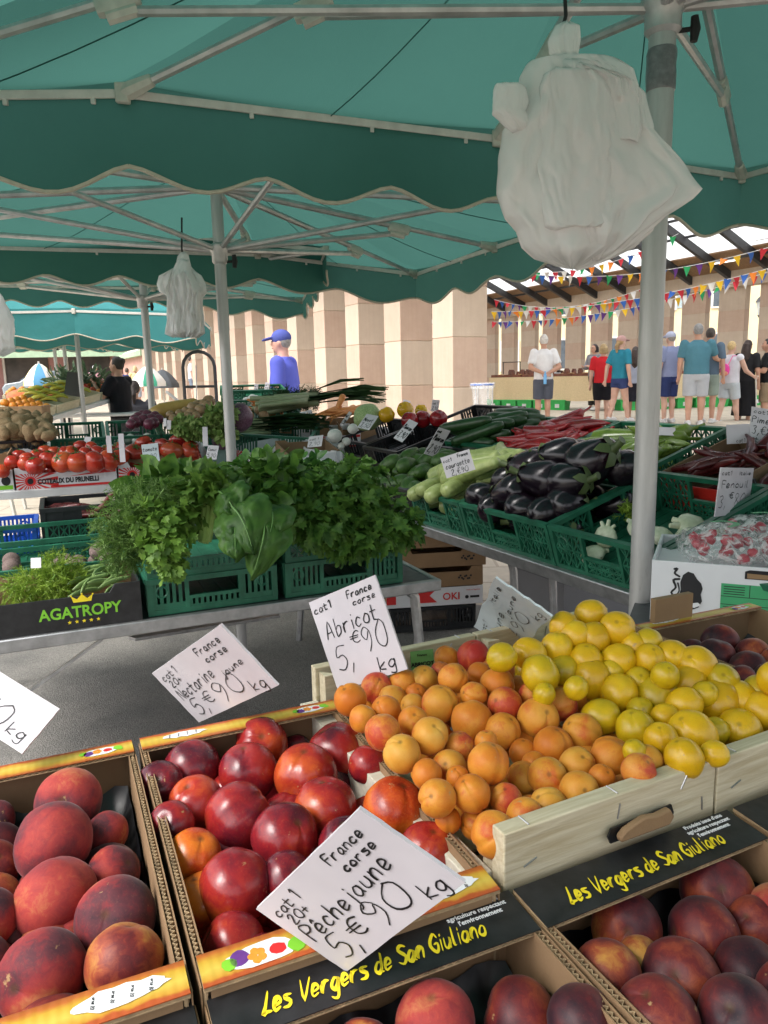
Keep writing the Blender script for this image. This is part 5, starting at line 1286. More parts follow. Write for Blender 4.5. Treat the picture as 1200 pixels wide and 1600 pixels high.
# lower row of boxes in front: their black back flaps carry the yellow lettering
LB = .105
bf = PZ(322, 1562, ZL)                  # left end of the flap that says Les Vergers, inner edge row
Ml = frame(PZ(316, 1560, ZL), UA) @ Matrix.Translation((0, 0, -LB))
LD = .40
lower = []
for k, lab in ((-1, 'front box at the corner whose black flap shows under the peach box'), (0, 'black flapped cardboard box below the big price card, a few dark peaches in it'),
               (1, 'black flapped cardboard box of dark peaches in front of the wooden apricot crate'), (2, 'black flapped box in front of the yellow plums, only its lettering in view')):
    Mk = Ml @ Matrix.Translation((.293 * k + (.0 if k < 1 else .006), -LD - .004, 0))
    if k > 0: Mk = frame(PZ(801, 1399, ZL), UA + 2) @ Matrix.Translation((.293 * (k - 1), -LD - .002, -LB))
    lower.append(Mk)
    fruit_box(Mk, .287, LD, LB, lab, front=False, backprint='black_card' if k >= 0 else 'plain', inner='card', tray='black_tray')
# torn hand hole in the black flap under the wooden crate
hh = thing('torn_flap', 'scrap of torn brown card standing in the hand hole under the wooden apricot crate', 'torn card', lower[2] @ Matrix.Translation((.165, LD + .002, LB + .004)))
b = MB(); b.prism([(-.036, .012), (.030, .012), (.036, .020), (.030, .030), (.012, .028), (-.005, .031), (-.030, .024), (-.037, .018)], -.004, .004, M=Matrix.Rotation(rad(90), 4, 'X')); b.build('card_scrap', [G['card']], hh, bevel=.002)
b = MB(); b.prism([(-.042, .002), (.040, .002), (.044, .012), (.040, .022), (-.042, .018), (-.046, .010)], -.003, -.001, M=Matrix.Rotation(rad(90), 4, 'X')); b.xf(Matrix.Translation((0, .004, .006))); b.build('hand_hole', [G['black_tray']], hh)
# wooden crates
G['wood_white'] = woodmat('planed_white_poplar', (0.58, 0.53, 0.42), (0.70, 0.66, 0.55))
def wood_crate(M, W, D, h, label, hs=.100, pale=False):
    root = thing('wooden_crate', label, 'wooden crate', M)
    for nm, y0, y1 in (('front_board', 0, .020), ('back_board', D - .016, D)):
        b = MB(); b.b2((0, y0, .0), (W, y1, h)); o = b.build(nm, [G['wood']], root, bevel=.0015)
        for x, z, a in ((.02, h * .35, 70), (.03, h * .75, 20), (W * .5, h * .88, 80), (W - .02, h * .7, 95), (W - .05, h * .92, 60)):
            d_ = Vector((math.cos(rad(a)), 0, math.sin(rad(a)))) * .008; yy = y0 - .0008
            s = MB(); s.tube([Vector((x, yy, z)) - d_, Vector((x, yy, z)) + d_], .0009, 5); s.build('staple', [G['steel']], o)
        for x in (.03, W * .5, W - .03): s = MB(); s.tube([(x, (y0 + y1) / 2 - .008, h + .0006), (x, (y0 + y1) / 2 + .008, h + .0006)], .0009, 5); s.build('staple', [G['steel']], o)
    for x in (0, W - .005):
        b = MB(); b.b2((x - (.026 if x == 0 and pale else 0), .0205, .004), (x + (.001 if x == 0 and pale else .006), D - .0165, hs)); b.build('side_board', [G['wood_white'] if pale else G['wood']], root, bevel=.001)
    for x in (.006, W - .028):
        for y in (.0215, D - .04):
            b = MB(); b.prism([(x, y), (x + .022, y), (x + (0 if x < W / 2 else .022), y + .022)], .004, h - .006); b.build('corner_post', [G['wood']], root)
    for k in range(3):
        b = MB(); y0 = .03 + k * (D - .06) / 3; b.b2((.006, y0, .001), (W - .006, y0 + (D - .06) / 3 - .012, .005)); b.build('base_slat', [G['wood']], root)
    return root
AW, AD, AH = .285, .490, .150
pa = PZ(788, 1305, .925)
UW = 26.8
Ma = frame(pa, UW) @ Matrix.Translation((0, 0, -AH))
wood_crate(Ma, AW, AD, AH, 'pale wooden crate heaped with apricots', pale=True)
Mq = Ma @ Matrix.Translation((AW + .004, 0, 0))
wood_crate(Mq, AW, AD, AH, 'pale wooden crate of yellow plums, next to the apricot crate')
# dark peach box behind the plums
Mk = frame(PZ(994, 981, ZT + .01) - vf * .36, UA) @ Matrix.Translation((0, 0, -.11))
fruit_box(Mk, .285, .36, .11, 'cardboard box of deep red peaches behind the yellow plums, worn yellow flap', front=False, tray='black_tray', fl=.03)
# ---- fruit meshes
def fruit_mesh(name, m, cleft=.10, oval=1.0, dimple=.13, tip=.0, n=36, k=22, ribs=0, seed=0, lump=.035):
    b = MB(); r = random.Random(seed); vs = []
    for i in range(k + 1):
        th = math.pi * i / k
        for j in range(n):
            ph = 2 * math.pi * j / n
            dph = min(abs(ph - math.pi), 2 * math.pi - abs(ph - math.pi))
            R_ = 1 - cleft * math.exp(-(dph / .15) ** 2) * math.sin(th) ** .6 - dimple * math.exp(-(th / .30) ** 2) - dimple * .35 * math.exp(-((math.pi - th) / .22) ** 2)
            if ribs: R_ -= .05 * (0.5 + .5 * math.cos(ribs * ph)) * math.sin(th) ** .5 * (1 if th < 1.9 else .4)
            d = Vector((math.sin(th) * math.cos(ph), math.sin(th) * math.sin(ph), math.cos(th)))
            R_ += lump * mnoise.noise(d * 1.6 + Vector((seed * 3.1, 0, 0)))
            z = d.z * R_ * oval + (tip * math.exp(-((math.pi - th) / .25) ** 2) * -1)
            vs.append((d.x * R_, d.y * R_, z))
    fs = [(i * n + j, (i + 1) * n + j, (i + 1) * n + (j + 1) % n, i * n + (j + 1) % n) for i in range(k) for j in range(n)]
    b.add(vs, fs); return b.mesh(name, [m], 180)
R1, R2_, R3_, DK, OR, YO = (.22, .012, .014), (.34, .025, .020), (.13, .010, .018), (.045, .010, .022), (.58, .13, .018), (.66, .33, .04)
M_nec = fruitmat('nectarine_skin', [(.28, (.045, .008, .019)), (.40, (.12, .010, .020)), (.50, (.23, .012, .018)), (.62, (.33, .022, .018)), (.76, (.47, .07, .016)), (.90, OR)], .24, .85, speck=((.45, .2, .08), .10), spec=.5)
M_nec2 = fruitmat('ripe_orange_nectarine_skin', [(.30, (.25, .02, .015)), (.45, (.48, .06, .012)), (.62, (.62, .16, .015))], .27, 1.0, speck=((.6, .3, .12), .2))
M_pea = fruitmat('peach_skin', [(.30, (.040, .020, .028)), (.42, (.10, .026, .034)), (.51, (.23, .028, .032)), (.62, (.34, .045, .036)), (.76, (.46, .18, .07))], .7, .9, speck=((.30, .14, .08), .16), fuzz=.16, spec=.2)
M_pdk = fruitmat('dark_peach_skin', [(.30, (.022, .009, .015)), (.42, (.06, .012, .017)), (.54, (.14, .018, .018)), (.66, (.30, .06, .025)), (.80, (.50, .24, .05))], .48, .9, speck=((.25, .10, .06), .14), fuzz=.10, spec=.3)
M_apr = fruitmat('apricot_skin', [(.30, (.55, .15, .012)), (.50, (.62, .20, .018)), (.64, (.66, .27, .03)), (.80, (.55, .09, .018))], .5, 1.2, speck=((.40, .14, .03), .30), spec=.35, fuzz=.1)
M_apy = fruitmat('pale_apricot_skin', [(.28, (.55, .12, .02)), (.40, (.62, .25, .025)), (.58, (.66, .31, .04)), (.80, (.66, .37, .07))], .52, 1.2, speck=((.45, .2, .05), .25), spec=.35, fuzz=.1)
M_apr_red = fruitmat('blushed_apricot_skin', [(.30, (.42, .025, .020)), (.46, (.50, .07, .025)), (.58, (.62, .22, .03)), (.72, (.66, .30, .05))], .5, .9, speck=((.35, .08, .03), .3), spec=.35, fuzz=.1)
M_plm = fruitmat('yellow_plum_skin', [(.30, (.58, .33, .005)), (.52, (.68, .40, .007)), (.74, (.72, .46, .016))], .30, 1.1, speck=((.36, .22, .02), .35), spec=.5)
M_plg = fruitmat('greenish_plum_skin', [(.30, (.45, .31, .006)), (.6, (.57, .38, .008)), (.8, (.66, .43, .014))], .30, 1.3, speck=((.34, .22, .02), .3), spec=.5)
ME = {k: [fruit_mesh(n_, m, s=None) if False else fruit_mesh(n_, m, cl, ov, di, tp, seed=q) for q in range(3)] for k, (n_, m, cl, ov, di, tp) in dict(
    nec=('nectarine', M_nec, .075, .98, .13, .02), neo=('nectarine', M_nec2, .08, .98, .13, .02), pea=('peach', M_pea, .055, .93, .10, .03), pdk=('peach', M_pdk, .06, .94, .12, .03),
    apr=('apricot', M_apr, .11, 1.02, .10, .01), apy=('apricot', M_apy, .10, 1.03, .10, .01), apd=('apricot', M_apr_red, .12, 1.02, .10, .01), plm=('plum', M_plm, .055, 1.10, .06, 0), plg=('plum', M_plg, .055, 1.10, .06, 0)).items()}
def put(kind, px_, py_, dia, z, label, cat, group=None, tilt=75, zf=None):
    p = PZ(px_, py_, z); r_ = dia / 2 * depth(p) / FPX * 1.03
    me = rnd.choice(ME[kind]); q = Quaternion(FW.cross(Vector((0, 0, 1))).normalized(), 0)
    o = inst(me, me.name.split('.')[0], p, r_, tiltq(tilt) if tilt < 179 else rq(), label, cat, group); PUTS.append([o, p, r_, o.matrix_world.to_quaternion()]); return o
PUTS = []
def relax(sink=.055):
    """let overlapping fruit settle apart: the one farther from the buyer sinks deeper into the heap"""
    st_ = [(p.copy()) for _, p, _, _ in PUTS]
    for _ in range(40):
        for i in range(len(PUTS)):
            for j in range(i):
                a, c = PUTS[i], PUTS[j]; ov = (a[2] + c[2]) * .985 - (a[1] - c[1]).length
                if ov > 0:
                    k, f = (i, a) if (a[1] - OC).length > (c[1] - OC).length else (j, c)
                    if (f[1] - st_[k]).length < sink:
                        d = (f[1] - OC); L0 = d.length; L1 = L0 + min(ov, .006); f[1] = OC + d * (L1 / L0); f[2] *= (L1 / L0)
    for o, p, r_, q in PUTS: o.matrix_world = Matrix.Translation(p) @ q.to_matrix().to_4x4() @ Matrix.Diagonal((r_, r_, r_, 1))
    PUTS.clear()
gN, gP, gA, gY = 'nectarines in the red lined box', 'peaches in the box with the torn label', 'apricots in the wooden crate', 'yellow plums in the wooden crate'
lN = 'dark red nectarine among others in the box with the red liner'
for (x, y, d, k, lab) in ((300, 1200, 86, 'nec', 'cleft nectarine with an orange-yellow side at the rear of the red lined box'), (250, 1228, 74, 'nec', 0), (408, 1163, 82, 'nec', 'nectarine with a tan scar, nearest the rear flap below the Nectarine card'), (388, 1206, 90, 'nec', 0),
    (478, 1212, 97, 'nec', 0), (527, 1175, 90, 'nec', 'purple nectarine in the rear corner against the white side board'), (462, 1170, 46, 'nec', 0), (306, 1256, 86, 'nec', 'dark purple nectarine with a pale scar, the darkest of its box'), (268, 1288, 70, 'nec', 0), (373, 1276, 104, 'nec', 'big round red nectarine in the middle of the box'),
    (302, 1340, 86, 'neo', 'single bright orange nectarine by the cardboard divider'), (445, 1307, 102, 'nec', 0), (508, 1264, 97, 'nec', 0), (616, 1264, 96, 'neo', 'red and yellow nectarine touching the top of the large price card'), (368, 1387, 114, 'nec', 'largest nectarine, half purple, left of the large price card'),
    (316, 1412, 92, 'neo', 0), (667, 1328, 84, 'nec', 'dark nectarine behind the right corner of the large price card'), (448, 1372, 80, 'nec', 0), (364, 1478, 98, 'nec', 0), (540, 1320, 84, 'nec', 0), (590, 1340, 84, 'nec', 0), (345, 1160, 50, 'nec', 0), (575, 1195, 60, 'nec', 0), (520, 1400, 80, 'nec', 0)):
    put(k, x, y, d, ZT - .045 if d < 60 or y > 1440 else ZT - .03 if y > 1395 else ZT - .012, lab or lN, 'nectarine', None if lab else gN)
relax(.03)
for (fx, fy) in ((.04, .05), (.12, .06), (.20, .07), (.08, .15), (.16, .17), (.22, .22), (.05, .25), (.13, .27), (.20, .32), (.08, .35)):
    inst(ME['nec'][0], 'nectarine', Mn @ Vector((fx + .02, fy + .01, .046)), .033, rq(), lN, 'nectarine', gN)
lP = 'fuzzy red peach in the box with the torn white label'
for (x, y, d, lab) in ((107, 1252, 98, 'peach with a tan scar at the rear of the torn label box'), (84, 1316, 120, 'big two-toned peach, half crimson and half dusky purple, with a pale seam'), (165, 1303, 68, 0), (87, 1405, 124, 'large bloomy pink peach, topmost in the torn label box'), (176, 1366, 82, 0), (180, 1434, 120, 0),
    (66, 1526, 134, 'bright red peach touching the yellow front flap'), (194, 1503, 116, 'dusky purple peach at the front corner, by the divider'), (-14, 1357, 84, 0), (-8, 1282, 60, 0), (28, 1470, 84, 0), (112, 1478, 90, 0), (-25, 1440, 100, 0), (-40, 1520, 110, 0), (30, 1230, 60, 0)):
    put('pdk' if d in (116, 84) else 'pea', x, y, d, ZT - .032 if y > 1480 else ZT - .012 if d > 90 else ZT - .04, lab or lP, 'peach', None if lab else gP)
relax(.03)
for k in range(14): inst(ME['pdk'][k % 3], 'peach', Mp @ Vector((.05 + (k % 4) * .058, .07 + (k // 4) * .10, .042)), .034, rq(), lP, 'peach', gP)
# front row
lF, gF = 'dark peach in the black lined box in front of the wooden crate', 'dark peaches in the front right box'
for (x, y, d, lab) in ((979, 1450, 106, 0), (1121, 1394, 110, 'amber and red peach at the rear of the front box, under the white small print'), (1100, 1461, 110, 0), (1180, 1446, 84, 0), (1222, 1440, 110, 'bright red peach cut by the edge at the front box'), (949, 1526, 106, 'half golden peach beside the frayed cardboard divider'),
    (1063, 1533, 122, 'shiny maroon peach with an orange fleck in the front box'), (1174, 1525, 110, 0), (1027, 1594, 126, 0), (1155, 1590, 120, 0), (1240, 1560, 110, 0), (910, 1600, 110, 0), (1000, 1500, 70, 0)):
    put('pea' if 'bright red' in str(lab) else 'pdk', x, y, d, ZL - .022, lab or lF, 'peach', None if lab else gF)
for (x, y, d, lab) in ((680, 1600, 124, 'cleft rosy peach at the bottom edge, below the black flap'), (812, 1592, 116, 'peach with a golden streak beside the frayed divider, below the black flap'), (560, 1660, 120, 'dark peach low in the box under the large price card')):
    put('pea' if x == 680 else 'pdk', x, y, d, ZL - .035, lab, 'peach')
relax(.03)
# back right box
for (x, y, d) in ((1125, 1005, 58), (1119, 1026, 58), (1177, 1024, 54), (1169, 1046, 58), (1157, 1062, 48), (1198, 1062, 48), (1080, 1020, 44), (1215, 1035, 50)):
    put('pdk', x, y, d, ZT + .0, 'deep red peach in the box behind the yellow plums', 'peach', 'peaches behind the plums')
relax(.03)
# apricots
lA = 'ripe orange apricot heaped in the wooden crate'; lB = 'pale yellow-orange apricot heaped in the wooden crate'; lC = 'red blushed apricot in the wooden crate heap'
zA = lambda y: .925 + .03 * max(0, min(1, (1180 - y) / 130)) - .03 * max(0, min(1, (y - 1225) / 60))
for (x, y, d, k, lab) in ((547, 1093, 50, 'apr', 'apricot in the corner left of the Abricot card'), (588, 1075, 48, 'apd', 0), (567, 1123, 42, 'apr', 0), (630, 1068, 45, 'apr', 0), (662, 1063, 44, 'apy', 0), (613, 1093, 43, 'apy', 0), (603, 1110, 45, 'apr', 0), (598, 1144, 55, 'apd', 'pink cheeked apricot against the low side board'), (645, 1103, 38, 'apy', 0), (645, 1127, 46, 'apr', 0),
    (687, 1100, 56, 'apy', 'big pale apricot lying on top near the green label'), (672, 1150, 57, 'apy', 0), (628, 1178, 58, 'apy', 'pale yellow apricot beside the side board, at mid crate'), (737, 1127, 64, 'apr', 'largest deep orange apricot at the centre of the heap'), (708, 1060, 46, 'apr', 0), (740, 1026, 50, 'apd', 'round red apricot topping the heap by the green label'), (698, 1028, 38, 'apr', 0), (777, 1070, 52, 'apr', 0), (778, 1047, 50, 'apr', 0),
    (789, 1100, 52, 'apd', 0), (785, 1143, 56, 'apr', 0), (763, 1193, 63, 'apr', 0), (718, 1167, 46, 'apd', 0), (702, 1198, 52, 'apy', 0), (667, 1210, 46, 'apr', 0), (737, 1240, 57, 'apr', 0), (683, 1247, 58, 'apr', 0), (740, 1087, 42, 'apr', 0), (688, 1050, 32, 'apd', 0), (841, 1123, 63, 'apy', 'apricot with its stem pit facing out, high on the heap'), (877, 1101, 50, 'apd', 0),
    (893, 1090, 48, 'apr', 0), (910, 1145, 58, 'apy', 0), (864, 1167, 60, 'apr', 0), (954, 1184, 64, 'apr', 'orange apricot with a marked cleft next to the plums'), (902, 1196, 55, 'apy', 0), (855, 1214, 60, 'apy', 'pale apricot piled highest near the front board'), (998, 1204, 52, 'apd', 'scarlet apricot touching the front board'), (905, 1236, 60, 'apy', 0), (1012, 1188, 46, 'apy', 0), (817, 1176, 42, 'apr', 0), (832, 1086, 42, 'apd', 0),
    (791, 1250, 50, 'apd', 0), (772, 1304, 70, 'apr', 'orange apricot right at the corner of the front board'), (820, 1275, 56, 'apy', 0), (742, 1288, 46, 'apr', 0), (818, 1218, 48, 'apy', 0), (858, 1262, 60, 'apy', 0), (700, 1282, 40, 'apr', 0), (750, 1055, 40, 'apr', 0), (650, 1085, 34, 'apr', 0), (940, 1215, 40, 'apr', 0), (835, 1195, 40, 'apr', 0), (715, 1215, 36, 'apr', 0), (760, 1160, 36, 'apr', 0)):
    put(k, x, y, d, zA(y) + (.008 if d > 54 else 0), lab or {'apr': lA, 'apy': lB, 'apd': lC}[k], 'apricot', None if lab else {'apr': gA, 'apy': gA + ', pale', 'apd': gA + ', blushed'}[k])
relax()
for k in range(34):
    inst(ME['apr'][k % 3], 'apricot', Ma @ Vector((.035 + (k % 6) * .044 + rnd.uniform(-.006, .006), .055 + (k // 6) * .066 + rnd.uniform(-.008, .008), AH - .042 + rnd.uniform(-.006, .004) + .0005 * k)), .0225, rq(), lA, 'apricot', gA)
# plums
lY = 'ripe yellow plum heaped in the wooden crate'; lG = 'greenish yellow plum in the wooden crate heap'
def zP(y): return .93 + .085 * max(0, min(1, (1130 - y) / 150))
for (x, y, d, k, lab) in ((881, 979, 44, 'plm', 0), (924, 960, 46, 'plm', 'yellow plum at the very top rear of the heap'), (898, 994, 47, 'plm', 0), (928, 999, 50, 'plm', 0), (964, 984, 56, 'plm', 'big yellow plum on top of the heap beside the pole'), (827, 1022, 50, 'plm', 0), (870, 1015, 50, 'plm', 0), (844, 1054, 57, 'plg', 'large green tinged plum beside the red apricots'), (879, 1048, 48, 'plg', 0), (915, 1034, 52, 'plm', 0), (966, 1032, 52, 'plm', 0),
    (1014, 1032, 50, 'plm', 0), (1050, 1026, 52, 'plm', 0), (924, 1062, 60, 'plm', 'yellow plum with a short dark stem, above the greener ones'), (967, 1083, 56, 'plm', 0), (1026, 1093, 70, 'plg', 'largest green tinged plum, at the centre of the heap'), (1088, 1041, 62, 'plm', 0), (1074, 1068, 54, 'plm', 0), (1126, 1064, 54, 'plg', 0), (997, 1064, 44, 'plg', 0), (1039, 1056, 42, 'plg', 0), (939, 1120, 55, 'plg', 0),
    (994, 1142, 61, 'plg', 'glossy plum with brown flecks at mid heap, near the apricots'), (1069, 1101, 52, 'plm', 0), (1119, 1098, 68, 'plm', 'largest clear yellow plum, on the near right of the heap'), (1156, 1094, 58, 'plm', 0), (1033, 1157, 52, 'plm', 0), (1082, 1148, 72, 'plm', 'big yellow plum right behind the front board'), (1155, 1142, 67, 'plm', 'yellow plum with a brown stem scar near the front board'), (1069, 1185, 58, 'plm', 0), (1192, 1112, 58, 'plm', 0), (1187, 1081, 52, 'plg', 0),
    (1117, 1142, 42, 'plg', 0), (990, 1010, 40, 'plm', 0), (1012, 1004, 42, 'plg', 0), (784, 1027, 44, 'plg', 'lone greenish plum under the pale blue card'), (1117, 1178, 40, 'plm', 0), (992, 1175, 36, 'plg', 0), (1210, 1060, 50, 'plm', 0), (1040, 1120, 40, 'plm', 0), (955, 1050, 38, 'plg', 0), (1000, 1110, 40, 'plg', 0), (900, 1075, 36, 'plg', 0), (1100, 1085, 40, 'plg', 0), (850, 1085, 34, 'plg', 0)):
    put(k, x, y, d, zP(y), lab or {'plm': lY, 'plg': lG}[k], 'plum', None if lab else {'plm': gY, 'plg': gY + ', greenish'}[k])
relax()
for k in range(48):
    fx, fy = .03 + (k % 6) * .046, .045 + (k // 6) * .056
    inst(ME['plm'][k % 3], 'plum', Mq @ Vector((fx + rnd.uniform(-.006, .006), fy + rnd.uniform(-.008, .008), AH - .055 + .08 * max(0, fy - .25) + rnd.uniform(-.006, .004))), .0235, rq(), lY, 'plum', gY)
for k in range(0):
    inst(ME['plg'][k % 3], 'plum', Ma @ Vector((.20 + (k % 3) * .04, .28 + (k // 3) * .042, AH - .020 + .018 * (k // 3) + rnd.uniform(-.004, .004))), .0225, rq(), lG, 'plum', gY + ', greenish')
# ------------------------------------------------------------------ herbs
LF = {
 'parsley': [(0, -.1), (.16, .10), (.44, .08), (.36, .28), (.62, .42), (.38, .50), (.36, .74), (.17, .64), (.16, .92), (0, 1.05), (-.16, .92), (-.17, .64), (-.36, .74), (-.38, .50), (-.62, .42), (-.36, .28), (-.44, .08), (-.16, .10)],
 'basil': [(0, 0), (.22, .12), (.36, .36), (.32, .64), (.16, .88), (0, 1.02), (-.16, .88), (-.32, .64), (-.36, .36), (-.22, .12)],
 'celery': [(0, -.1), (.12, .18), (.34, .24), (.56, .58), (.34, .62), (.30, .88), (.12, .80), (0, 1.0), (-.12, .80), (-.30, .88), (-.34, .62), (-.56, .58), (-.34, .24), (-.12, .18)],
 'bean': [(0, 0), (.10, .2), (.10, .8), (0, 1), (-.10, .8), (-.10, .2)],
}
def leaf(b, p, d, nrm, size, kind, curl=.25, r=None):
    r = r or rnd
    d = d.normalized(); s = d.cross(nrm)
    if s.length < 1e-5: s = d.orthogonal()
    s.normalize(); n_ = s.cross(d)
    pts = []
    for x, y in LF[kind]:
        z = .22 * abs(x) + curl * -y * y * .6 + r.uniform(-.05, .05)
        pts.append(p + (s * x + d * y + n_ * z) * size)
    c = p + (d * .45 + n_ * (-curl * .12)) * size
    k = len(pts)
    b.add([c] + pts, [(0, i + 1, (i + 1) % k + 1) for i in range(k)])
def frond(b, p, d, size, r=None, wd=.05):
    r = r or rnd
    d = d.normalized(); s = d.orthogonal().normalized(); s = Quaternion(d, r.uniform(0, 6.28)) @ s
    def needle(a, e, w_):
        t = (e - a).cross(s + d * .3)
        if t.length < 1e-9: return
        t = t.normalized() * w_; b.add([a - t, a + t, e], [(0, 1, 2)])
    needle(p, p + d * size, size * wd)
    for k in range(4):
        q = p + d * size * (.15 + .2 * k)
        for sg in (-1, 1):
            e = (d * .5 + s * sg * r.uniform(.5, .9) + Vector((r.uniform(-.4, .4), r.uniform(-.4, .4), r.uniform(-.3, .4)))).normalized()
            needle(q, q + e * size * (.62 - .1 * k), size * wd * .8)
def herb(name, label, cat, lobes, kind, n, size, m, stems=6, stem_m=None, base=None, droop=.4, seed=1, M=None):
    """lobes: (centre, radius vector, share) in world space"""
    r = random.Random(seed); o = Vector(base if base is not None else lobes[0][0])
    root = thing(name, label, cat, o)
    b = MB(); tot = sum(l[2] for l in lobes)
    for c, R_, sh in lobes:
        c, R_ = Vector(c) - o, Vector(R_)
        for i in range(int(n * sh / tot)):
            d = Vector((r.gauss(0, 1), r.gauss(0, 1), r.gauss(0, 1))).normalized()
            k = r.random() ** .45
            wob = 1 + .28 * mnoise.noise(d * 2.1 + c * 9)
            p = c + Vector((d.x * R_.x, d.y * R_.y, d.z * R_.z)) * k * (wob + .22 * mnoise.noise(d * 5 + c * 13))
            gd = (d + Vector((r.gauss(0, .5), r.gauss(0, .5), r.gauss(0, .5) - droop))).normalized()
            if kind == 'dill': frond(b, p, gd, size * r.uniform(.6, 1.3), r)
            else:
                nn = (d * .7 + Vector((r.gauss(0, .45), r.gauss(0, .45), r.gauss(0, .45) + .5))).normalized()
                leaf(b, p, gd, nn, size * r.uniform(.6, 1.25), kind, r.uniform(.1, .5), r)
    b.build('foliage', [m], root, sharp=180)
    b = MB()
    for i in range(stems):
        c, R_, sh = lobes[i % len(lobes)]; c = Vector(c) - o; R_ = Vector(R_)
        e = c + Vector((r.uniform(-.8, .8) * R_.x, r.uniform(-.8, .8) * R_.y, R_.z * r.uniform(.2, .8))); s0 = c * .3 + Vector((r.uniform(-.02, .02), r.uniform(-.02, .02), -R_.z * .8))
        b.tube([s0, lerp(s0, e, .5) + Vector((0, 0, R_.z * .15)), e], [.0042, .0034, .002], 6)
    b.build('stem', [stem_m or G['herb_stem']], root)
    return root
G['herb_stem'] = mat('pale_green_stalk', (.16, .28, .06), .5, .2, 20)
L_par = leafmat('parsley_leaf', (0.049, 0.124, 0.023), (0.137, 0.267, 0.046)); L_lite = leafmat('coriander_leaf', (0.098, 0.202, 0.033), (0.234, 0.390, 0.065)); L_dill = leafmat('dill_leaf', (0.078, 0.156, 0.034), (0.182, 0.305, 0.072))
L_bas = leafmat('basil_leaf', (0.042, 0.111, 0.021), (0.111, 0.227, 0.036), .35); L_cel = leafmat('celery_leaf', (.06, .135, .02), (.15, .26, .045)); L_fen = leafmat('fennel_frond_leaf', (.12, .22, .02), (.30, .42, .06))
G['celery_stalk'] = mat('celery_stalk_skin', (.28, .40, .10), .45, .25, 14)
def M_at(px_, py_, Y): return PY(px_, py_, Y)
# herb crates: two stacks on the grey table
HC = .112
sA = FM.inverted() @ PZ(232, 965, .66); sB = FM.inverted() @ PZ(441, 931, .66)
wA = (FM.inverted() @ PZ(430, 934, .66)).x - sA.x; wB = (FM.inverted() @ PZ(613, 902, .66)).x - sB.x
for (s, W_, nm) in ((sA, wA, 'under the dill and the chard'), (sB, wB, 'under the big bunch of parsley')):
    vcrate(FM @ Matrix.Translation((s.x, .03, .004)), W_, .52, HC, 'lower green crate of the stack ' + nm, style='slot')
    vcrate(FM @ Matrix.Translation((s.x + .005, .035, .004 + HC)), W_ - .01, .51, HC + .005, 'upper green crate of the stack ' + nm, style='slot' if s is sA else 'truss')
# leaves over the crates
def lob(px_, py_, Y, rx, ry, rz, sh=1): return (PY(px_, py_, Y), (rx, ry, rz), sh)
herb('dill_bunch', 'feathery dill hanging over the left end of the herb crates', 'dill', [lob(205, 820, 1.98, .085, .08, .10, 1.2), lob(190, 858, 1.94, .05, .05, .06, .5), lob(235, 785, 2.05, .08, .08, .06, .8)], 'dill', 1500, .034, L_dill, 10, seed=3, droop=.5)
herb('coriander_bunch', 'light green coriander spilling down in front of the left herb crate', 'coriander', [lob(255, 850, 1.93, .06, .05, .07, 1), lob(245, 815, 1.96, .075, .06, .06, 1), lob(268, 882, 1.92, .035, .03, .035, .4)], 'celery', 430, .030, L_lite, 8, seed=4, droop=.7)
herb('spinach_bunch', 'dark smooth leaves behind the dill, upright in the herb crate', 'leafy greens', [lob(270, 775, 2.25, .10, .09, .07, 1)], 'basil', 110, .085, L_bas, 8, seed=5, droop=-.2)
ce = herb('celery_bunch', 'celery with a thick pale stalk leaning between the dill and the chard', 'celery', [lob(322, 760, 2.10, .085, .08, .05, 1), lob(345, 775, 2.08, .06, .05, .05, .6), lob(305, 800, 2.05, .05, .05, .05, .4)], 'celery', 260, .048, L_cel, 6, seed=6, droop=.2)
b = MB(); o_ = ce.matrix_world.translation
for (x0, y0, x1, y1, r0) in ((318, 848, 326, 790, .014), (324, 846, 336, 780, .011), (314, 846, 318, 780, .009)):
    b.tube([PY(x0, y0, 2.02) - o_, lerp(PY(x0, y0, 2.02), PY(x1, y1, 2.06), .5) - o_ + Vector((.004, 0, 0)), PY(x1, y1, 2.06) - o_], [r0, r0 * .9, r0 * .55], 10, sx=1.2)
b.build('thick_stalk', [G['celery_stalk']], ce)
herb('basil_bunch', 'basil with small pointed leaves between the celery and the parsley', 'basil', [lob(415, 745, 2.35, .12, .10, .06, 1), lob(400, 785, 2.2, .09, .08, .05, .7), lob(455, 770, 2.3, .07, .07, .05, .5)], 'basil', 480, .056, L_bas, 10, seed=7)
herb('parsley_bunch', 'large bushy bunch of flat parsley over the right herb crate', 'parsley', [lob(520, 775, 2.36, .15, .12, .09, 1.6), lob(575, 800, 2.40, .13, .10, .08, 1.1), lob(495, 815, 2.24, .12, .07, .07, 1.1), lob(560, 835, 2.28, .13, .06, .06, .9), lob(540, 740, 2.5, .13, .1, .05, .7), lob(535, 855, 2.24, .03, .02, .035, .12), lob(628, 825, 2.42, .06, .06, .06, .5), lob(470, 790, 2.28, .06, .05, .06, .4)], 'parsley', 1750, .040, L_par, 16, seed=8, droop=.55)
herb('mint_bunch', 'small leaved bunch at the rear of the herb crates, before the red-white boxes', 'mint', [lob(470, 735, 2.55, .12, .08, .045, 1), lob(390, 735, 2.55, .07, .06, .04, .5)], 'basil', 320, .038, leafmat('mint_leaf', (.022, .085, .014), (.07, .18, .03)), 6, seed=9)
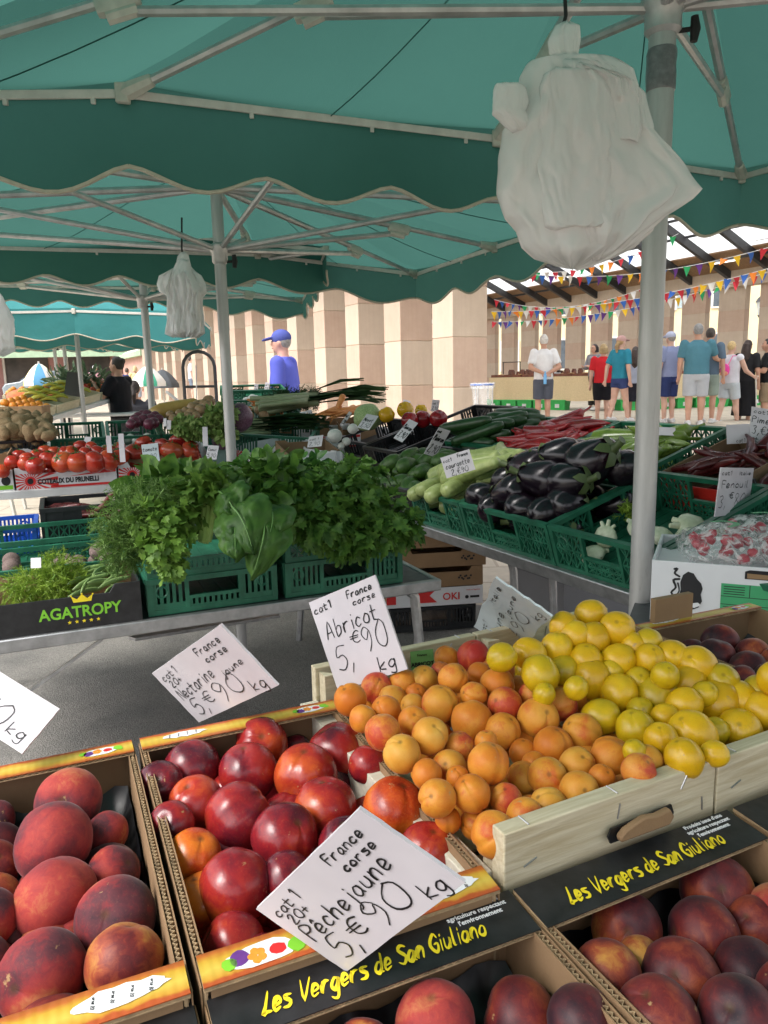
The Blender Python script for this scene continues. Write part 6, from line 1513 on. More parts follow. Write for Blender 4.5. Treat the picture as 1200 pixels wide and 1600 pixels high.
# chard: big crinkled leaves folding over the front edge
L_ch = leafmat('chard_leaf', (.040, .105, .020), (.085, .185, .032), .42, .25, 18, crinkle=26)
G['chard_rib'] = mat('chard_rib', (.12, .24, .06), .5, .2, 20)
ch = thing('chard_bunch', 'chard with broad crinkled leaves folded down over the green crates', 'chard', PY(395, 830, 1.98))
o_ = ch.matrix_world.translation
def chard_leaf(p0, p1, p2, wd, seed):
    r = random.Random(seed); b = MB(); n_, k = 18, 22; vs = []
    p0, p1, p2 = (Vector(q) - o_ for q in (p0, p1, p2)); side = (p2 - p0).cross(Vector((0, -1, .2))).normalized()
    for i in range(k + 1):
        t = i / k; c = p0 * (1 - t) ** 2 + p1 * 2 * t * (1 - t) + p2 * t * t
        hw = wd * (math.sin(math.pi * min(1, .10 + t * .93)) ** .62) * .5
        for j in range(n_ + 1):
            s = 2 * j / n_ - 1; q = c + side * hw * s + Vector((0, -.030 * (1 - s * s) + .012 * abs(s), .012 * (1 - abs(s))))
            q += Vector((0, -1, .3)) * (.017 * mnoise.noise(Vector((s * 2.6, t * 4.2, seed * 7.7))) + .011 * mnoise.noise(Vector((s * 7, t * 10, seed)))) + side * .008 * mnoise.noise(Vector((t * 6, seed * 3.3, s)))
            q += Vector((0, -1, 0)) * (-.007 * math.exp(-(s / .07) ** 2) + .003 * abs(math.sin(9 * t - 5 * abs(s))))
            vs.append(q)
    b.add(vs, [(i * (n_ + 1) + j, i * (n_ + 1) + j + 1, (i + 1) * (n_ + 1) + j + 1, (i + 1) * (n_ + 1) + j) for i in range(k) for j in range(n_)])
    lo = b.build('leaf', [L_ch], ch, sharp=180)
    m = MB(); m.tube([(p0 * (1 - t) ** 2 + p1 * 2 * t * (1 - t) + p2 * t * t) + Vector((0, -.034, .010)) for t in [q / 10 for q in range(10)]], [.0032 * (1 - q / 12) for q in range(10)], 6)
    m.build('midrib', [G['chard_rib']], lo)
Yc = 1.90
for a in (((360, 790, 2.0), (385, 800, 1.86), (400, 868, 1.86), .165, 1), ((415, 800, 1.98), (425, 830, 1.84), (395, 908, 1.88), .13, 2), ((370, 800, 2.0), (372, 830, 1.86), (372, 880, 1.86), .12, 3), ((420, 790, 2.02), (440, 800, 1.9), (418, 855, 1.9), .11, 4), ((345, 770, 2.06), (360, 775, 1.95), (378, 815, 1.94), .12, 5)):
    chard_leaf(PY(*a[0]), PY(*a[1]), PY(*a[2]), a[3], a[4])
# the black crown box with fennel tops and beans
sC = FM.inverted() @ PZ(222, 966, .66); AWD = .46
Mg = FM @ Matrix.Translation((sC.x - AWD, .012, .004)); Hg = .118
ag = thing('vegetable_box', 'black cardboard box with a crown and green lettering, fennel tops and flat beans in it', 'box', Mg)
def cut_wall(L, h, lo, t=.006, c=.07):
    b = MB(); b.prism([(0, 0), (L, 0), (L, h), (L - c, h), (L - c - .015, lo), (c + .015, lo), (c, h), (0, h)], -t, 0, M=Matrix.Rotation(rad(90), 4, 'X')); return b
o = cut_wall(AWD, Hg, Hg * .80).build('front_wall', [G['black_card']], ag, bevel=.001)
b = cut_wall(AWD, Hg, Hg * .9); b.xf(Matrix.Translation((0, .274, 0))); b.build('back_wall', [G['card']], ag)
for x in (0, AWD - .006): b = MB(); b.b2((x, .0065, 0), (x + .006, .2735, Hg * .97)); b.build('side_wall', [G['card'] if x == 0 else G['black_card']], ag)
b = MB(); b.b2((.006, .0065, .001), (AWD - .006, .2735, .005)); b.build('base', [G['card']], ag)
MF = Matrix.Rotation(rad(90), 4, 'X')
tx = textmesh('lettering', 'AGATROPY', .045, G['lime_ink'], ag, Matrix.Translation((AWD * .64, -.0012, .036)) @ MF, bold=.0011, align='CENTER', sx=.92)
b = MB(); b.prism([(-.038, 0), (.038, 0), (.046, .030), (.022, .014), (0, .036), (-.022, .014), (-.046, .030)], 0, .0006)
for x, y in ((-.046, .032), (0, .038), (.046, .032)): b.lathe([(.004, 0), (.004, .0006)], 8, M=Matrix.Translation((x, y, 0)))
b.xf(Matrix.Translation((AWD * .655, -.0015, .078)) @ MF @ Matrix.Diagonal((.62, .62, 1, 1))); b.build('crown_print', [G['yellow_ink']], ag)
b = MB()
for k in range(5):
    s = [( (.0058 if i % 2 == 0 else .0025) * math.sin(i * math.pi / 5), (.0058 if i % 2 == 0 else .0025) * math.cos(i * math.pi / 5)) for i in range(10)]
    b.prism(s, 0, .0006, M=Matrix.Translation((AWD * .655 + (k - 2) * .019, -.0015, .022)) @ MF)
b.build('star_print', [G['yellow_ink']], ag)
herb('fennel_bunch', 'yellow-green feathery fennel tops in the black crown box', 'fennel tops', [(Mg @ Vector((.20, .15, .10)), (.11, .08, .055), 1), (Mg @ Vector((.25, .17, .135)), (.05, .06, .05), .5)], 'dill', 900, .036, L_fen, 6, seed=12)
bean_m = mat('flat_bean_skin', (.20, .30, .10), .45, .3, 18); b = MB(); b.tube([(-.05, 0, 0), (-.025, .003, .002), (0, .005, .003), (.025, .003, .002), (.05, -.002, 0), (.06, -.006, 0)], [.003, .008, .0085, .008, .006, .001], 8, sx=.5); bean_me = b.mesh('flat_bean', [bean_m], 180)
for k in range(26): inst(bean_me, 'flat_bean', Mg @ Vector((.30 + rnd.uniform(-.0, .12), .05 + rnd.uniform(0, .18), .082 + .0014 * k)), rnd.uniform(.85, 1.15), Quaternion((0, 0, 1), rnd.uniform(.6, 1.9)) @ Quaternion((0, 1, 0), rnd.uniform(-.4, .2)), 'flat green bean in the black crown box', 'bean', 'flat beans in the crown box')
# crates behind it
gcr = 'green crate behind the black crown box'
vcrate(FM @ Matrix.Translation((sC.x - .60, .31, .004)), .60, .36, .122, gcr + ', a white tag on its rim')
vcrate(FM @ Matrix.Translation((sC.x - .64, .69, .004)), .60, .36, .140, gcr + ', the rear one of two')
p_ = FM @ Vector((sC.x - .36, .308, .15)); tg_ = price_card([(48, 872), (64, 871), (64, 887), (48, 888)], depth(PY(56, 880, 2.05)), [], 'small blank white tag hung on the green crate behind the crown box', thick=.001)
beet = fruit_mesh('beetroot', mat('dusty_beetroot_skin', (.11, .07, .07), .85, .3, 9, c2=(.20, .14, .12)), 0, .95, .05, .1, 20, 14, seed=3)
for k in range(12): inst(beet, 'beetroot', FM @ Vector((sC.x - .18 + rnd.uniform(-.2, .12), .40 + rnd.uniform(0, .22), .06 + rnd.uniform(0, .05))), rnd.uniform(.026, .036), rq(), 'dusty beetroot in the green crate behind the crown box', 'beetroot', 'beetroots behind the crown box')
bk = FM.inverted() @ PY(62, 800, 2.95)
vcrate(FM @ Matrix.Translation((bk.x, 1.08, .004)), .46, .34, .19, 'black crate of dried red peppers between the tomato table and the dill', m='black_plastic', style='solid')
vcrate(FM @ Matrix.Translation((bk.x - .52, 1.08, .004)), .50, .34, .12, 'blue crate beside the black crate of dried peppers', m='blue_plastic', style='slot')
# ------------------------------------------------------------------ produce on the sloping display
FRT = FR(TR0)                                   # local x = 0 at the left edge of the fennel crate
def RC(x, y, z=.003): return FRT @ Matrix.Translation((x, y, z))
def veg_lathe(name, m, prof, n=20, f=None, bend=0.0, cal=None):
    """long vegetable along x"""
    b = MB(); b.lathe([(r, z) for z, r in prof], n, f=f)
    vs = []
    for x, y, z in b.v: vs.append((z, x + bend * z * z, y))
    b.v = vs
    return b.mesh(name, [m], 180)
m_aub = fruitmat('aubergine_skin', [(.3, (.006, .003, .006)), (.6, (.010, .005, .010)), (.8, (.022, .007, .014))], .2, 1.0, spec=.5, scar=None)
aub = [veg_lathe('aubergine', m_aub, [(-.105, .004), (-.102, .018), (-.09, .034), (-.06, .047), (-.02, .050), (.03, .043), (.07, .033), (.095, .025), (.105, .012), (.107, .003)], bend=bd) for bd in (.4, 1.2)]
m_cal = mat('aubergine_calyx', (.07, .10, .03), .55, .3, 20)
def calyx():
    b = MB(); b.tube([(.10, 0, 0), (.125, .002, .003), (.15, .006, .008)], [.011, .008, .0095], 8)
    for k in range(5):
        a = k * 1.2566; d = Vector((0, math.cos(a), math.sin(a))); s = Vector((0, -math.sin(a), math.cos(a)))
        b.add([Vector((.108, 0, 0)) + d * .010 + s * .011, Vector((.108, 0, 0)) + d * .010 - s * .011, Vector((.070, 0, 0)) + d * .0375, Vector((.095, 0, 0)) + d * .032 + s * .010, Vector((.095, 0, 0)) + d * .032 - s * .010], [(0, 3, 4, 1), (3, 2, 4)])
    return b.mesh('calyx', [m_cal], 60)
cal_me = calyx()
def put_aub(M, sc, label, group):
    o = bpy.data.objects.new('aubergine', rnd.choice(aub)); COL.objects.link(o); o.matrix_world = M @ Matrix.Diagonal((sc * .74, sc * 1.32, sc * 1.32, 1)); tag(o, label, 'aubergine', group)
    c = bpy.data.objects.new('calyx', cal_me); COL.objects.link(c); c.parent = o
def Rz(a): return Matrix.Rotation(rad(a), 4, 'Z')
def Ry(a): return Matrix.Rotation(rad(a), 4, 'Y')
def Rx(a): return Matrix.Rotation(rad(a), 4, 'X')
# crates, front row
Hc = CH
vcrate(RC(.003, 0), .462, .50, Hc, 'green lattice crate with the last few fennel bulbs', group=None)
vcrate(RC(-.537, 0), .534, .50, Hc, 'green lattice crate heaped with aubergines')
vcrate(RC(-.945, 0), .402, .50, Hc, 'green lattice crate of pale courgettes')
vcrate(RC(-1.56, .02), .60, .48, Hc * .9, 'black crate of avocados behind the parsley', m='black_plastic', style='slot')
la, ga = 'glossy black aubergine heaped in its green crate', 'aubergines in the green crate'
for (x, y, z, az, ay, s, lab) in ((-.47, .08, .175, 75, 4, .95, 0), (-.40, .06, .150, 150, 8, .9, 'aubergine lying at the front rim beside the courgettes'), (-.31, .10, .205, 200, 12, 1.05, 0), (-.22, .07, .165, 20, 5, .95, 0), (-.12, .08, .160, 160, 6, 1.0, 0), (-.06, .14, .175, 60, 10, .95, 0), (-.44, .20, .20, 110, 8, 1.0, 0), (-.33, .22, .255, 195, -6, 1.15, 'aubergine topmost on the heap, its round end towards us'),
    (-.20, .17, .245, 205, -18, 1.15, 'big aubergine in the middle of the heap with a pale highlight'), (-.10, .20, .235, 15, -5, 1.1, 0), (-.24, .30, .285, 225, -14, 1.05, 0), (-.40, .33, .235, 80, 0, 1.0, 0), (-.08, .30, .275, 20, -24, 1.30, 'long aubergine leaning up towards the near pole'), (-.15, .40, .250, 100, 0, 1.1, 0), (-.30, .42, .235, 170, 0, 1.0, 0), (-.48, .42, .20, 60, 0, .95, 0), (-.02, .40, .225, 120, 0, 1., 0)):
    put_aub(RC(x, y, z - .015) @ Rz(az) @ Ry(ay), s, lab or la, None if lab else ga)
for k in range(10): put_aub(RC(-.49 + (k % 5) * .11, .12 + .22 * (k // 5), .085) @ Rz(rnd.uniform(0, 360)), .95, la, ga)
m_cou = mat('pale_courgette_skin', (.27, .36, .10), .35, .25, 30, c2=(.42, .47, .19)); m_cou2 = mat('green_courgette_skin', (.05, .12, .025), .32, .35, 30, c2=(.11, .2, .05)); m_cuc = mat('long_green_pepper_skin', (.09, .17, .02), .2, .3, 10, c2=(.16, .23, .04)); m_dcu = mat('cucumber_skin', (.015, .05, .012), .35, .3, 40)
rib = lambda a, z: 1 + .05 * math.cos(8 * a)
cou = [veg_lathe('courgette', m_cou, [(-.12, .005), (-.118, .020), (-.10, .033), (-.05, .037), (.02, .031), (.07, .024), (.10, .019), (.108, .022), (.125, .018), (.13, .003)], 24, rib, bend=bd) for bd in (.3, -.8)]
lc, gc = 'pale green courgette in its green crate', 'courgettes in the green crate'
for (x, y, z, az, ay, s, lab) in ((-.90, .05, .16, 120, 5, .95, 0), (-.84, .08, .175, 112, 8, 1.0, 0), (-.76, .06, .165, 115, 8, 1.05, 'ribbed courgette overhanging the front rim of its crate'), (-.68, .09, .185, 118, 10, 1.0, 0), (-.64, .15, .235, 25, -12, 1.25, 'large courgette lying crosswise on top with its stem up by the aubergines'), (-.72, .19, .235, 40, -6, 1.2, 'yellowish courgette across the top of the heap'), (-.86, .20, .205, 60, -5, 1.05, 0), (-.60, .26, .225, 80, -5, 1.0, 0), (-.78, .30, .225, 30, 0, 1.1, 0), (-.90, .34, .20, 80, 0, 1, 0), (-.64, .38, .21, 10, 0, 1.05, 0), (-.80, .42, .20, 150, 0, 1, 0)):
    inst(rnd.choice(cou), 'courgette', (0, 0, 0), 1, None, lab or lc, 'courgette', None if lab else gc).matrix_world = RC(x, y, z - .01) @ Rz(az) @ Ry(ay) @ Matrix.Diagonal((s * .95, s * .95, s * .95, 1))
for k in range(8): inst(cou[k % 2], 'courgette', (0, 0, 0), 1, None, lc, 'courgette', gc).matrix_world = RC(-.88 + (k % 4) * .09, .15 + .2 * (k // 4), .08) @ Rz(rnd.uniform(60, 120))
m_avo = mat('avocado_skin', (.03, .085, .012), .38, .35, 50, c2=(.065, .14, .02), bump=.3, bscale=160)
avo = [veg_lathe('avocado', m_avo, [(-.055, .004), (-.052, .016), (-.04, .030), (-.015, .038), (.01, .035), (.035, .024), (.05, .016), (.056, .004)], 20)]
for k in range(26):
    i, j = k % 7, k // 7
    inst(avo[0], 'avocado', (0, 0, 0), 1, None, 'smooth green avocado in the black crate behind the parsley', 'avocado', 'avocados in the black crate').matrix_world = RC(-1.50 + i * .082 + rnd.uniform(-.01, .01), .07 + j * .11 + rnd.uniform(-.01, .01), .115 + .02 * rnd.random() + (.04 if j in (1, 2) and i % 2 else 0)) @ Rz(rnd.uniform(0, 360)) @ Ry(rnd.uniform(-20, 20)) @ Matrix.Diagonal((1.15,) * 3 + (1,))
# fennel bulbs
m_fen = mat('fennel_bulb_skin', (.56, .60, .40), .4, .15, 30, c2=(.68, .70, .54)); m_frd = G['celery_stalk']
def fennel(M, s, lab, tops=True):
    r = thing('fennel_bulb', lab, 'fennel', M @ Matrix.Diagonal((s, s, s, 1)))
    b = MB(); b.lathe([(.003, -.045), (.028, -.042), (.045, -.02), (.048, .01), (.038, .035), (.022, .05), (.004, .052)], 20, f=lambda a, z: 1 + .09 * math.cos(2 * a) + .05 * math.cos(5 * a + z * 30)); b.v = [(x, y * .72, z) for x, y, z in b.v]; b.build('bulb', [m_fen], r, sharp=180)
    for a, l in ((-.5, .035), (0, .05), (.45, .03)):
        q = MB(); q.tube([(math.sin(a) * .02, .003, .03), (math.sin(a) * .05, .005, .03 + l * .6), (math.sin(a) * .075, .01, .03 + l)], [.012, .009, .007], 8, sx=1.3); q.build('stalk', [m_fen], r)
    if tops:
        q = MB(); rr = random.Random(3)
        for _ in range(70): frond(q, Vector((rr.uniform(-.05, .05), rr.uniform(-.03, .03), .10 + rr.uniform(0, .03))), Vector((rr.gauss(0, .5), rr.gauss(0, .4), .5)), .045, rr, .07)
        q.build('frond', [L_fen], r, sharp=180)
fennel(RC(.13, .12, .085) @ Rx(-25) @ Rz(20), .72, 'white fennel bulb standing behind the crate hand hole, stalk up', False); fennel(RC(.12, .06, .045) @ Rx(-80), .8, 'fennel bulb low behind the hand hole of its crate', False)
for x, y, rx, ry, sc, tp, lab in ((1032, 838, -70, 50, .8, 0, 'pale fennel bulb just right of the near pole'), (1083, 824, -50, -70, .95, 0, 'fennel bulb lying on its side deep in the crate'), (1130, 825, -20, 25, .75, 0, 'fennel with a cut stub leaning in the crate corner'), (1000, 828, -60, 30, .8, 1, 'fennel with leafy tops half hidden by the near pole'), (1060, 850, -80, -40, .7, 0, 'small fennel low in the crate beside the carton')):
    fennel(Matrix.Translation(PP(x, y, pr0 - nr * .055, nr)) @ Rz(27) @ Rx(rx) @ Ry(ry), sc, lab, bool(tp))
# second row
vcrate(RC(-1.47, .535), .42, .42, Hc, 'green crate of dark cucumbers beside the long red peppers', m='dark_green_plastic'); vcrate(RC(-1.045, .535), .42, .42, Hc, 'green crate piled with long red peppers', m='dark_green_plastic'); vcrate(RC(-.615, .535), .57, .42, Hc, 'green crate of long green peppers behind the aubergines', m='dark_green_plastic')
lp = [veg_lathe('long_pepper', m, [(-.13, .002), (-.10, .010), (-.04, .019), (.04, .025), (.085, .022), (.095, .010), (.10, .005), (.135, .005), (.137, .002)], 14, lambda a, z: 1 + .12 * math.cos(3 * a + z * 8), bend=bd) for m, bd in ((fruitmat('long_red_pepper_skin', [(.3, (.12, .006, .009)), (.55, (.30, .012, .016)), (.8, (.20, .009, .012))], .22, 1, spec=.55), 1.5), (m_cuc, 1.8))]
lp_or = veg_lathe('long_pepper', fruitmat('turning_pepper_skin', [(.3, (.45, .10, .015)), (.6, (.30, .16, .02)), (.8, (.12, .15, .02))], .22, 1), [(-.13, .002), (-.10, .010), (-.04, .019), (.04, .025), (.085, .022), (.095, .010), (.10, .005), (.135, .005), (.137, .002)], 14, bend=1.5)
dcu = veg_lathe('cucumber', m_dcu, [(-.15, .003), (-.145, .016), (-.11, .023), (0, .026), (.11, .023), (.145, .014), (.15, .003)], 16, bend=.4)
for k in range(44):
    x, y = rnd.uniform(-.98, -.70), .58 + (k % 11) / 11 * .33; z = .10 + .06 * math.sin(max(0, min(1, (x + 1.03) / .38)) * math.pi) * (k / 44) + .025 * k / 44
    inst(lp[0], 'long_pepper', (0, 0, 0), 1, None, 'long glossy red pepper heaped in the green crate', 'pepper', 'long red peppers').matrix_world = RC(x, y, z) @ Rz(rnd.gauss(20, 22) + rnd.choice((0, 180))) @ Ry(rnd.gauss(0, 6)) @ Rx(rnd.uniform(0, 360)) @ Matrix.Diagonal((rnd.uniform(.9, 1.1), 1.2, 1.2, 1))
for k in range(30):
    inst(lp_or if k == 29 else lp[1], 'long_pepper', (0, 0, 0), 1, None, 'one orange pepper lying among the long green ones' if k == 29 else 'long green pepper in the crate behind the aubergines', 'pepper', None if k == 29 else 'long green peppers').matrix_world = RC(-.50 if k == 29 else rnd.uniform(-.48, -.18), .60 if k == 29 else .60 + (k % 10) / 10 * .28, .155 if k == 29 else .10 + .06 * k / 30) @ Rz(30 + rnd.gauss(0, 22) + rnd.choice((0, 180))) @ Ry(rnd.gauss(0, 9)) @ Matrix.Diagonal((1.15, 1.35, 1.35, 1))
for k in range(22):
    inst(dcu, 'cucumber', (0, 0, 0), 1, None, 'dark cucumber stacked left of the long red peppers', 'cucumber', 'dark cucumbers').matrix_world = RC(-1.28 + rnd.uniform(-.06, .06), .59 + (k % 7) * .05, .10 + .042 * (k // 7) + rnd.uniform(0, .01)) @ Rz(rnd.gauss(20, 14)) @ Ry(rnd.gauss(0, 6)) @ Matrix.Diagonal((1.05, 1.25, 1.25, 1))
# red and black cardboard trays of dried peppers at the right
def tray_box(M, W, D, h, fm, label, front_lo=.7, card='card_dark', c=.06):
    r = thing('cardboard_tray', label, 'box', M)
    o = cut_wall(W, h, h * front_lo, c=c).build('front_wall', [G[fm]], r, bevel=.001)
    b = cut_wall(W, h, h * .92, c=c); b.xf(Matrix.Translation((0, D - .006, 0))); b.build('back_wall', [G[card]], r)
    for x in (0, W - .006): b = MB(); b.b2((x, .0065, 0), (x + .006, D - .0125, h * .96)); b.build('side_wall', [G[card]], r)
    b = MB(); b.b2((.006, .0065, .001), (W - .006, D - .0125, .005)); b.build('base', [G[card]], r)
    return r
G['red_card'] = mat('red_printed_cardboard', (.50, .022, .014), .45, .12, 12)
r = tray_box(RC(-.02, .535), .35, .44, .135, 'red_card', 'red fronted cardboard tray of dark dried peppers behind the fennel card'); textmesh('lettering', 'Piment doux', .012, G['white_ink'], r, Matrix.Translation((.02, -.0015, .07)) @ MF); textmesh('lettering', 'Origine Italie', .010, G['white_ink'], r, Matrix.Translation((.02, -.0015, .055)) @ MF)
tray_box(RC(.345, .50), .45, .44, .17, 'black_card', 'black fronted cardboard tray of dark dried peppers, right of the red one')
m_dry = mat('dried_pepper_skin', (.07, .010, .014), .3, .5, 14, c2=(.16, .02, .02)); dry = veg_lathe('dried_pepper', m_dry, [(-.09, .002), (-.06, .008), (0, .013), (.05, .012), (.065, .006), (.09, .004), (.092, .002)], 10, lambda a, z: 1 + .3 * math.cos(4 * a + z * 40), bend=3)
for k in range(70):
    x = rnd.uniform(.03, .74)
    inst(dry, 'dried_pepper', (0, 0, 0), 1, None, 'dark dried pepper in the red and black trays', 'dried pepper', 'dried peppers in the trays').matrix_world = RC(x, rnd.uniform(.60, .88), .06 + .0012 * k + rnd.uniform(0, .02)) @ Rz(rnd.uniform(0, 360)) @ Ry(rnd.gauss(0, 18)) @ Matrix.Diagonal((1.2,) * 3 + (1,))
vcrate(RC(.48, -.02), .50, .50, Hc, 'empty green crate at the edge right of the fennel crate', m='green_plastic')
# farther along the display: peppers, onions, boxes, roots
vcrate(RC(-2.00, .30), .42, .40, .17, 'black crate with a price card, of sweet peppers, left of the avocados', m='black_plastic', style='slot'); vcrate(RC(-2.45, .34), .43, .40, .17, 'black crate with white turnips in front of the cabbage', m='black_plastic', style='slot')
vcrate(RC(-1.99, .74), .50, .36, .15, 'dark crate of red and yellow bell peppers', m='black_plastic', style='slot')
def bell(name, m): return fruit_mesh(name, m, .0, .98, .26, 0, 32, 18, ribs=4, seed=2, lump=.05)
m_by = fruitmat('yellow_bell_pepper_skin', [(.3, (.60, .32, .008)), (.7, (.72, .44, .012))], .2, 1); m_br = fruitmat('red_bell_pepper_skin', [(.3, (.20, .006, .010)), (.7, (.36, .012, .016))], .18, 1)
by, br_ = bell('bell_pepper', m_by), bell('bell_pepper', m_br); G['pep_stem'] = m_cal
def px_on(px_, py_, Y): return PY(px_, py_, Y)
for (x, y, Y, r, me, lab) in ((604, 648, 4.5, .050, by, 'yellow bell pepper beside the pale cabbage'), (633, 640, 4.5, .050, by, 'yellow bell pepper, second from the cabbage'), (658, 641, 4.7, .040, by, 'small yellow bell pepper behind the red ones'), (640, 657, 4.3, .050, br_, 'red bell pepper below the second yellow one'), (660, 655, 4.35, .052, br_, 'red bell pepper between two price cards'), (685, 654, 4.3, .052, br_, 'round red bell pepper nearest the cucumbers')):
    inst(me, 'bell_pepper', PY(x, y, Y), r, tiltq(60), lab, 'bell pepper')
m_cab = mat('cabbage_leaf_skin', (.24, .38, .12), .5, .25, 12, c2=(.42, .52, .24), bump=.4, bscale=25); cab = fruit_mesh('cabbage', m_cab, .03, .9, .05, 0, 32, 18, seed=4, lump=.10)
inst(cab, 'cabbage', PY(574, 652, 4.55), .088, tiltq(40), 'pale round cabbage next to the yellow peppers', 'cabbage')
m_wh = mat('white_turnip_skin', (.60, .60, .54), .4, .12, 14, c2=(.68, .66, .62)); tur = fruit_mesh('turnip', m_wh, 0, .95, .05, .1, 20, 14, seed=1)
for (x, y, r) in ((523, 681, .042), (551, 670, .030), (541, 690, .025), (533, 697, .02)): inst(tur, 'turnip', PY(x, y, 4.2), r, tiltq(60), 'white turnip showing over the grey box', 'turnip', 'white turnips')
# grey box with a green label, red and white boxes
def rays_front(W, h, root, y=-.0012, headx=.14):
    b = MB(); hz = h * .5; R0 = h * .30
    for k in range(22):
        a0 = 2 * math.pi * k / 22; a1 = a0 + math.pi / 22
        def lim(a):
            c, s = math.cos(a), math.sin(a); tx_ = ((W * .27 if c > 0 else headx * W) / abs(c)) if abs(c) > 1e-6 else 9; tz = (hz - .002) / abs(s) if abs(s) > 1e-6 else 9
            return min(tx_, tz)
        P_ = [(R0 * math.cos(a0), R0 * math.sin(a0)), (lim(a0) * math.cos(a0), lim(a0) * math.sin(a0)), (lim(a1) * math.cos(a1), lim(a1) * math.sin(a1)), (R0 * math.cos(a1), R0 * math.sin(a1))]
        b.poly([(headx * W + x, y, hz + z) for x, z in P_])
    b.poly([(headx * W + .30 * h * math.cos(k * .3927), y - .0002, hz + .30 * h * math.sin(k * .3927)) for k in range(16)])
    b.b2((W * .33, y, .002), (W - .004, 0, h * .16)); b.poly([(W * .50, y - .0001, h * .66), (W - .004, y - .0001, h * .80), (W - .004, y - .0001, h * .99), (W * .84, y - .0001, h * .99), (W * .82, y - .0001, h * .88)])
    b.build('red_print', [G['red_ink']], root)
    b = MB(); b.poly([(headx * W + .17 * h * math.cos(k * .5236) * (1 if k != 2 else 1.2), y - .0005, hz + .19 * h * math.sin(k * .5236)) for k in range(12)]); b.build('head_emblem', [G['ink']], root)
    textmesh('lettering', 'COTEAUX DU PRUNELLI', h * .42, G['ink'], root, Matrix.Translation((headx * W + h * .38, y - .0006, h * .30)) @ MF, bold=.0016, sx=W * .62 / (h * .42 * 11.3))
    b = MB(); b.prism([(.012 * math.sin(k * .628) * (1 if k < 5 else 1), .022 * math.cos(k * .628)) for k in range(10)], 0, .0006, M=Matrix.Translation((W * .88, y - .0004, h * .62)) @ MF @ Matrix.Diagonal((h * 7, h * 8, 1, 1))); b.build('corsica_print', [G['white_ink']], root)
def prun_box(M, W, D, h, label):
    r = tray_box(M, W, D, h, 'white_card', label, front_lo=.72, card='white_card', c=.05); rays_front(W, h * .76, r); return r
wr_fr = lambda px_, py_, Y, ang, tilt=6: frame(PY(px_, py_, Y), ang, tilt)
gbx = tray_box(frame(PY(452, 752, 4.05), 20, 8), .30, .34, .15, 'white_card', 'grey white box with a green printed label, behind the parsley', .9); b = MB(); b.b2((.12, -.0014, .04), (.20, 0, .10)); b.build('green_print', [G['green_ink']], gbx)
b = MB(); b.b2((.065, -.0012, .04), (.118, -.0002, .10)); b.build('white_print', [G['white_ink']], gbx); b = MB(); b.poly([(.245 + .018 * math.cos(k * .5236), -.0014, .075 + .022 * math.sin(k * .5236)) for k in range(12)]); b.build('head_emblem', [G['ink']], gbx)
for k, (x, y, Y, lab) in enumerate(((392, 742, 4.25, 'red and white rayed box just left of the grey box with the green label'), (425, 722, 4.9, 'empty cardboard tray with red and white sides behind the grey box'), (472, 702, 5.0, 'empty cardboard tray in front of the leeks'), (365, 722, 4.7, 'red and white rayed box half behind the second pole'))):
    prun_box(frame(PY(x, y, Y), -55 if k != 2 else 15, 5), .40, .34, .11, lab)
for (x, y, Y, a) in ((440, 676, 5.1, 10), (500, 668, 5.3, 20)): tray_box(frame(PY(x, y + 22, Y), a, 8), .42, .36, .10, 'card', 'open brown cardboard tray among the leeks and carrots' if x == 440 else 'open brown cardboard tray before the bunched carrots', .75, 'card')
# leeks, spring onions, carrots
m_lw = leafmat('leek_blade', (.025, .07, .022), (.07, .13, .05), .5, .15, 20); m_lk = mat('leek_shank', (.24, .28, .15), .45, .15, 20)
lk = MB(); lk.tube([(-.30, 0, 0), (-.12, 0, .004), (.0, 0, .004)], [.016, .017, .020], 10); lk_me = lk.mesh('leek_shank', [m_lk], 180)
lb_ = MB()
for k in range(7):
    s = (k - 3) * .012; q = [Vector((0, 0, .004)), Vector((.14, s * 1.5, .016)), Vector((.27, s * 3.2, .02 + .006 * (k % 3))), Vector((.40, s * 4.6, .005 - .012 * (k % 2)))]
    vs = []
    for i, c in enumerate(q): wd_ = (.018, .02, .015, .003)[i]; vs += [c + Vector((0, wd_, .006)), c, c - Vector((0, wd_, -.006))]
    lb_.add(vs, [(3 * i + j, 3 * i + 3 + j, 3 * i + 4 + j, 3 * i + 1 + j) for i in range(3) for j in (0, 1)])
lb_me = lb_.mesh('leek_leaves', [m_lw], 180)
def leek(M, s, lab, group):
    o = bpy.data.objects.new('leek', lk_me); COL.objects.link(o); o.matrix_world = M @ Matrix.Diagonal((s, s, s, 1)); tag(o, lab, 'leek', group)
    c = bpy.data.objects.new('green_top', lb_me); COL.objects.link(c); c.parent = o
for k in range(16):
    leek(Matrix.Translation(PY(478 + rnd.uniform(-16, 22), 630 + rnd.uniform(-8, 6) - k * .5, 5.3 + .02 * k)) @ Rz(6 + rnd.gauss(0, 7)) @ Ry(-6 + rnd.gauss(0, 4)), rnd.uniform(1.0, 1.25), 'leek with dark green leaves heaped before the colonnade', 'leeks')
for k in range(20):
    leek(Matrix.Translation(PY(400 + rnd.uniform(-14, 26), 662 + (k % 6) * 4 - 6, 5.0 - .02 * (k % 6))) @ Rz(3 + rnd.gauss(0, 6)) @ Ry(-3 + rnd.gauss(0, 2)) @ Matrix.Diagonal((1, .6, .6, 1)), rnd.uniform(.9, 1.1), 'spring onion laid flat in rows below the carrots', 'spring onions')
m_car = mat('carrot_skin', (.62, .20, .04), .5, .2, 30, c2=(.72, .30, .10)); car = veg_lathe('carrot', m_car, [(-.10, .002), (-.06, .007), (0, .013), (.06, .018), (.075, .015), (.08, .004)], 12)
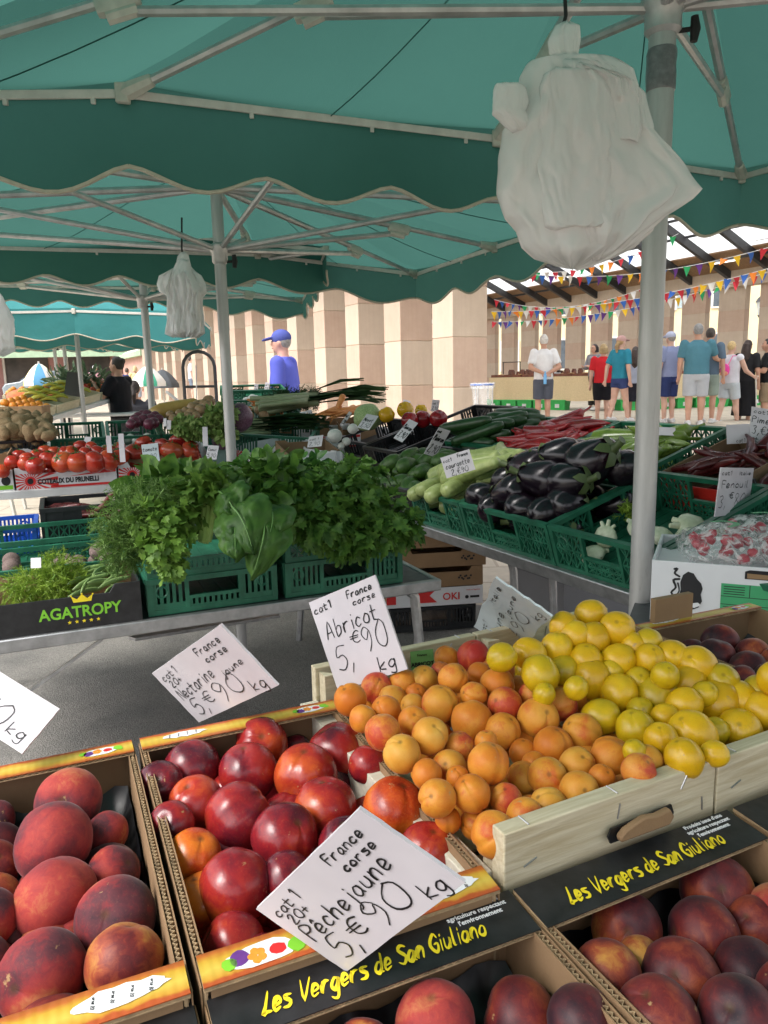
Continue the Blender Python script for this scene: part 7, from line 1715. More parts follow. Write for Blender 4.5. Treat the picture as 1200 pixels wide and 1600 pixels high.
for k in range(18): inst(car, 'carrot', (0, 0, 0), 1, None, 'pale bunched carrot beside the dark carrot tops', 'carrot', 'bunched carrots').matrix_world = Matrix.Translation(PY(414 + rnd.uniform(-7, 10), 627 + (k % 6) * 3, 5.6)) @ Rz(35 + rnd.gauss(0, 14)) @ Ry(rnd.gauss(8, 8)) @ Matrix.Diagonal((1.2,) * 3 + (1,))
for k in range(14): inst(car, 'carrot', (0, 0, 0), 1, None, 'loose deep orange carrot in front of the leeks' if k < 13 else 'carrot standing on end among the loose carrots', 'carrot', 'loose carrots' if k < 13 else None).matrix_world = Matrix.Translation(PY(535 + rnd.uniform(-22, 26), 648 - rnd.uniform(0, 8) - (4 if k > 12 else 0), 5.0)) @ Rz(20 + rnd.gauss(0, 16)) @ Ry(-62 if k > 12 else rnd.gauss(-8, 8)) @ Matrix.Diagonal((1.2,) * 3 + (1,))
herb('carrot_bunch', 'dark feathery carrot tops between the bunched carrots and the leeks', 'carrot tops', [lob(450, 625, 5.65, .16, .12, .07, 1.2), lob(478, 622, 5.7, .12, .1, .06, .6)], 'dill', 800, .06, leafmat('carrot_leaf', (.010, .040, .010), (.030, .075, .02)), 4, seed=14)
vcrate(frame(PY(372, 672, 6.0), 27, 18), .55, .42, .10, 'dark green crate of spring onions, level with the second pole', m='dark_green_plastic'); vcrate(frame(PY(366, 655, 6.5), 27, 20), .60, .42, .10, 'dark green crate of pale turnips behind the spring onions', m='dark_green_plastic'); vcrate(frame(PY(362, 641, 6.9), 27, 20), .60, .40, .09, 'rearmost dark green crate by the colonnade, white roots in it', m='dark_green_plastic')
for k in range(22): inst(tur, 'turnip', PY(rnd.uniform(372, 425), rnd.uniform(620, 645), 6.75), rnd.uniform(.025, .038), rq(), 'pale root in the rear dark green crates', 'turnip', 'pale roots in the rear crates')
# support under that far corner
fs = thing('support_table', 'table under the leeks and carrots at the far corner of the display', 'table', frame((PY(365, 700, 5.2)), 27)); b = MB(); b.b2((0, 0, -.06), (1.7, 1.7, -.02)); b.build('table_top', [G['table_top']], fs)
for x in (.1, 1.6):
    for y in (.1, 1.6): b = MB(); b.tube([(x, y, -.06), (x, y, -.95)], .016, 8); b.build('leg', [G['steel']], fs)
# ------------------------------------------------------------------ tomato table and the crates behind it
TA = 21.0; T0 = PZ(28, 767, .80)
ut = Vector((math.cos(rad(TA)), math.sin(rad(TA)), 0)); FTB = frame(T0, TA, 11)
tt = table(FTB @ Matrix.Translation((-.75, -.015, 0)), 1.98, .95, 'white edged table under the tomato boxes', top='table_white', rim='table_white', th=.04, legs=False)
for fx in (.2, .9, 1.7):
    a = FTB @ Vector((fx - .75, .08, -.04)); b = MB(); b.tube([a, (a.x, a.y, .002)], .018, 8); o = b.build('leg', [G['black_rubber']], tt); o.matrix_parent_inverse = tt.matrix_world.inverted()
    a2 = FTB @ Vector((fx - .75, .85, -.04)); b = MB(); b.bar(a2, (a.x, a.y, .25), .035, .012); b.tube([a2, (a2.x, a2.y, .002)], .018, 8); o = b.build('brace', [G['black_rubber']], tt); o.matrix_parent_inverse = tt.matrix_world.inverted()
def TT(x, y, z=.003): return FTB @ Matrix.Translation((x, y, z))
W1 = .50
for x, lab in ((-.005, 'red and white rayed box of round tomatoes, the one nearer the potatoes'), (W1 + .005, 'red and white rayed box of big tomatoes on brown card, at the second pole')):
    prun_box(TT(x, 0), W1, .38, .118, lab)
wb = tray_box(TT(-.32, 0), .305, .36, .112, 'white_card', 'white box with a dark emblem left of the round tomatoes', .9, 'card')
b = MB(); b.poly([(.27 + .022 * math.cos(k * .5236), -.0014, .055 + .026 * math.sin(k * .5236)) for k in range(12)]); b.build('head_emblem', [G['ink']], wb)
b = MB(); b.b2((.20, -.0012, .008), (.30, 0, .03)); b.build('green_print', [G['lime_ink']], wb)
b = MB(); b.prism([(0, 0), (.22, 0), (.22, .06), (0, .085)], -.003, .003, M=Matrix.Rotation(rad(90), 4, 'Z') @ Matrix.Rotation(rad(80), 4, 'X')); o = b.build('card_divider', [G['card']]); o.matrix_world = TT(-.02, .06, .10); tag(o, 'upright piece of brown card at the end of the round tomato box', 'card')
b = MB(); b.prism([(0, 0), (.36, 0), (.36, .055), (.30, .055), (.29, .045), (.05, .045), (.04, .06), (0, .06)], -.003, .003, M=MF); o = b.build('card_tray_front', [G['card']]); o.matrix_world = TT(W1 + .05, .08, .085); tag(o, 'low brown card strip in front of the big tomatoes', 'card')
m_tom = fruitmat('tomato_skin', [(.3, (.36, .018, .010)), (.5, (.46, .035, .014)), (.7, (.50, .08, .02)), (.85, (.42, .14, .03))], .16, 1.0, speck=((.55, .2, .08), .12), spec=.55)
m_tom2 = fruitmat('beefsteak_tomato_skin', [(.3, (.30, .018, .014)), (.55, (.42, .05, .022)), (.8, (.34, .12, .035))], .18, 1.0, spec=.55)
tom = [fruit_mesh('tomato', m_tom, 0, .86, .14, 0, 30, 18, ribs=rb_, seed=q, lump=.03) for q, rb_ in ((0, 0), (1, 6), (2, 0))]; tom2 = [fruit_mesh('tomato', m_tom2, 0, .70, .18, 0, 32, 18, ribs=rb_, seed=q + 4, lump=.05) for q, rb_ in ((0, 7), (1, 5))]
m_sep = mat('tomato_calyx', (.05, .13, .02), .6, .3, 20)
def sepal():
    b = MB()
    for k in range(5):
        a = k * 1.2566; d = Vector((math.cos(a), math.sin(a), 0)); s = Vector((-math.sin(a), math.cos(a), 0))
        b.add([Vector((0, 0, .76)), d * .24 + s * .09 + Vector((0, 0, .84)), d * .55 + Vector((0, 0, .80)), d * .24 - s * .09 + Vector((0, 0, .84))], [(0, 1, 2, 3)])
    b.tube([(0, 0, .74), (.02, 0, .95)], .05, 6); return b.mesh('calyx', [m_sep], 60)
sep_me = sepal()
def put_tom(me, p, r, lab, grp, cal=True):
    o = inst(me, 'tomato', p, r, tiltq(85), lab, 'tomato', grp)
    if cal:
        c = bpy.data.objects.new('calyx', sep_me); COL.objects.link(c); c.parent = o
        if me in tom2: c.matrix_local = Matrix.Translation((0, 0, -.16))
pt0, ptn = T0, (FTB.to_3x3() @ Vector((0, 0, 1)))
def PT(px_, py_, dz): return PP(px_, py_, pt0 + ptn * dz, ptn)
gt1, gt2 = 'round tomatoes in the rayed box', 'big tomatoes on brown card'
for (x, y, d) in ((42, 718, 24), (58, 712, 22), (76, 717, 28), (98, 722, 33), (122, 722, 36), (147, 722, 34), (170, 719, 32), (55, 728, 30), (40, 724, 24), (85, 706, 20), (112, 708, 24), (125, 698, 22), (135, 710, 24), (152, 708, 24), (186, 714, 30), (100, 708, 22), (142, 700, 20), (70, 704, 20), (168, 705, 22), (30, 712, 22), (20, 722, 24)):
    p = PT(x, y, .145); put_tom(rnd.choice(tom), p, d / 2 * depth(p) / FPX * 1.06, 'ripe round tomato in the rayed box near the potatoes', gt1)
for (x, y, d, lab) in ((224, 691, 26, 0), (210, 706, 28, 'brownish tomato at the near end of the big tomatoes'), (255, 698, 28, 0), (280, 691, 30, 'topmost big tomato on the brown card'), (268, 704, 36, 'broad flattened tomato right of the price tag'), (297, 703, 28, 0), (240, 704, 26, 0), (300, 696, 22, 0), (185, 700, 22, 0)):
    p = PT(x, y, .15); put_tom(rnd.choice(tom2), p, d / 2 * depth(p) / FPX * 1.08, lab or 'big ribbed tomato on the brown card', None if lab else gt2)
for k in range(24): put_tom(tom[k % 3], TT(.05 + (k % 8) * .056, .07 + (k // 8) * .11, .075).translation, .042, 'ripe round tomato in the rayed box near the potatoes', gt1, False)
for k in range(12): put_tom(tom2[k % 2], TT(W1 + .08 + (k % 6) * .07, .12 + (k // 6) * .12, .075).translation, .050, 'big ribbed tomato on the brown card', gt2, False)
inst(tom[0], 'tomato', PT(3, 736, .12), .04, tiltq(40), 'bright red tomato in the white box left of the rayed boxes', 'tomato')
for k in range(6): inst(tom[k % 3], 'tomato', TT(-.27 + .05 * k, .1 + .02 * (k % 3), .08).translation, .038, rq(), 'red tomato low in the white emblem box', 'tomato', 'tomatoes in the white box')
# second row: potatoes, empty green crates, red onions
vcrate(TT(-.30, .45), .42, .42, .15, 'black crate heaped with brown potatoes', m='black_plastic', style='slot')
m_pot = mat('dusty_potato_skin', (.24, .155, .075), .85, .3, 9, c2=(.36, .25, .13), bump=.3, bscale=40)
pot = [fruit_mesh('potato', m_pot, 0, 1.3, .03, 0, 24, 16, seed=q, lump=.22) for q in range(4)]
for (x, y, d) in ((8, 640, 22), (22, 632, 20), (40, 633, 22), (58, 640, 20), (8, 655, 26), (30, 652, 28), (52, 658, 24), (70, 662, 22), (45, 646, 22), (66, 650, 20), (80, 668, 20), (20, 668, 24), (48, 672, 24), (66, 676, 20), (5, 672, 22), (34, 665, 22), (0, 630, 20), (76, 680, 18), (30, 640, 20), (58, 630, 16), (14, 622, 16), (72, 640, 18)):
    y = 682 - (682 - y) * .62
    p = PT(x, y, .20 + .02 * (690 - y) / 60); inst(rnd.choice(pot), 'potato', p, d / 2 * depth(p) / FPX, rq(), 'dusty brown potato heaped in the black crate', 'potato', 'potatoes in the black crate')
for k in range(20): inst(pot[k % 4], 'potato', TT(-.25 + (k % 5) * .08, .50 + (k // 5) * .09, .135).translation, .042, rq(), 'dusty brown potato heaped in the black crate', 'potato', 'potatoes in the black crate')
for x, W_, lab in ((.16, .30, 'nearly empty green crate next to the potatoes'), (.475, .30, 'green crate with a few pale roots, between the empty one and the red onions'), (.79, .33, 'green crate of red onions behind the big tomatoes')):
    vcrate(TT(x, .47), W_, .40, .14, lab, style='slot')
m_ron = mat('red_onion_skin', (.11, .02, .045), .3, .35, 7, c2=(.20, .045, .08)); m_yon = mat('brown_onion_skin', (.33, .19, .09), .4, .3, 8, c2=(.44, .28, .15))
ron = fruit_mesh('onion', m_ron, 0, .92, -.10, .12, 26, 16, seed=3, lump=.03); yon = fruit_mesh('onion', m_yon, 0, .95, -.12, .12, 26, 16, seed=5, lump=.03)
for (x, y, d) in ((212, 660, 17), (224, 657, 18), (236, 656, 19), (216, 652, 16), (230, 649, 17), (242, 651, 16), (222, 648, 14), (205, 663, 15), (248, 655, 15), (240, 661, 17), (210, 655, 14), (233, 663, 17)):
    p = PT(x, y, .24); inst(ron, 'onion', p, d / 2 * depth(p) / FPX * 1.1, tiltq(80), 'dark red onion heaped in the green crate', 'onion', 'red onions')
for k in range(5): inst(pot[k % 4], 'potato', TT(.22 + .04 * k, .62 + .03 * (k % 3), .05).translation, .03, rq(), 'pale root at the bottom of the nearly empty green crate', 'root', 'pale roots in the crate bottoms')
for k in range(6): inst(tur, 'turnip', TT(.54 + .035 * k, .60 + .04 * (k % 3), .07).translation, .032, rq(), 'pale root in the green crate before the onions', 'root', 'pale roots before the onions')
# corner heap: onions, lettuces, red cabbage, squash
vcrate(TT(1.16, .36) @ Rz(-24), .52, .40, .16, 'green crate of lettuces at the corner by the second pole', style='slot'); vcrate(TT(1.05, .80, -.05), .62, .45, .14, 'green crate of brown onions behind the lettuces', style='slot')
for (x, y, d) in ((301, 637, 16), (313, 641, 17), (326, 627, 18), (318, 632, 15), (299, 645, 14), (308, 632, 13), (323, 635, 15), (292, 650, 13), (283, 652, 13), (271, 655, 14), (280, 646, 12), (296, 653, 13), (306, 650, 13), (330, 640, 14), (266, 648, 12), (290, 642, 12)):
    p = PY(x, y, 4.6 + .2 * (655 - y) / 25); inst(yon, 'onion', p, d / 2 * depth(p) / FPX * 1.1, tiltq(80), 'brown onion heaped beyond the lettuces', 'onion', 'brown onions')
for k in range(10): inst(yon, 'onion', TT(1.12 + (k % 5) * .1, .95 + .16 * (k // 5), .12).translation, .035, rq(), 'brown onion heaped beyond the lettuces', 'onion', 'brown onions')
m_sq = mat('yellow_squash_skin', (.46, .27, .06), .4, .2, 8, c2=(.55, .36, .11)); sq = veg_lathe('squash', m_sq, [(-.16, .004), (-.14, .035), (-.08, .05), (0, .045), (.08, .036), (.14, .03), (.16, .012), (.18, .010)], 18)
for (x, y, lab) in ((272, 637, 'long yellow squash lying behind the brown onions'), (258, 645, 'yellow squash nearest the red onions')): inst(sq, 'squash', (0, 0, 0), 1, None, lab, 'squash').matrix_world = Matrix.Translation(PY(x, y, 4.95)) @ Rz(25) @ Ry(-12)
L_let = leafmat('lettuce_leaf', (.16, .27, .06), (.38, .48, .18), .45, .25, 14)
for (x, y, R_, sd, lab) in ((300, 668, .075, 21, 'pale green lettuce at the front of the corner heap'), (325, 665, .08, 22, 'pale lettuce in the middle of the corner heap'), (347, 644, .085, 23, 'round green cabbage touching the second pole'), (285, 662, .06, 24, 'small lettuce next to the red onions'), (352, 676, .06, 25, 'lettuce with trailing roots beside the second pole')):
    herb('lettuce', lab, 'lettuce', [(PY(x, y + 3, 4.35), (R_ * .8, R_ * .8, R_ * .55), 1)], 'basil', 260, .045, L_let, 3, seed=sd, droop=-.1)
m_rc = mat('red_cabbage_skin', (.10, .03, .07), .4, .4, 12, c2=(.22, .10, .15)); rcb = fruit_mesh('red_cabbage', m_rc, .02, 1.0, .05, 0, 28, 16, seed=6, lump=.10)
for (x, y, r, lab) in ((373, 652, .085, 'large red cabbage just right of the second pole'), (345, 690, .05, 'small pinkish red cabbage left of the second pole'), (352, 660, .06, 'red cabbage hidden by the second pole')): inst(rcb, 'red_cabbage', PY(x, y, 4.5), r, tiltq(50), lab, 'cabbage')
# dried peppers hanging out of the black crate
bkM = FM @ Matrix.Translation((bk.x, 1.08, .004))
for k in range(16): inst(dry, 'dried_pepper', (0, 0, 0), 1, None, 'shrivelled dark red pepper in the black crate by the dill', 'dried pepper', 'dried peppers in the black crate').matrix_world = bkM @ Matrix.Translation((.06 + .34 * rnd.random(), .05 + .2 * rnd.random(), .12 + .003 * k)) @ Rz(rnd.uniform(0, 360)) @ Ry(rnd.gauss(0, 12)) @ Matrix.Diagonal((1.1,) * 3 + (1,))
b = MB(); b.tube([PY(150, 797, 2.98), PY(163, 790, 2.96), PY(172, 775, 2.95), PY(183, 768, 2.94), PY(194, 771, 2.93)], [.008, .013, .012, .009, .003], 10); tag(b.build('dried_pepper', [m_dry]), 'curved dark red pepper sticking up out of the black crate', 'dried pepper')

# ------------------------------------------------------------------ stall with bananas and melons beyond
A_, B_ = PY(60, 657, 7.6), PY(178, 620, 9.6)
dAB = (B_ - A_); LAB = dAB.length; exb = dAB.normalized(); eyb = Vector((-exb.y, exb.x, .25)).normalized(); ezb = exb.cross(eyb).normalized()
FB = Matrix((exb, eyb, ezb)).transposed().to_4x4(); FB.translation = A_
FB0 = FB @ Matrix.Translation((-.8, 0, 0))
bt_ = thing('fruit_stall', 'white edged trestle of bananas, oranges and melons in front of the woman in black', 'stall', FB0)
b = MB(); b.b2((0, 0, -.05), (LAB + .8, .5, 0)); b.build('table_top', [G['table_white']], bt_)
for x in (.1, LAB * .5, LAB + .7):
    for y in (.05, .45):
        a = FB0 @ Vector((x, y, -.05)); g_ = Vector((a.x + .1, a.y, gz(a.x, a.y) + .002)); b = MB(); b.tube([FB0.inverted() @ a, FB0.inverted() @ g_], .022, 6); b.build('leg', [G['white_bar']], bt_)
def wtray(M, W, D, h, lab, m='wood'):
    r = thing('fruit_tray', lab, 'fruit tray', M)
    for nm, a, c in (('front_board', (0, 0, 0), (W, .012, h)), ('back_board', (0, D - .012, 0), (W, D, h)), ('side_board', (0, .0125, 0), (.012, D - .0125, h * .95)), ('side_board', (W - .012, .0125, 0), (W, D - .0125, h * .95)), ('base', (.012, .0125, 0), (W - .012, D - .0125, .01))):
        b = MB(); b.b2(a, c); b.build(nm, [G[m]], r)
    return r
m_ban = mat('banana_skin', (.55, .40, .03), .45, .25, 5, c2=(.45, .48, .06)); m_ora = fruitmat('orange_peel', [(.3, (.60, .19, .01)), (.7, (.68, .26, .015))], .45, 1); ora = fruit_mesh('orange', m_ora, 0, .97, .04, 0, 18, 12, seed=1)
bm = MB()
for k in range(5):
    y = (k - 2) * .028; bm.tube([(-.02, y * .3, .05), (.03, y * .8, .075), (.09, y, .07), (.15, y * 1.1, .04), (.185, y * 1.15, .01)], [.007, .016, .019, .016, .006], 8)
ban = bm.mesh('banana_bunch', [m_ban], 60)
for k, (x, W_, kind) in enumerate(((-.1, .5, 'ora'), (.45, .55, 'ban'), (1.05, .55, 'ban'), (1.65, .45, 'mix'))):
    wtray(FB @ Matrix.Translation((x, .02, .003)), W_, .40, .09, ('wooden tray of oranges at the near end of the banana stall', 'wooden tray of green-tinged bananas, second on the stall', 'wooden tray of yellow bananas, third on the stall', 'wooden tray with red fruit at the far end of the banana stall')[k])
    for q in range(16):
        p = (x + .07 + (q % 4) * (W_ - .14) / 3, .08 + (q // 4) * .085, .075 + .010 * (q // 4))
        if kind == 'ora': inst(ora, 'orange', FB @ Vector(p), .042, rq(), 'orange in the near tray of the banana stall', 'orange', 'oranges on the banana stall')
        elif kind == 'ban' and q % 2 == 0: inst(ban, 'banana_bunch', (0, 0, 0), 1, None, 'bunch of bananas in a wooden tray on the far stall', 'bananas', 'bananas on the far stall').matrix_world = FB @ Matrix.Translation(p) @ Rz(rnd.uniform(60, 130)) @ Matrix.Diagonal((.85,) * 3 + (1,))
        elif kind == 'mix': inst(tom[0] if q % 3 else ora, 'nectarine' if q % 3 else 'orange', FB @ Vector(p), .04, rq(), 'small red or orange fruit in the last tray of the banana stall', 'fruit', 'fruit in the last tray')
m_mel = mat('cut_watermelon_flesh', (.62, .10, .05), .4, .2, 10, c2=(.68, .26, .08)); m_rind = mat('watermelon_rind', (.02, .05, .015), .4, .3, 12)
for (x, y, lab) in ((35, 612, 'cut half watermelon at the left of the far stall'), (65, 608, 'cut half watermelon nearest the banana bunches')):
    r = thing('cut_watermelon', lab, 'watermelon', frame(PY(x, y + 6, 8.6), 20, 25)); b = MB(); b.lathe([(.001, -.10), (.10, -.085), (.16, -.03), (.175, 0)], 20); b.build('rind', [m_rind], r); b = MB(); b.lathe([(.001, .002), (.09, .012), (.15, .008), (.17, .001)], 20); b.build('flesh', [m_mel], r, sharp=180)
herb('pineapple_greens', 'spiky grey-green leaves piled behind the bananas on the far stall', 'greens', [(PY(120, 597, 9.6), (.35, .3, .12), 1), (PY(150, 600, 9.6), (.15, .15, .14), .5)], 'bean', 320, .16, leafmat('pineapple_leaf', (.04, .08, .04), (.12, .17, .09)), 3, seed=31, droop=-.2)
for (x, y, w_, h_, lab) in ((108, 610, .17, .26, 'dark slate on the far stall between the melons and the bananas'),): 
    b = MB(); b.b2((0, 0, 0), (w_, .01, h_)); o = b.build('price_board', [G['shop_dark']]); o.matrix_world = frame(PY(x - 8, y + 6, 8.4), 20) @ Rx(-12) @ Ry(12); tag(o, lab, 'price board')
r = tray_box(frame(PY(-30, 655, 6.6), 12), .50, .35, .10, 'card', 'low brown cardboard carton behind the potatoes', 1.0, 'card')
# low crates and table beyond the seated person
for (x, y, Y, s, lab) in ((20, 632, 10.5, .5, 'orange box of fruit on the ground level trestle, behind the brown carton'), (5, 628, 11.5, .5, 'tray of orange fruit at the edge behind the potatoes')):
    M_ = frame(PY(x, y, Y), 10, 12); wtray(M_, .55, .4, .1, lab)
    for q in range(12): inst(ora, 'orange', M_ @ Vector((.08 + (q % 4) * .13, .08 + (q // 4) * .12, .11)), .05, rq(), 'orange in a tray beyond the brown carton', 'orange', 'oranges beyond the brown carton')
wtb = thing('white_table', 'small white topped folding table by the seated person', 'table', frame(PY(135, 648, 8.9), 15)); b = MB(); b.b2((-.3, 0, -.03), (.75, .5, 0)); b.build('table_top', [G['table_white']], wtb, bevel=.005)
for x in (-.25, .7):
    for y in (.05, .45): b = MB(); b.tube([(x, y, -.03), (x, y, -.85)], .015, 6); b.build('leg', [G['black_rubber']], wtb)

# ------------------------------------------------------------------ boxes under the display
sb_ = frame(PZ(606, 992, .01), 8); y0 = .02
vcrate(sb_ @ Matrix.Translation((.02, y0, 0)), .46, .38, .13, 'black plastic crate at the bottom of the box stack under the display', m='black_plastic', style='slot')
ok = tray_box(sb_ @ Matrix.Translation((0, y0, .135)), .52, .38, .10, 'white_card', 'white and red box reading OKI in the stack under the display', .98, 'card', c=.02)
textmesh('lettering', 'OKI', .055, G['red_ink'], ok, Matrix.Translation((.30, -.0016, .03)) @ MF, bold=.001); b = MB(); b.b2((.0, -.0014, .02), (.05, 0, .095)); b.prism([(.17, .02), (.27, .02), (.23, .058), (.27, .095), (.17, .095)], 0, .001, M=Matrix.Translation((0, -.0014, 0)) @ MF); b.build('red_print', [G['red_ink']], ok)
b = MB(); b.lathe([(.010, 0), (.010, .0006)], 16, M=Matrix.Translation((.432, -.0016, .04)) @ MF); b.b2((.45, -.0016, .034), (.50, -.0002, .046)); b.build('seal_print', [G['ink']], ok); textmesh('small_print', 'fruits et legumes', .011, G['red_ink'], ok, Matrix.Translation((.43, -.0016, .075)) @ MF)
for k, lab in enumerate(('brown cardboard tray directly on the OKI box', 'brown cardboard tray second from the top of the stack', 'topmost brown cardboard tray of the stack under the display')):
    bx = tray_box(sb_ @ Matrix.Translation((-.01 + .015 * k, y0 - .005 * k, .238 + .108 * k)), .53, .40, .105, 'card', lab, .75, 'card', c=.12 if k else .06)
    b = MB()
    for q in range(9): disc(b, .40 + .008 * q, .045 + .010 * math.sin(q * 1.7), .006, 0, 0, 8)
    b.v = [(x, -.0013, y) for x, y, z in b.v]; b.build('printed_leaf', [G['ink']], bx)
# ------------------------------------------------------------------ white carton of radishes beside the fruit stand
cM = frame(PZ(1015, 968, .73), -24)
CW, CD_, CHh = .50, .33, .155
wc = thing('radish_carton', 'white carton with a black head emblem and a green label, bags of radishes on top', 'carton', cM)
b = MB(); b.b2((0, 0, 0), (CW, .006, CHh)); b.build('front_wall', [G['white_card']], wc, bevel=.001)
for nm, a, c in (('back_wall', (0, CD_ - .006, 0), (CW, CD_, CHh)), ('side_wall', (0, .0065, 0), (.006, CD_ - .0065, CHh)), ('side_wall', (CW - .006, .0065, 0), (CW, CD_ - .0065, CHh)), ('lid_panel', (.0065, .0065, CHh - .03), (CW - .0065, CD_ - .0065, CHh - .024)), ('base', (.0065, .0065, 0), (CW - .0065, CD_ - .0065, .005))):
    b = MB(); b.b2(a, c); b.build(nm, [G['white_card']], wc)
hd = [(-.012, -.052), (.008, -.055), (.026, -.046), (.034, -.028), (.030, -.010), (.034, .006), (.030, .020), (.020, .030), (.010, .046), (-.004, .050), (-.016, .040), (-.022, .020), (-.020, .0), (-.024, -.020), (-.022, -.040)]
b = MB(); b.prism(hd, 0, .0012, M=Matrix.Translation((.088, -.0002, .086)) @ MF @ Matrix.Diagonal((.92, .92, 1, 1))); hb = b.build('head_emblem', [G['ink']], wc)
b = MB(); ribbon(b, smooth([Vector((-.022, .032)), Vector((-.034, .040)), Vector((-.028, .052)), Vector((-.036, .050))]), .005, 0); ribbon(b, smooth([Vector((-.022, .026)), Vector((-.036, .022)), Vector((-.030, .004)), Vector((-.040, -.010)), Vector((-.030, -.024)), Vector((-.036, -.040))]), .006, 0); ribbon(b, smooth([Vector((-.026, .016)), Vector((-.022, -.004)), Vector((-.030, -.018))]), .004, 0)
b.xf(Matrix.Translation((.088, -.0014, .086)) @ MF); b.build('headband_knot', [G['ink']], wc)
b = MB(); b.prism([(-.020, -.036), (.014, -.044), (.030, -.036), (.022, -.030), (.004, -.034), (-.018, -.028)], 0, .0008, M=Matrix.Translation((.088, -.0015, .086)) @ MF); b.build('emblem_highlight', [G['white_ink']], wc)
b = MB(); b.b2((.160, -.0012, .035), (.285, 0, .110)); gp_ = b.build('green_label', [mat('green_label_print', (.05, .34, .14), .5, .08, 9)], wc)
b = MB()
for x0, z0, x1, z1 in ((.160, .078, .285, .0795), (.160, .058, .285, .0595), (.222, .078, .2235, .110), (.200, .035, .2015, .058)): b.b2((x0, -.0017, z0), (x1, -.0013, z1))
for q in range(4): b.b2((.166, -.0017, .084 + .006 * q), (.212, -.0013, .086 + .006 * q))
for q in range(3): b.b2((.166, -.0017, .040 + .006 * q), (.190, -.0013, .0415 + .006 * q))
b.b2((.230, -.0017, .042), (.262, -.0013, .052)); b.build('label_print', [G['ink']], wc)
b = MB(); 
for x0, z0, x1, z1 in ((.290, .036, .365, .0372), (.290, .100, .365, .1012), (.290, .036, .2912, .1012), (.364, .036, .3652, .1012)): b.b2((x0, -.0012, z0), (x1, -.0002, z1))
for q in range(7): b.b2((.296, -.0012, .046 + .0072 * q), (.296 + .05 + .012 * ((q * 7) % 3) / 3, -.0002, .0485 + .0072 * q))
b.build('small_print', [G['ink']], wc)
b = MB(); b.prism([(-.045, -.011), (.045, -.011), (.045, .007), (.035, .011), (-.035, .011), (-.045, .007)], 0, .001, M=Matrix.Translation((.255, -.0006, .136)) @ MF); b.build('hand_hole', [G['black_tray']], wc)
b = MB(); b.prism([(-.040, -.009), (.040, -.009), (.040, .001), (-.040, .003)], 0, .0012, M=Matrix.Translation((.255, -.0012, .136)) @ MF); b.build('hand_hole_flap', [G['card']], wc)
b = MB(); R_ = [(.03 * math.cos(k * .2856), .042 * math.sin(k * .2856)) for k in range(23)]; ribbon(b, [Vector(q) for q in R_], .003, 0); b.xf(Matrix.Translation((.40, -.0014, .07)) @ MF); b.build('purple_logo_ring', [G['purple_ink']], wc)
# supporting stack for the carton
sp_ = thing('support_table', 'low grey table edge under the white radish carton', 'table', cM); b = MB(); b.b2((-.05, -.04, -.035), (CW + .1, CD_ + .1, -.003)); b.build('table_top', [G['table_top']], sp_)
for x in (.0, CW): 
    for y in (.0, CD_): b = MB(); b.tube([(x, y, -.035), (x, y, -.725)], .015, 8); b.build('leg', [G['steel']], sp_)
rad_me = fruit_mesh('radish', fruitmat('radish_skin', [(.3, (.30, .012, .03)), (.6, (.45, .02, .045)), (.8, (.55, .12, .15))], .35, 1.0), 0, 1.05, .05, .25, 18, 12, seed=2)
fo, t, p, o = nodes('crinkled_clear_film'); p.inputs['Base Color'].default_value = (.95, .95, .95, 1); p.inputs['Roughness'].default_value = .12
tp = N(t, 'ShaderNodeBsdfTransparent'); mx = N(t, 'ShaderNodeMixShader'); tc = N(t, 'ShaderNodeTexCoord'); nz = N(t, 'ShaderNodeTexNoise', Scale=28, Detail=4, Distortion=2.0); t.links.new(tc.outputs['Object'], nz.inputs['Vector'])
rr_ = ramp(t, [(.45, (.06, .06, .06)), (.62, (.5, .5, .5))], nz.outputs[0]); t.links.new(rr_.outputs[0], mx.inputs[0]); t.links.new(tp.outputs[0], mx.inputs[1]); t.links.new(p.outputs[0], mx.inputs[2]); t.links.new(mx.outputs[0], o.inputs[0])
bp = N(t, 'ShaderNodeBump', Strength=.9, Distance=.02); t.links.new(nz.outputs[0], bp.inputs['Height']); t.links.new(bp.outputs[0], p.inputs['Normal'])
for k, (x, y, rx, lab) in enumerate(((.16, .10, .11, 'clear bag of radishes at the front left of the white carton'), (.33, .11, .11, 'clear bag of radishes lying over the hand hole of the white carton'), (.26, .26, .12, 'clear bag of radishes farther back on the white carton'), (.44, .22, .10, 'clear bag of radishes at the right end of the white carton'))):
    bg_ = thing('radish_bag', lab, 'bag', cM @ Matrix.Translation((x, y, CHh - .02)))
    b = MB(); ell(b, (0, 0, .045), (rx, .10, .055), n=28, k=18); b.v = [tuple(Vector(q) + Vector(q).normalized() * .016 * mnoise.noise(Vector(q) * 22 + Vector((k * 5, 0, 0)))) for q in b.v]; b.build('clear_film', [fo], bg_, sharp=180)
    for q in range(16): inst(rad_me, 'radish', cM @ Vector((x + rnd.uniform(-.7, .7) * rx, y + rnd.uniform(-.06, .06), CHh + .005 + .05 * rnd.random())), rnd.uniform(.011, .016), rq(), 'red radish seen through a clear bag on the white carton', 'radish', 'radishes in the clear bags')
    q = MB(); ribbon(q, smooth([Vector((-.03, .03)), Vector((.0, .05)), Vector((.03, .02)), Vector((.01, -.03))]), .014, .100); q.build('green_print', [G['green_ink']], bg_)
b = MB(); b.b2((0, 0, 0), (.09, .012, .045)); o = b.build('card_scrap', [G['card']]); o.matrix_world = frame(PZ(1023, 975, .90), 24); tag(o, 'torn brown card tab standing between the pole and the white carton', 'card')

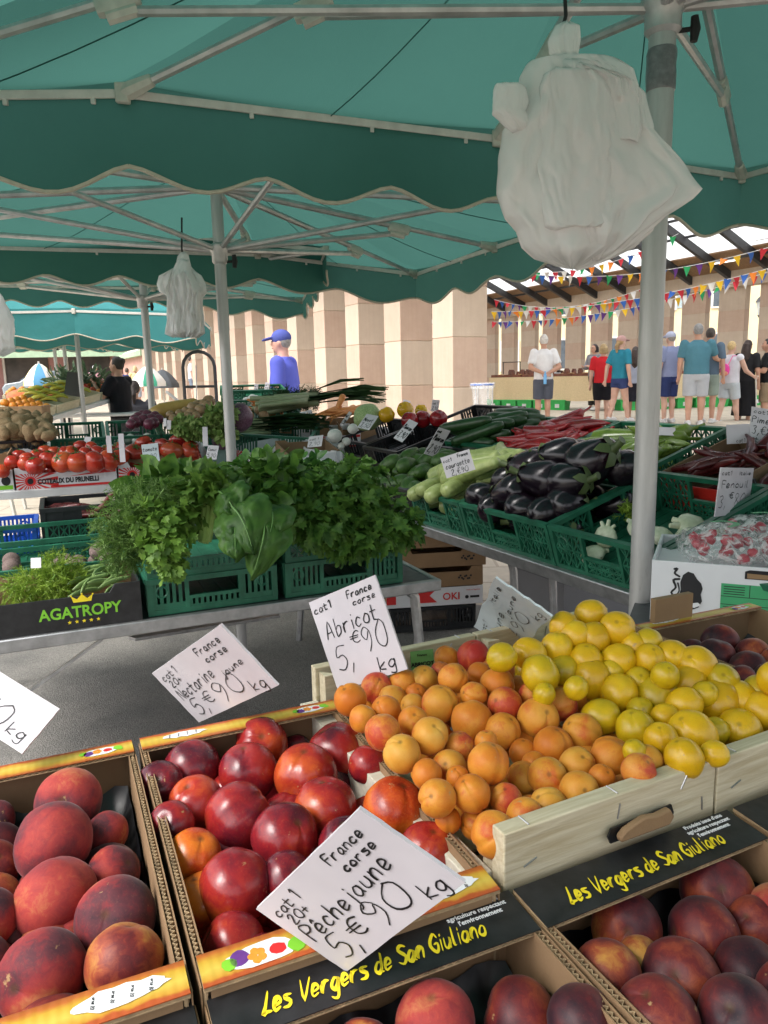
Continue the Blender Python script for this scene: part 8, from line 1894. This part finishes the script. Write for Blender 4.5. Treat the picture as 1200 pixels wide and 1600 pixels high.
# ------------------------------------------------------------------ price cards
def pl(t): return t
def std(nm, sub=('France', 'corse'), second='20+', d1='5,', d2='90'):
    return [('cat 1', .06, .79, .12, 2, .26), (second, .09, .65, .11, 2, .18), (sub[0], .60, .83, .11, 0, .31), (sub[1], .63, .69, .10, 0, .27), (nm[0], .07, .41, .19, 3, nm[1], 1.15), (d1, .10, .10, .27, 0, .20, 1.1), ('\u20ac', .29, .19, .19, 0, .13, 1.1), (d2, .45, .10, .31, 3, .33, 1.1), ('kg', .80, .06, .17, 0, .16, 1.1)]
price_card([(397, 1430), (565, 1255), (722, 1388), (545, 1510)], .572, std(('P\u00eachejaune', .80)), 'large white card reading P\u00eache jaune 5,90 against the front of the nectarine box', pen=.020)
price_card([(238, 1052), (344, 976), (435, 1071), (310, 1129)], 1.02, std(('Nectarine', .54)) + [('jaune', .66, .42, .10, 3, .27)], 'white card reading Nectarine jaune 5,90, standing at the rear flap of the nectarines', pen=.020)
price_card([(483, 942), (585, 898), (637, 1046), (528, 1080)], 1.07, [('cat1', .04, .85, .08, 3, .28), ('France', .55, .88, .075, 0, .38), ('corse', .60, .79, .065, 0, .34), ('Abricot', .10, .55, .18, 2, .80), ('5,', .12, .20, .24, 0, .30), ('\u20ac', .42, .42, .12, 0, .16), ('90', .56, .28, .27, 3, .38), ('kg', .66, .06, .14, 3, .27)], 'tall white card reading Abricot 5,90 stuck in the apricot crate corner', pen=.015)
price_card([(740, 980), (774, 902), (862, 964), (803, 1023)], 1.26, [('cat 1', .04, .74, .11, 2, .3), ('italie', .66, .84, .1, 0, .28), ('Prune', .14, .48, .16, 3, .5), ('jaune', .62, .50, .11, 3, .34), ('5,', .12, .10, .28, 0, .2), ('\u20ac', .36, .22, .18, 0, .14), ('90', .52, .14, .28, 3, .3), ('kg', .84, .1, .15, 0, .13)], 'pale blue ragged card reading Prune jaune behind the yellow plums', m='paper_pale', pen=.02, torn=True)
price_card([(-66, 1008), (95, 1109), (33, 1176), (-128, 1075)], .93, [('Peche', .2, .6, .2, 3), ('5,', .26, .16, .34, 0, .16), ('50', .46, .16, .42, 2, .3), ('kg', .78, .16, .22, 4, .18)], 'white card ending 50 kg behind the torn label peach box, cut by the picture edge', pen=.026)
price_card([(641, 1019), (677, 1014), (678, 1042), (643, 1047)], 1.20, [], 'small green origin label at the rear of the apricot crate', m='paper_green', thick=.001)
gl_ = [o for o in bpy.data.objects if o.get('label', '').startswith('small green origin')][0]; textmesh('lettering', 'ABRICOT', .0088, G['ink'], gl_, Matrix.Translation((0, -.010, .0006)), bold=.0003, align='CENTER'); textmesh('small_print', 'France', .006, G['ink'], gl_, Matrix.Translation((0, .006, .0006)), align='CENTER')
price_card([(1128, 730), (1177, 732), (1170, 801), (1116, 808)], 2.22, [('cat1', .05, .85, .08, 0, .3), ('italie', .55, .85, .08, 0, .38), ('Fenouil', .08, .58, .15, 0, .82, 1.1), ('3,', .06, .18, .24, 0, .24), ('\u20ac', .34, .36, .12, 0, .16), ('80', .50, .18, .28, 0, .36), ('kg', .72, .04, .1, 0, .22)], 'white card reading Fenouil 3,80 at the rear of the fennel crate', m='white_paper' if 'white_paper' in G else 'paper', pen=.02)
price_card([(1174, 637), (1224, 641), (1218, 702), (1171, 690)], 2.75, [('cat1', .08, .84, .1, 0, .5), ('Piment', .04, .58, .17, 0, .9, 1.2), ('3,\u20ac50', .06, .28, .22, 0, .85), ('italie', .1, .06, .14, 0, .7)], 'white card reading Piment over the dried peppers at the edge', pen=.02)
price_card([(1134, 664), (1172, 662), (1172, 692), (1137, 694)], 2.75, [('cat1', .4, .06, .2, 0)], 'turned white card left of the Piment card', thick=.002)
price_card([(688, 715), (733, 702), (743, 733), (698, 748)], 2.92, [('cat1', .05, .72, .16, -2, .3), ('France', .55, .78, .15, 0, .38), ('courgette', .08, .40, .24, 0, .84, 1.2), ('2,\u20ac90', .2, .05, .26, 0, .6)], 'white card reading courgette over the pale courgettes', pen=.03)
price_card([(686, 669), (704, 673), (680, 714), (662, 709)], 3.6, [('cat', .05, .85, .08, 0), ('Poivron', .06, .55, .2, 0, .88, 1.2), ('2,90', .1, .12, .3, 0, .8)], 'white card reading Poivron leaning on the black crate behind the avocados', pen=.03)
price_card([(640, 656), (653, 660), (629, 691), (614, 684)], 3.75, [('Poivron', .06, .55, .2, 0, .88), ('3,90', .1, .15, .28, 0, .8)], 'narrow white card leaning on the black crate below the red peppers', pen=.035)
price_card([(575, 647), (590, 650), (578, 671), (556, 668)], 4.1, [('Navet', .1, .5, .25, 0, .8), ('3,50', .1, .1, .3, 0, .8)], 'white card leaning below the pale cabbage', pen=.035)
for k, (q, Y, lab) in enumerate((([(677, 624), (688, 626), (684, 640), (672, 645)], 5.0, 'small upright card behind the red bell peppers'), ([(631, 625), (642, 626), (638, 638), (627, 636)], 5.2, 'small tilted card above the second yellow pepper'), ([(484, 682), (505, 680), (502, 696), (479, 700)], 4.1, 'white card standing on the grey box with the green label'), ([(480, 641), (486, 640), (492, 657), (484, 660)], 5.0, 'narrow card leaning in the leek box'), ([(470, 645), (480, 641), (474, 655), (462, 657)], 5.0, 'slanted card lying in the leek box'), ([(546, 643), (550, 645), (537, 665), (530, 664)], 4.6, 'thin slanted card before the cabbage'),
    ([(398, 600), (404, 600), (402, 612), (396, 612)], 7.0, 'small card on the rearmost dark crate'), ([(415, 598), (422, 597), (419, 610), (412, 611)], 7.0, 'second small card on the rearmost dark crate'), ([(792, 639), (808, 634), (812, 650), (795, 655)], 4.2, 'pale card flat on the cucumbers'), ([(812, 645), (838, 640), (840, 652), (818, 656)], 4.0, 'pale card at the rear of the red peppers'))):
    price_card(q, Y, [('cat 1', .1, .6, .2, 0, .7), ('2,90', .12, .12, .32, 0, .76)] if k < 8 else [], lab, pen=.035, m='paper' if k < 8 else 'paper_pale')
price_card([(1022, 667), (1054, 668), (1057, 681), (1022, 679)], 3.0, [], 'blank white card clipped at the rear of the long green peppers', thick=.002)
price_card([(221, 695), (246, 692), (250, 720), (224, 723)], 3.95, [('Tomate', .06, .60, .22, 0, .88), ('4,90', .15, .15, .3, 0, .7)], 'greyish card reading Tomate in front of the big tomatoes', m='paper_pale', pen=.03)
for q, lab in (([(187, 677), (190, 678), (199, 722), (185, 722)], 'narrow folded card between the two tomato boxes'), ([(167, 680), (171, 682), (177, 709), (166, 706)], 'small folded card behind the round tomatoes'), ([(318, 666), (322, 668), (327, 696), (315, 698)], 'folded card standing before the lettuces'), ([(262, 656), (266, 657), (268, 672), (259, 670)], 'little card in front of the red onions'), ([(256, 655), (260, 652), (259, 664), (255, 668)], 'very narrow card touching the red onions')):
    price_card(q, 4.0, [], lab, thick=.002)
price_card([(325, 696), (343, 696), (337, 718), (321, 717)], 3.95, [('Coeur', .1, .6, .2, 0, .8), ('5,90', .1, .15, .28, 0, .8)], 'white card at the right end of the big tomatoes by the second pole', pen=.03)
price_card([(135, 683), (143, 682), (141, 692), (128, 692)], 4.3, [], 'white slip lying on the nearly empty green crate', thick=.001)

# ------------------------------------------------------------------ hanging bundles of plastic bags
def bagmat(name, tint):
    m, t, p, o = nodes(name); p.inputs['Base Color'].default_value = (*tint, 1); p.inputs['Roughness'].default_value = .18
    tc = N(t, 'ShaderNodeTexCoord'); mp = N(t, 'ShaderNodeMapping'); mp.inputs['Scale'].default_value = (9, 9, 4); nz = N(t, 'ShaderNodeTexNoise', noise_type='RIDGED_MULTIFRACTAL', Scale=.9, Detail=4, Roughness=.6, Distortion=.9); t.links.new(tc.outputs['Object'], mp.inputs[0]); t.links.new(mp.outputs[0], nz.inputs['Vector'])
    bp = N(t, 'ShaderNodeBump', Strength=.4, Distance=.012); t.links.new(nz.outputs[0], bp.inputs['Height']); t.links.new(bp.outputs[0], p.inputs['Normal'])
    tr = N(t, 'ShaderNodeBsdfTranslucent'); tr.inputs[0].default_value = (*mul(tint, .92), 1); tp = N(t, 'ShaderNodeBsdfTransparent')
    mx = N(t, 'ShaderNodeMixShader'); mx.inputs[0].default_value = .36; m2 = N(t, 'ShaderNodeMixShader'); m2.inputs[0].default_value = .07
    t.links.new(p.outputs[0], mx.inputs[1]); t.links.new(tr.outputs[0], mx.inputs[2]); t.links.new(mx.outputs[0], m2.inputs[1]); t.links.new(tp.outputs[0], m2.inputs[2]); t.links.new(m2.outputs[0], o.inputs[0])
    return m
G['bag'] = bagmat('frosted_bag_film', (.94, .92, .91))
def bag_layer(prof, Y, dep, seed, org, fold=.02, n=110):
    """prof: (row, left px, right px): a bag whose outline follows these widths, `dep` thick relative to width"""
    r = random.Random(seed); rows = []
    P_ = []
    for i in range(len(prof) - 1):
        k = max(2, int(abs(prof[i + 1][0] - prof[i][0]) / 4))
        for j in range(k): t = j / k; P_.append([lerp(prof[i][c], prof[i + 1][c], t) for c in range(3)])
    P_.append(list(prof[-1])); b = MB(); vs = []
    for i, (y, l, rt_) in enumerate(P_):
        L, R_ = PY(l, y, Y), PY(rt_, y, Y); c = (L + R_) / 2; hw = (R_ - L) / 2
        tt_ = i / (len(P_) - 1)
        for j in range(n):
            a = 2 * math.pi * j / n; ca, sa = math.cos(a), math.sin(a)
            sx = math.copysign(abs(ca) ** .8, ca); sy = math.copysign(abs(sa) ** .8, sa)
            v_ = Vector((sx * 2.2 + seed * 3, tt_ * 1.6, sy))
            crease = fold * (1.5 * mnoise.noise(v_) - 1.6 * abs(mnoise.noise(Vector((sx * 3.4 + tt_ * 2.5, tt_ * 2.4 - sx * 1.3, seed)))) - .9 * abs(mnoise.noise(Vector((sx * 6 - tt_ * 4, tt_ * 5 + sx * 2, seed * 2)))) - .22 * abs(mnoise.noise(Vector((sx * 9, tt_ * 16 + sx * 5, seed)))))
            p = c + hw * sx * (1 + .03 * mnoise.noise(Vector((tt_ * 9, seed, sa * 2)))) + Vector((0, 1, 0)) * (sy * min(dep, hw.length * .75) + crease * (1 if hw.length > .04 else .3)) + Vector((0, 0, crease * .4))
            vs.append(p - org)
    k = len(P_); b.add(vs, [(i * n + j, i * n + (j + 1) % n, (i + 1) * n + (j + 1) % n, (i + 1) * n + j) for i in range(k - 1) for j in range(n)] + [tuple(range(n - 1, -1, -1)), tuple((k - 1) * n + j for j in range(n))])
    return b
YB = 1.45; org = PY(885, 30, YB)
hb = thing('plastic_bag_bundle', 'large bundle of white plastic bags hanging from a black hook beside the scuffed pole', 'plastic bags', org)
main = [(34, 880, 892), (42, 866, 905), (62, 856, 906), (78, 858, 904), (88, 864, 902), (98, 846, 926), (106, 818, 965), (118, 813, 985), (160, 811, 1000), (205, 785, 1013), (240, 780, 1016), (300, 776, 1020), (340, 788, 1022), (360, 806, 1012), (384, 815, 985), (402, 836, 950), (414, 870, 918), (418, 888, 900)]
bag_layer(main, YB, .06, 1, org, .010).build('bag', [G['bag']], hb, sharp=180)
lay2 = [(92, 868, 905), (112, 850, 960), (150, 840, 1006), (205, 835, 1016), (232, 850, 1044), (262, 862, 1068), (296, 868, 1091), (312, 880, 1076), (340, 884, 1036), (362, 900, 1010), (390, 915, 972), (404, 925, 945)]
bag_layer(lay2, YB - .03, .04, 2, org, .009).build('bag', [G['bag']], hb, sharp=180)
lay3 = [(131, 779, 800), (134, 773, 815), (140, 771, 822), (160, 770, 826), (176, 769, 822), (182, 776, 826), (196, 790, 830), (205, 800, 826)]
bag_layer(lay3, YB - .045, .02, 3, org, .007).build('bag', [G['bag']], hb, sharp=180)
for lay, dy, dp, sd in (([(108, 862, 890), (118, 848, 940), (135, 842, 962), (250, 838, 972), (330, 846, 968), (352, 850, 960), (358, 860, 940)], .052, .03, 4), ([(96, 884, 900), (110, 880, 950), (128, 905, 992), (170, 930, 999), (205, 940, 1002), (222, 946, 996)], .060, .018, 9)):
    bag_layer(lay, YB - dy, dp, sd, org, .007).build('bag', [G['bag']], hb, sharp=180)
b = MB(); b.tube([PY(881, 52, YB) - org, PY(880, 40, YB) - org, PY(884, 25, YB) - org, PY(883, 0, YB) - org, PY(883, -160, YB) - org], .0035, 6); b.build('hook', [G['black_rubber']], hb)
Y2 = 3.45; org = PY(285, 395, Y2)
h2 = thing('plastic_bag_bundle', 'small bundle of white plastic bags hanging left of the second pole', 'plastic bags', org)
bag_layer([(394, 282, 290), (398, 278, 295), (408, 276, 297), (416, 276, 299), (424, 262, 306), (430, 250, 316), (444, 246, 323), (455, 250, 324), (462, 262, 318), (480, 262, 318), (500, 262, 319), (520, 260, 320), (525, 270, 312)], Y2, .05, 5, org, .014).build('bag', [G['bag']], h2, sharp=180)
bag_layer([(405, 278, 294), (425, 268, 300), (450, 262, 314), (480, 270, 312), (516, 272, 316), (521, 280, 306)], Y2 - .04, .035, 6, org, .022).build('bag', [G['bag']], h2, sharp=180)
b = MB(); b.tube([PY(285, 397, Y2) - org, PY(284, 388, Y2) - org, PY(284, 372, Y2) - org, PY(284, 340, Y2) - org], .004, 6); b.build('hook', [G['black_rubber']], h2)
Y3 = 2.6; org = PY(-10, 455, Y3); h3 = thing('plastic_bag_bundle', 'white plastic bags at the picture edge left of the turquoise-topped canopy', 'plastic bags', org)
bag_layer([(455, -14, -2), (465, -20, 4), (478, -36, 8), (500, -42, 18), (525, -44, 22), (545, -44, 24), (551, -30, 14)], Y3, .06, 8, org, .02).build('bag', [G['bag']], h3, sharp=180)
b = MB(); b.tube([PY(-8, 457, Y3) - org, PY(-8, 300, Y3) - org], .004, 6); b.build('hook', [G['black_rubber']], h3)
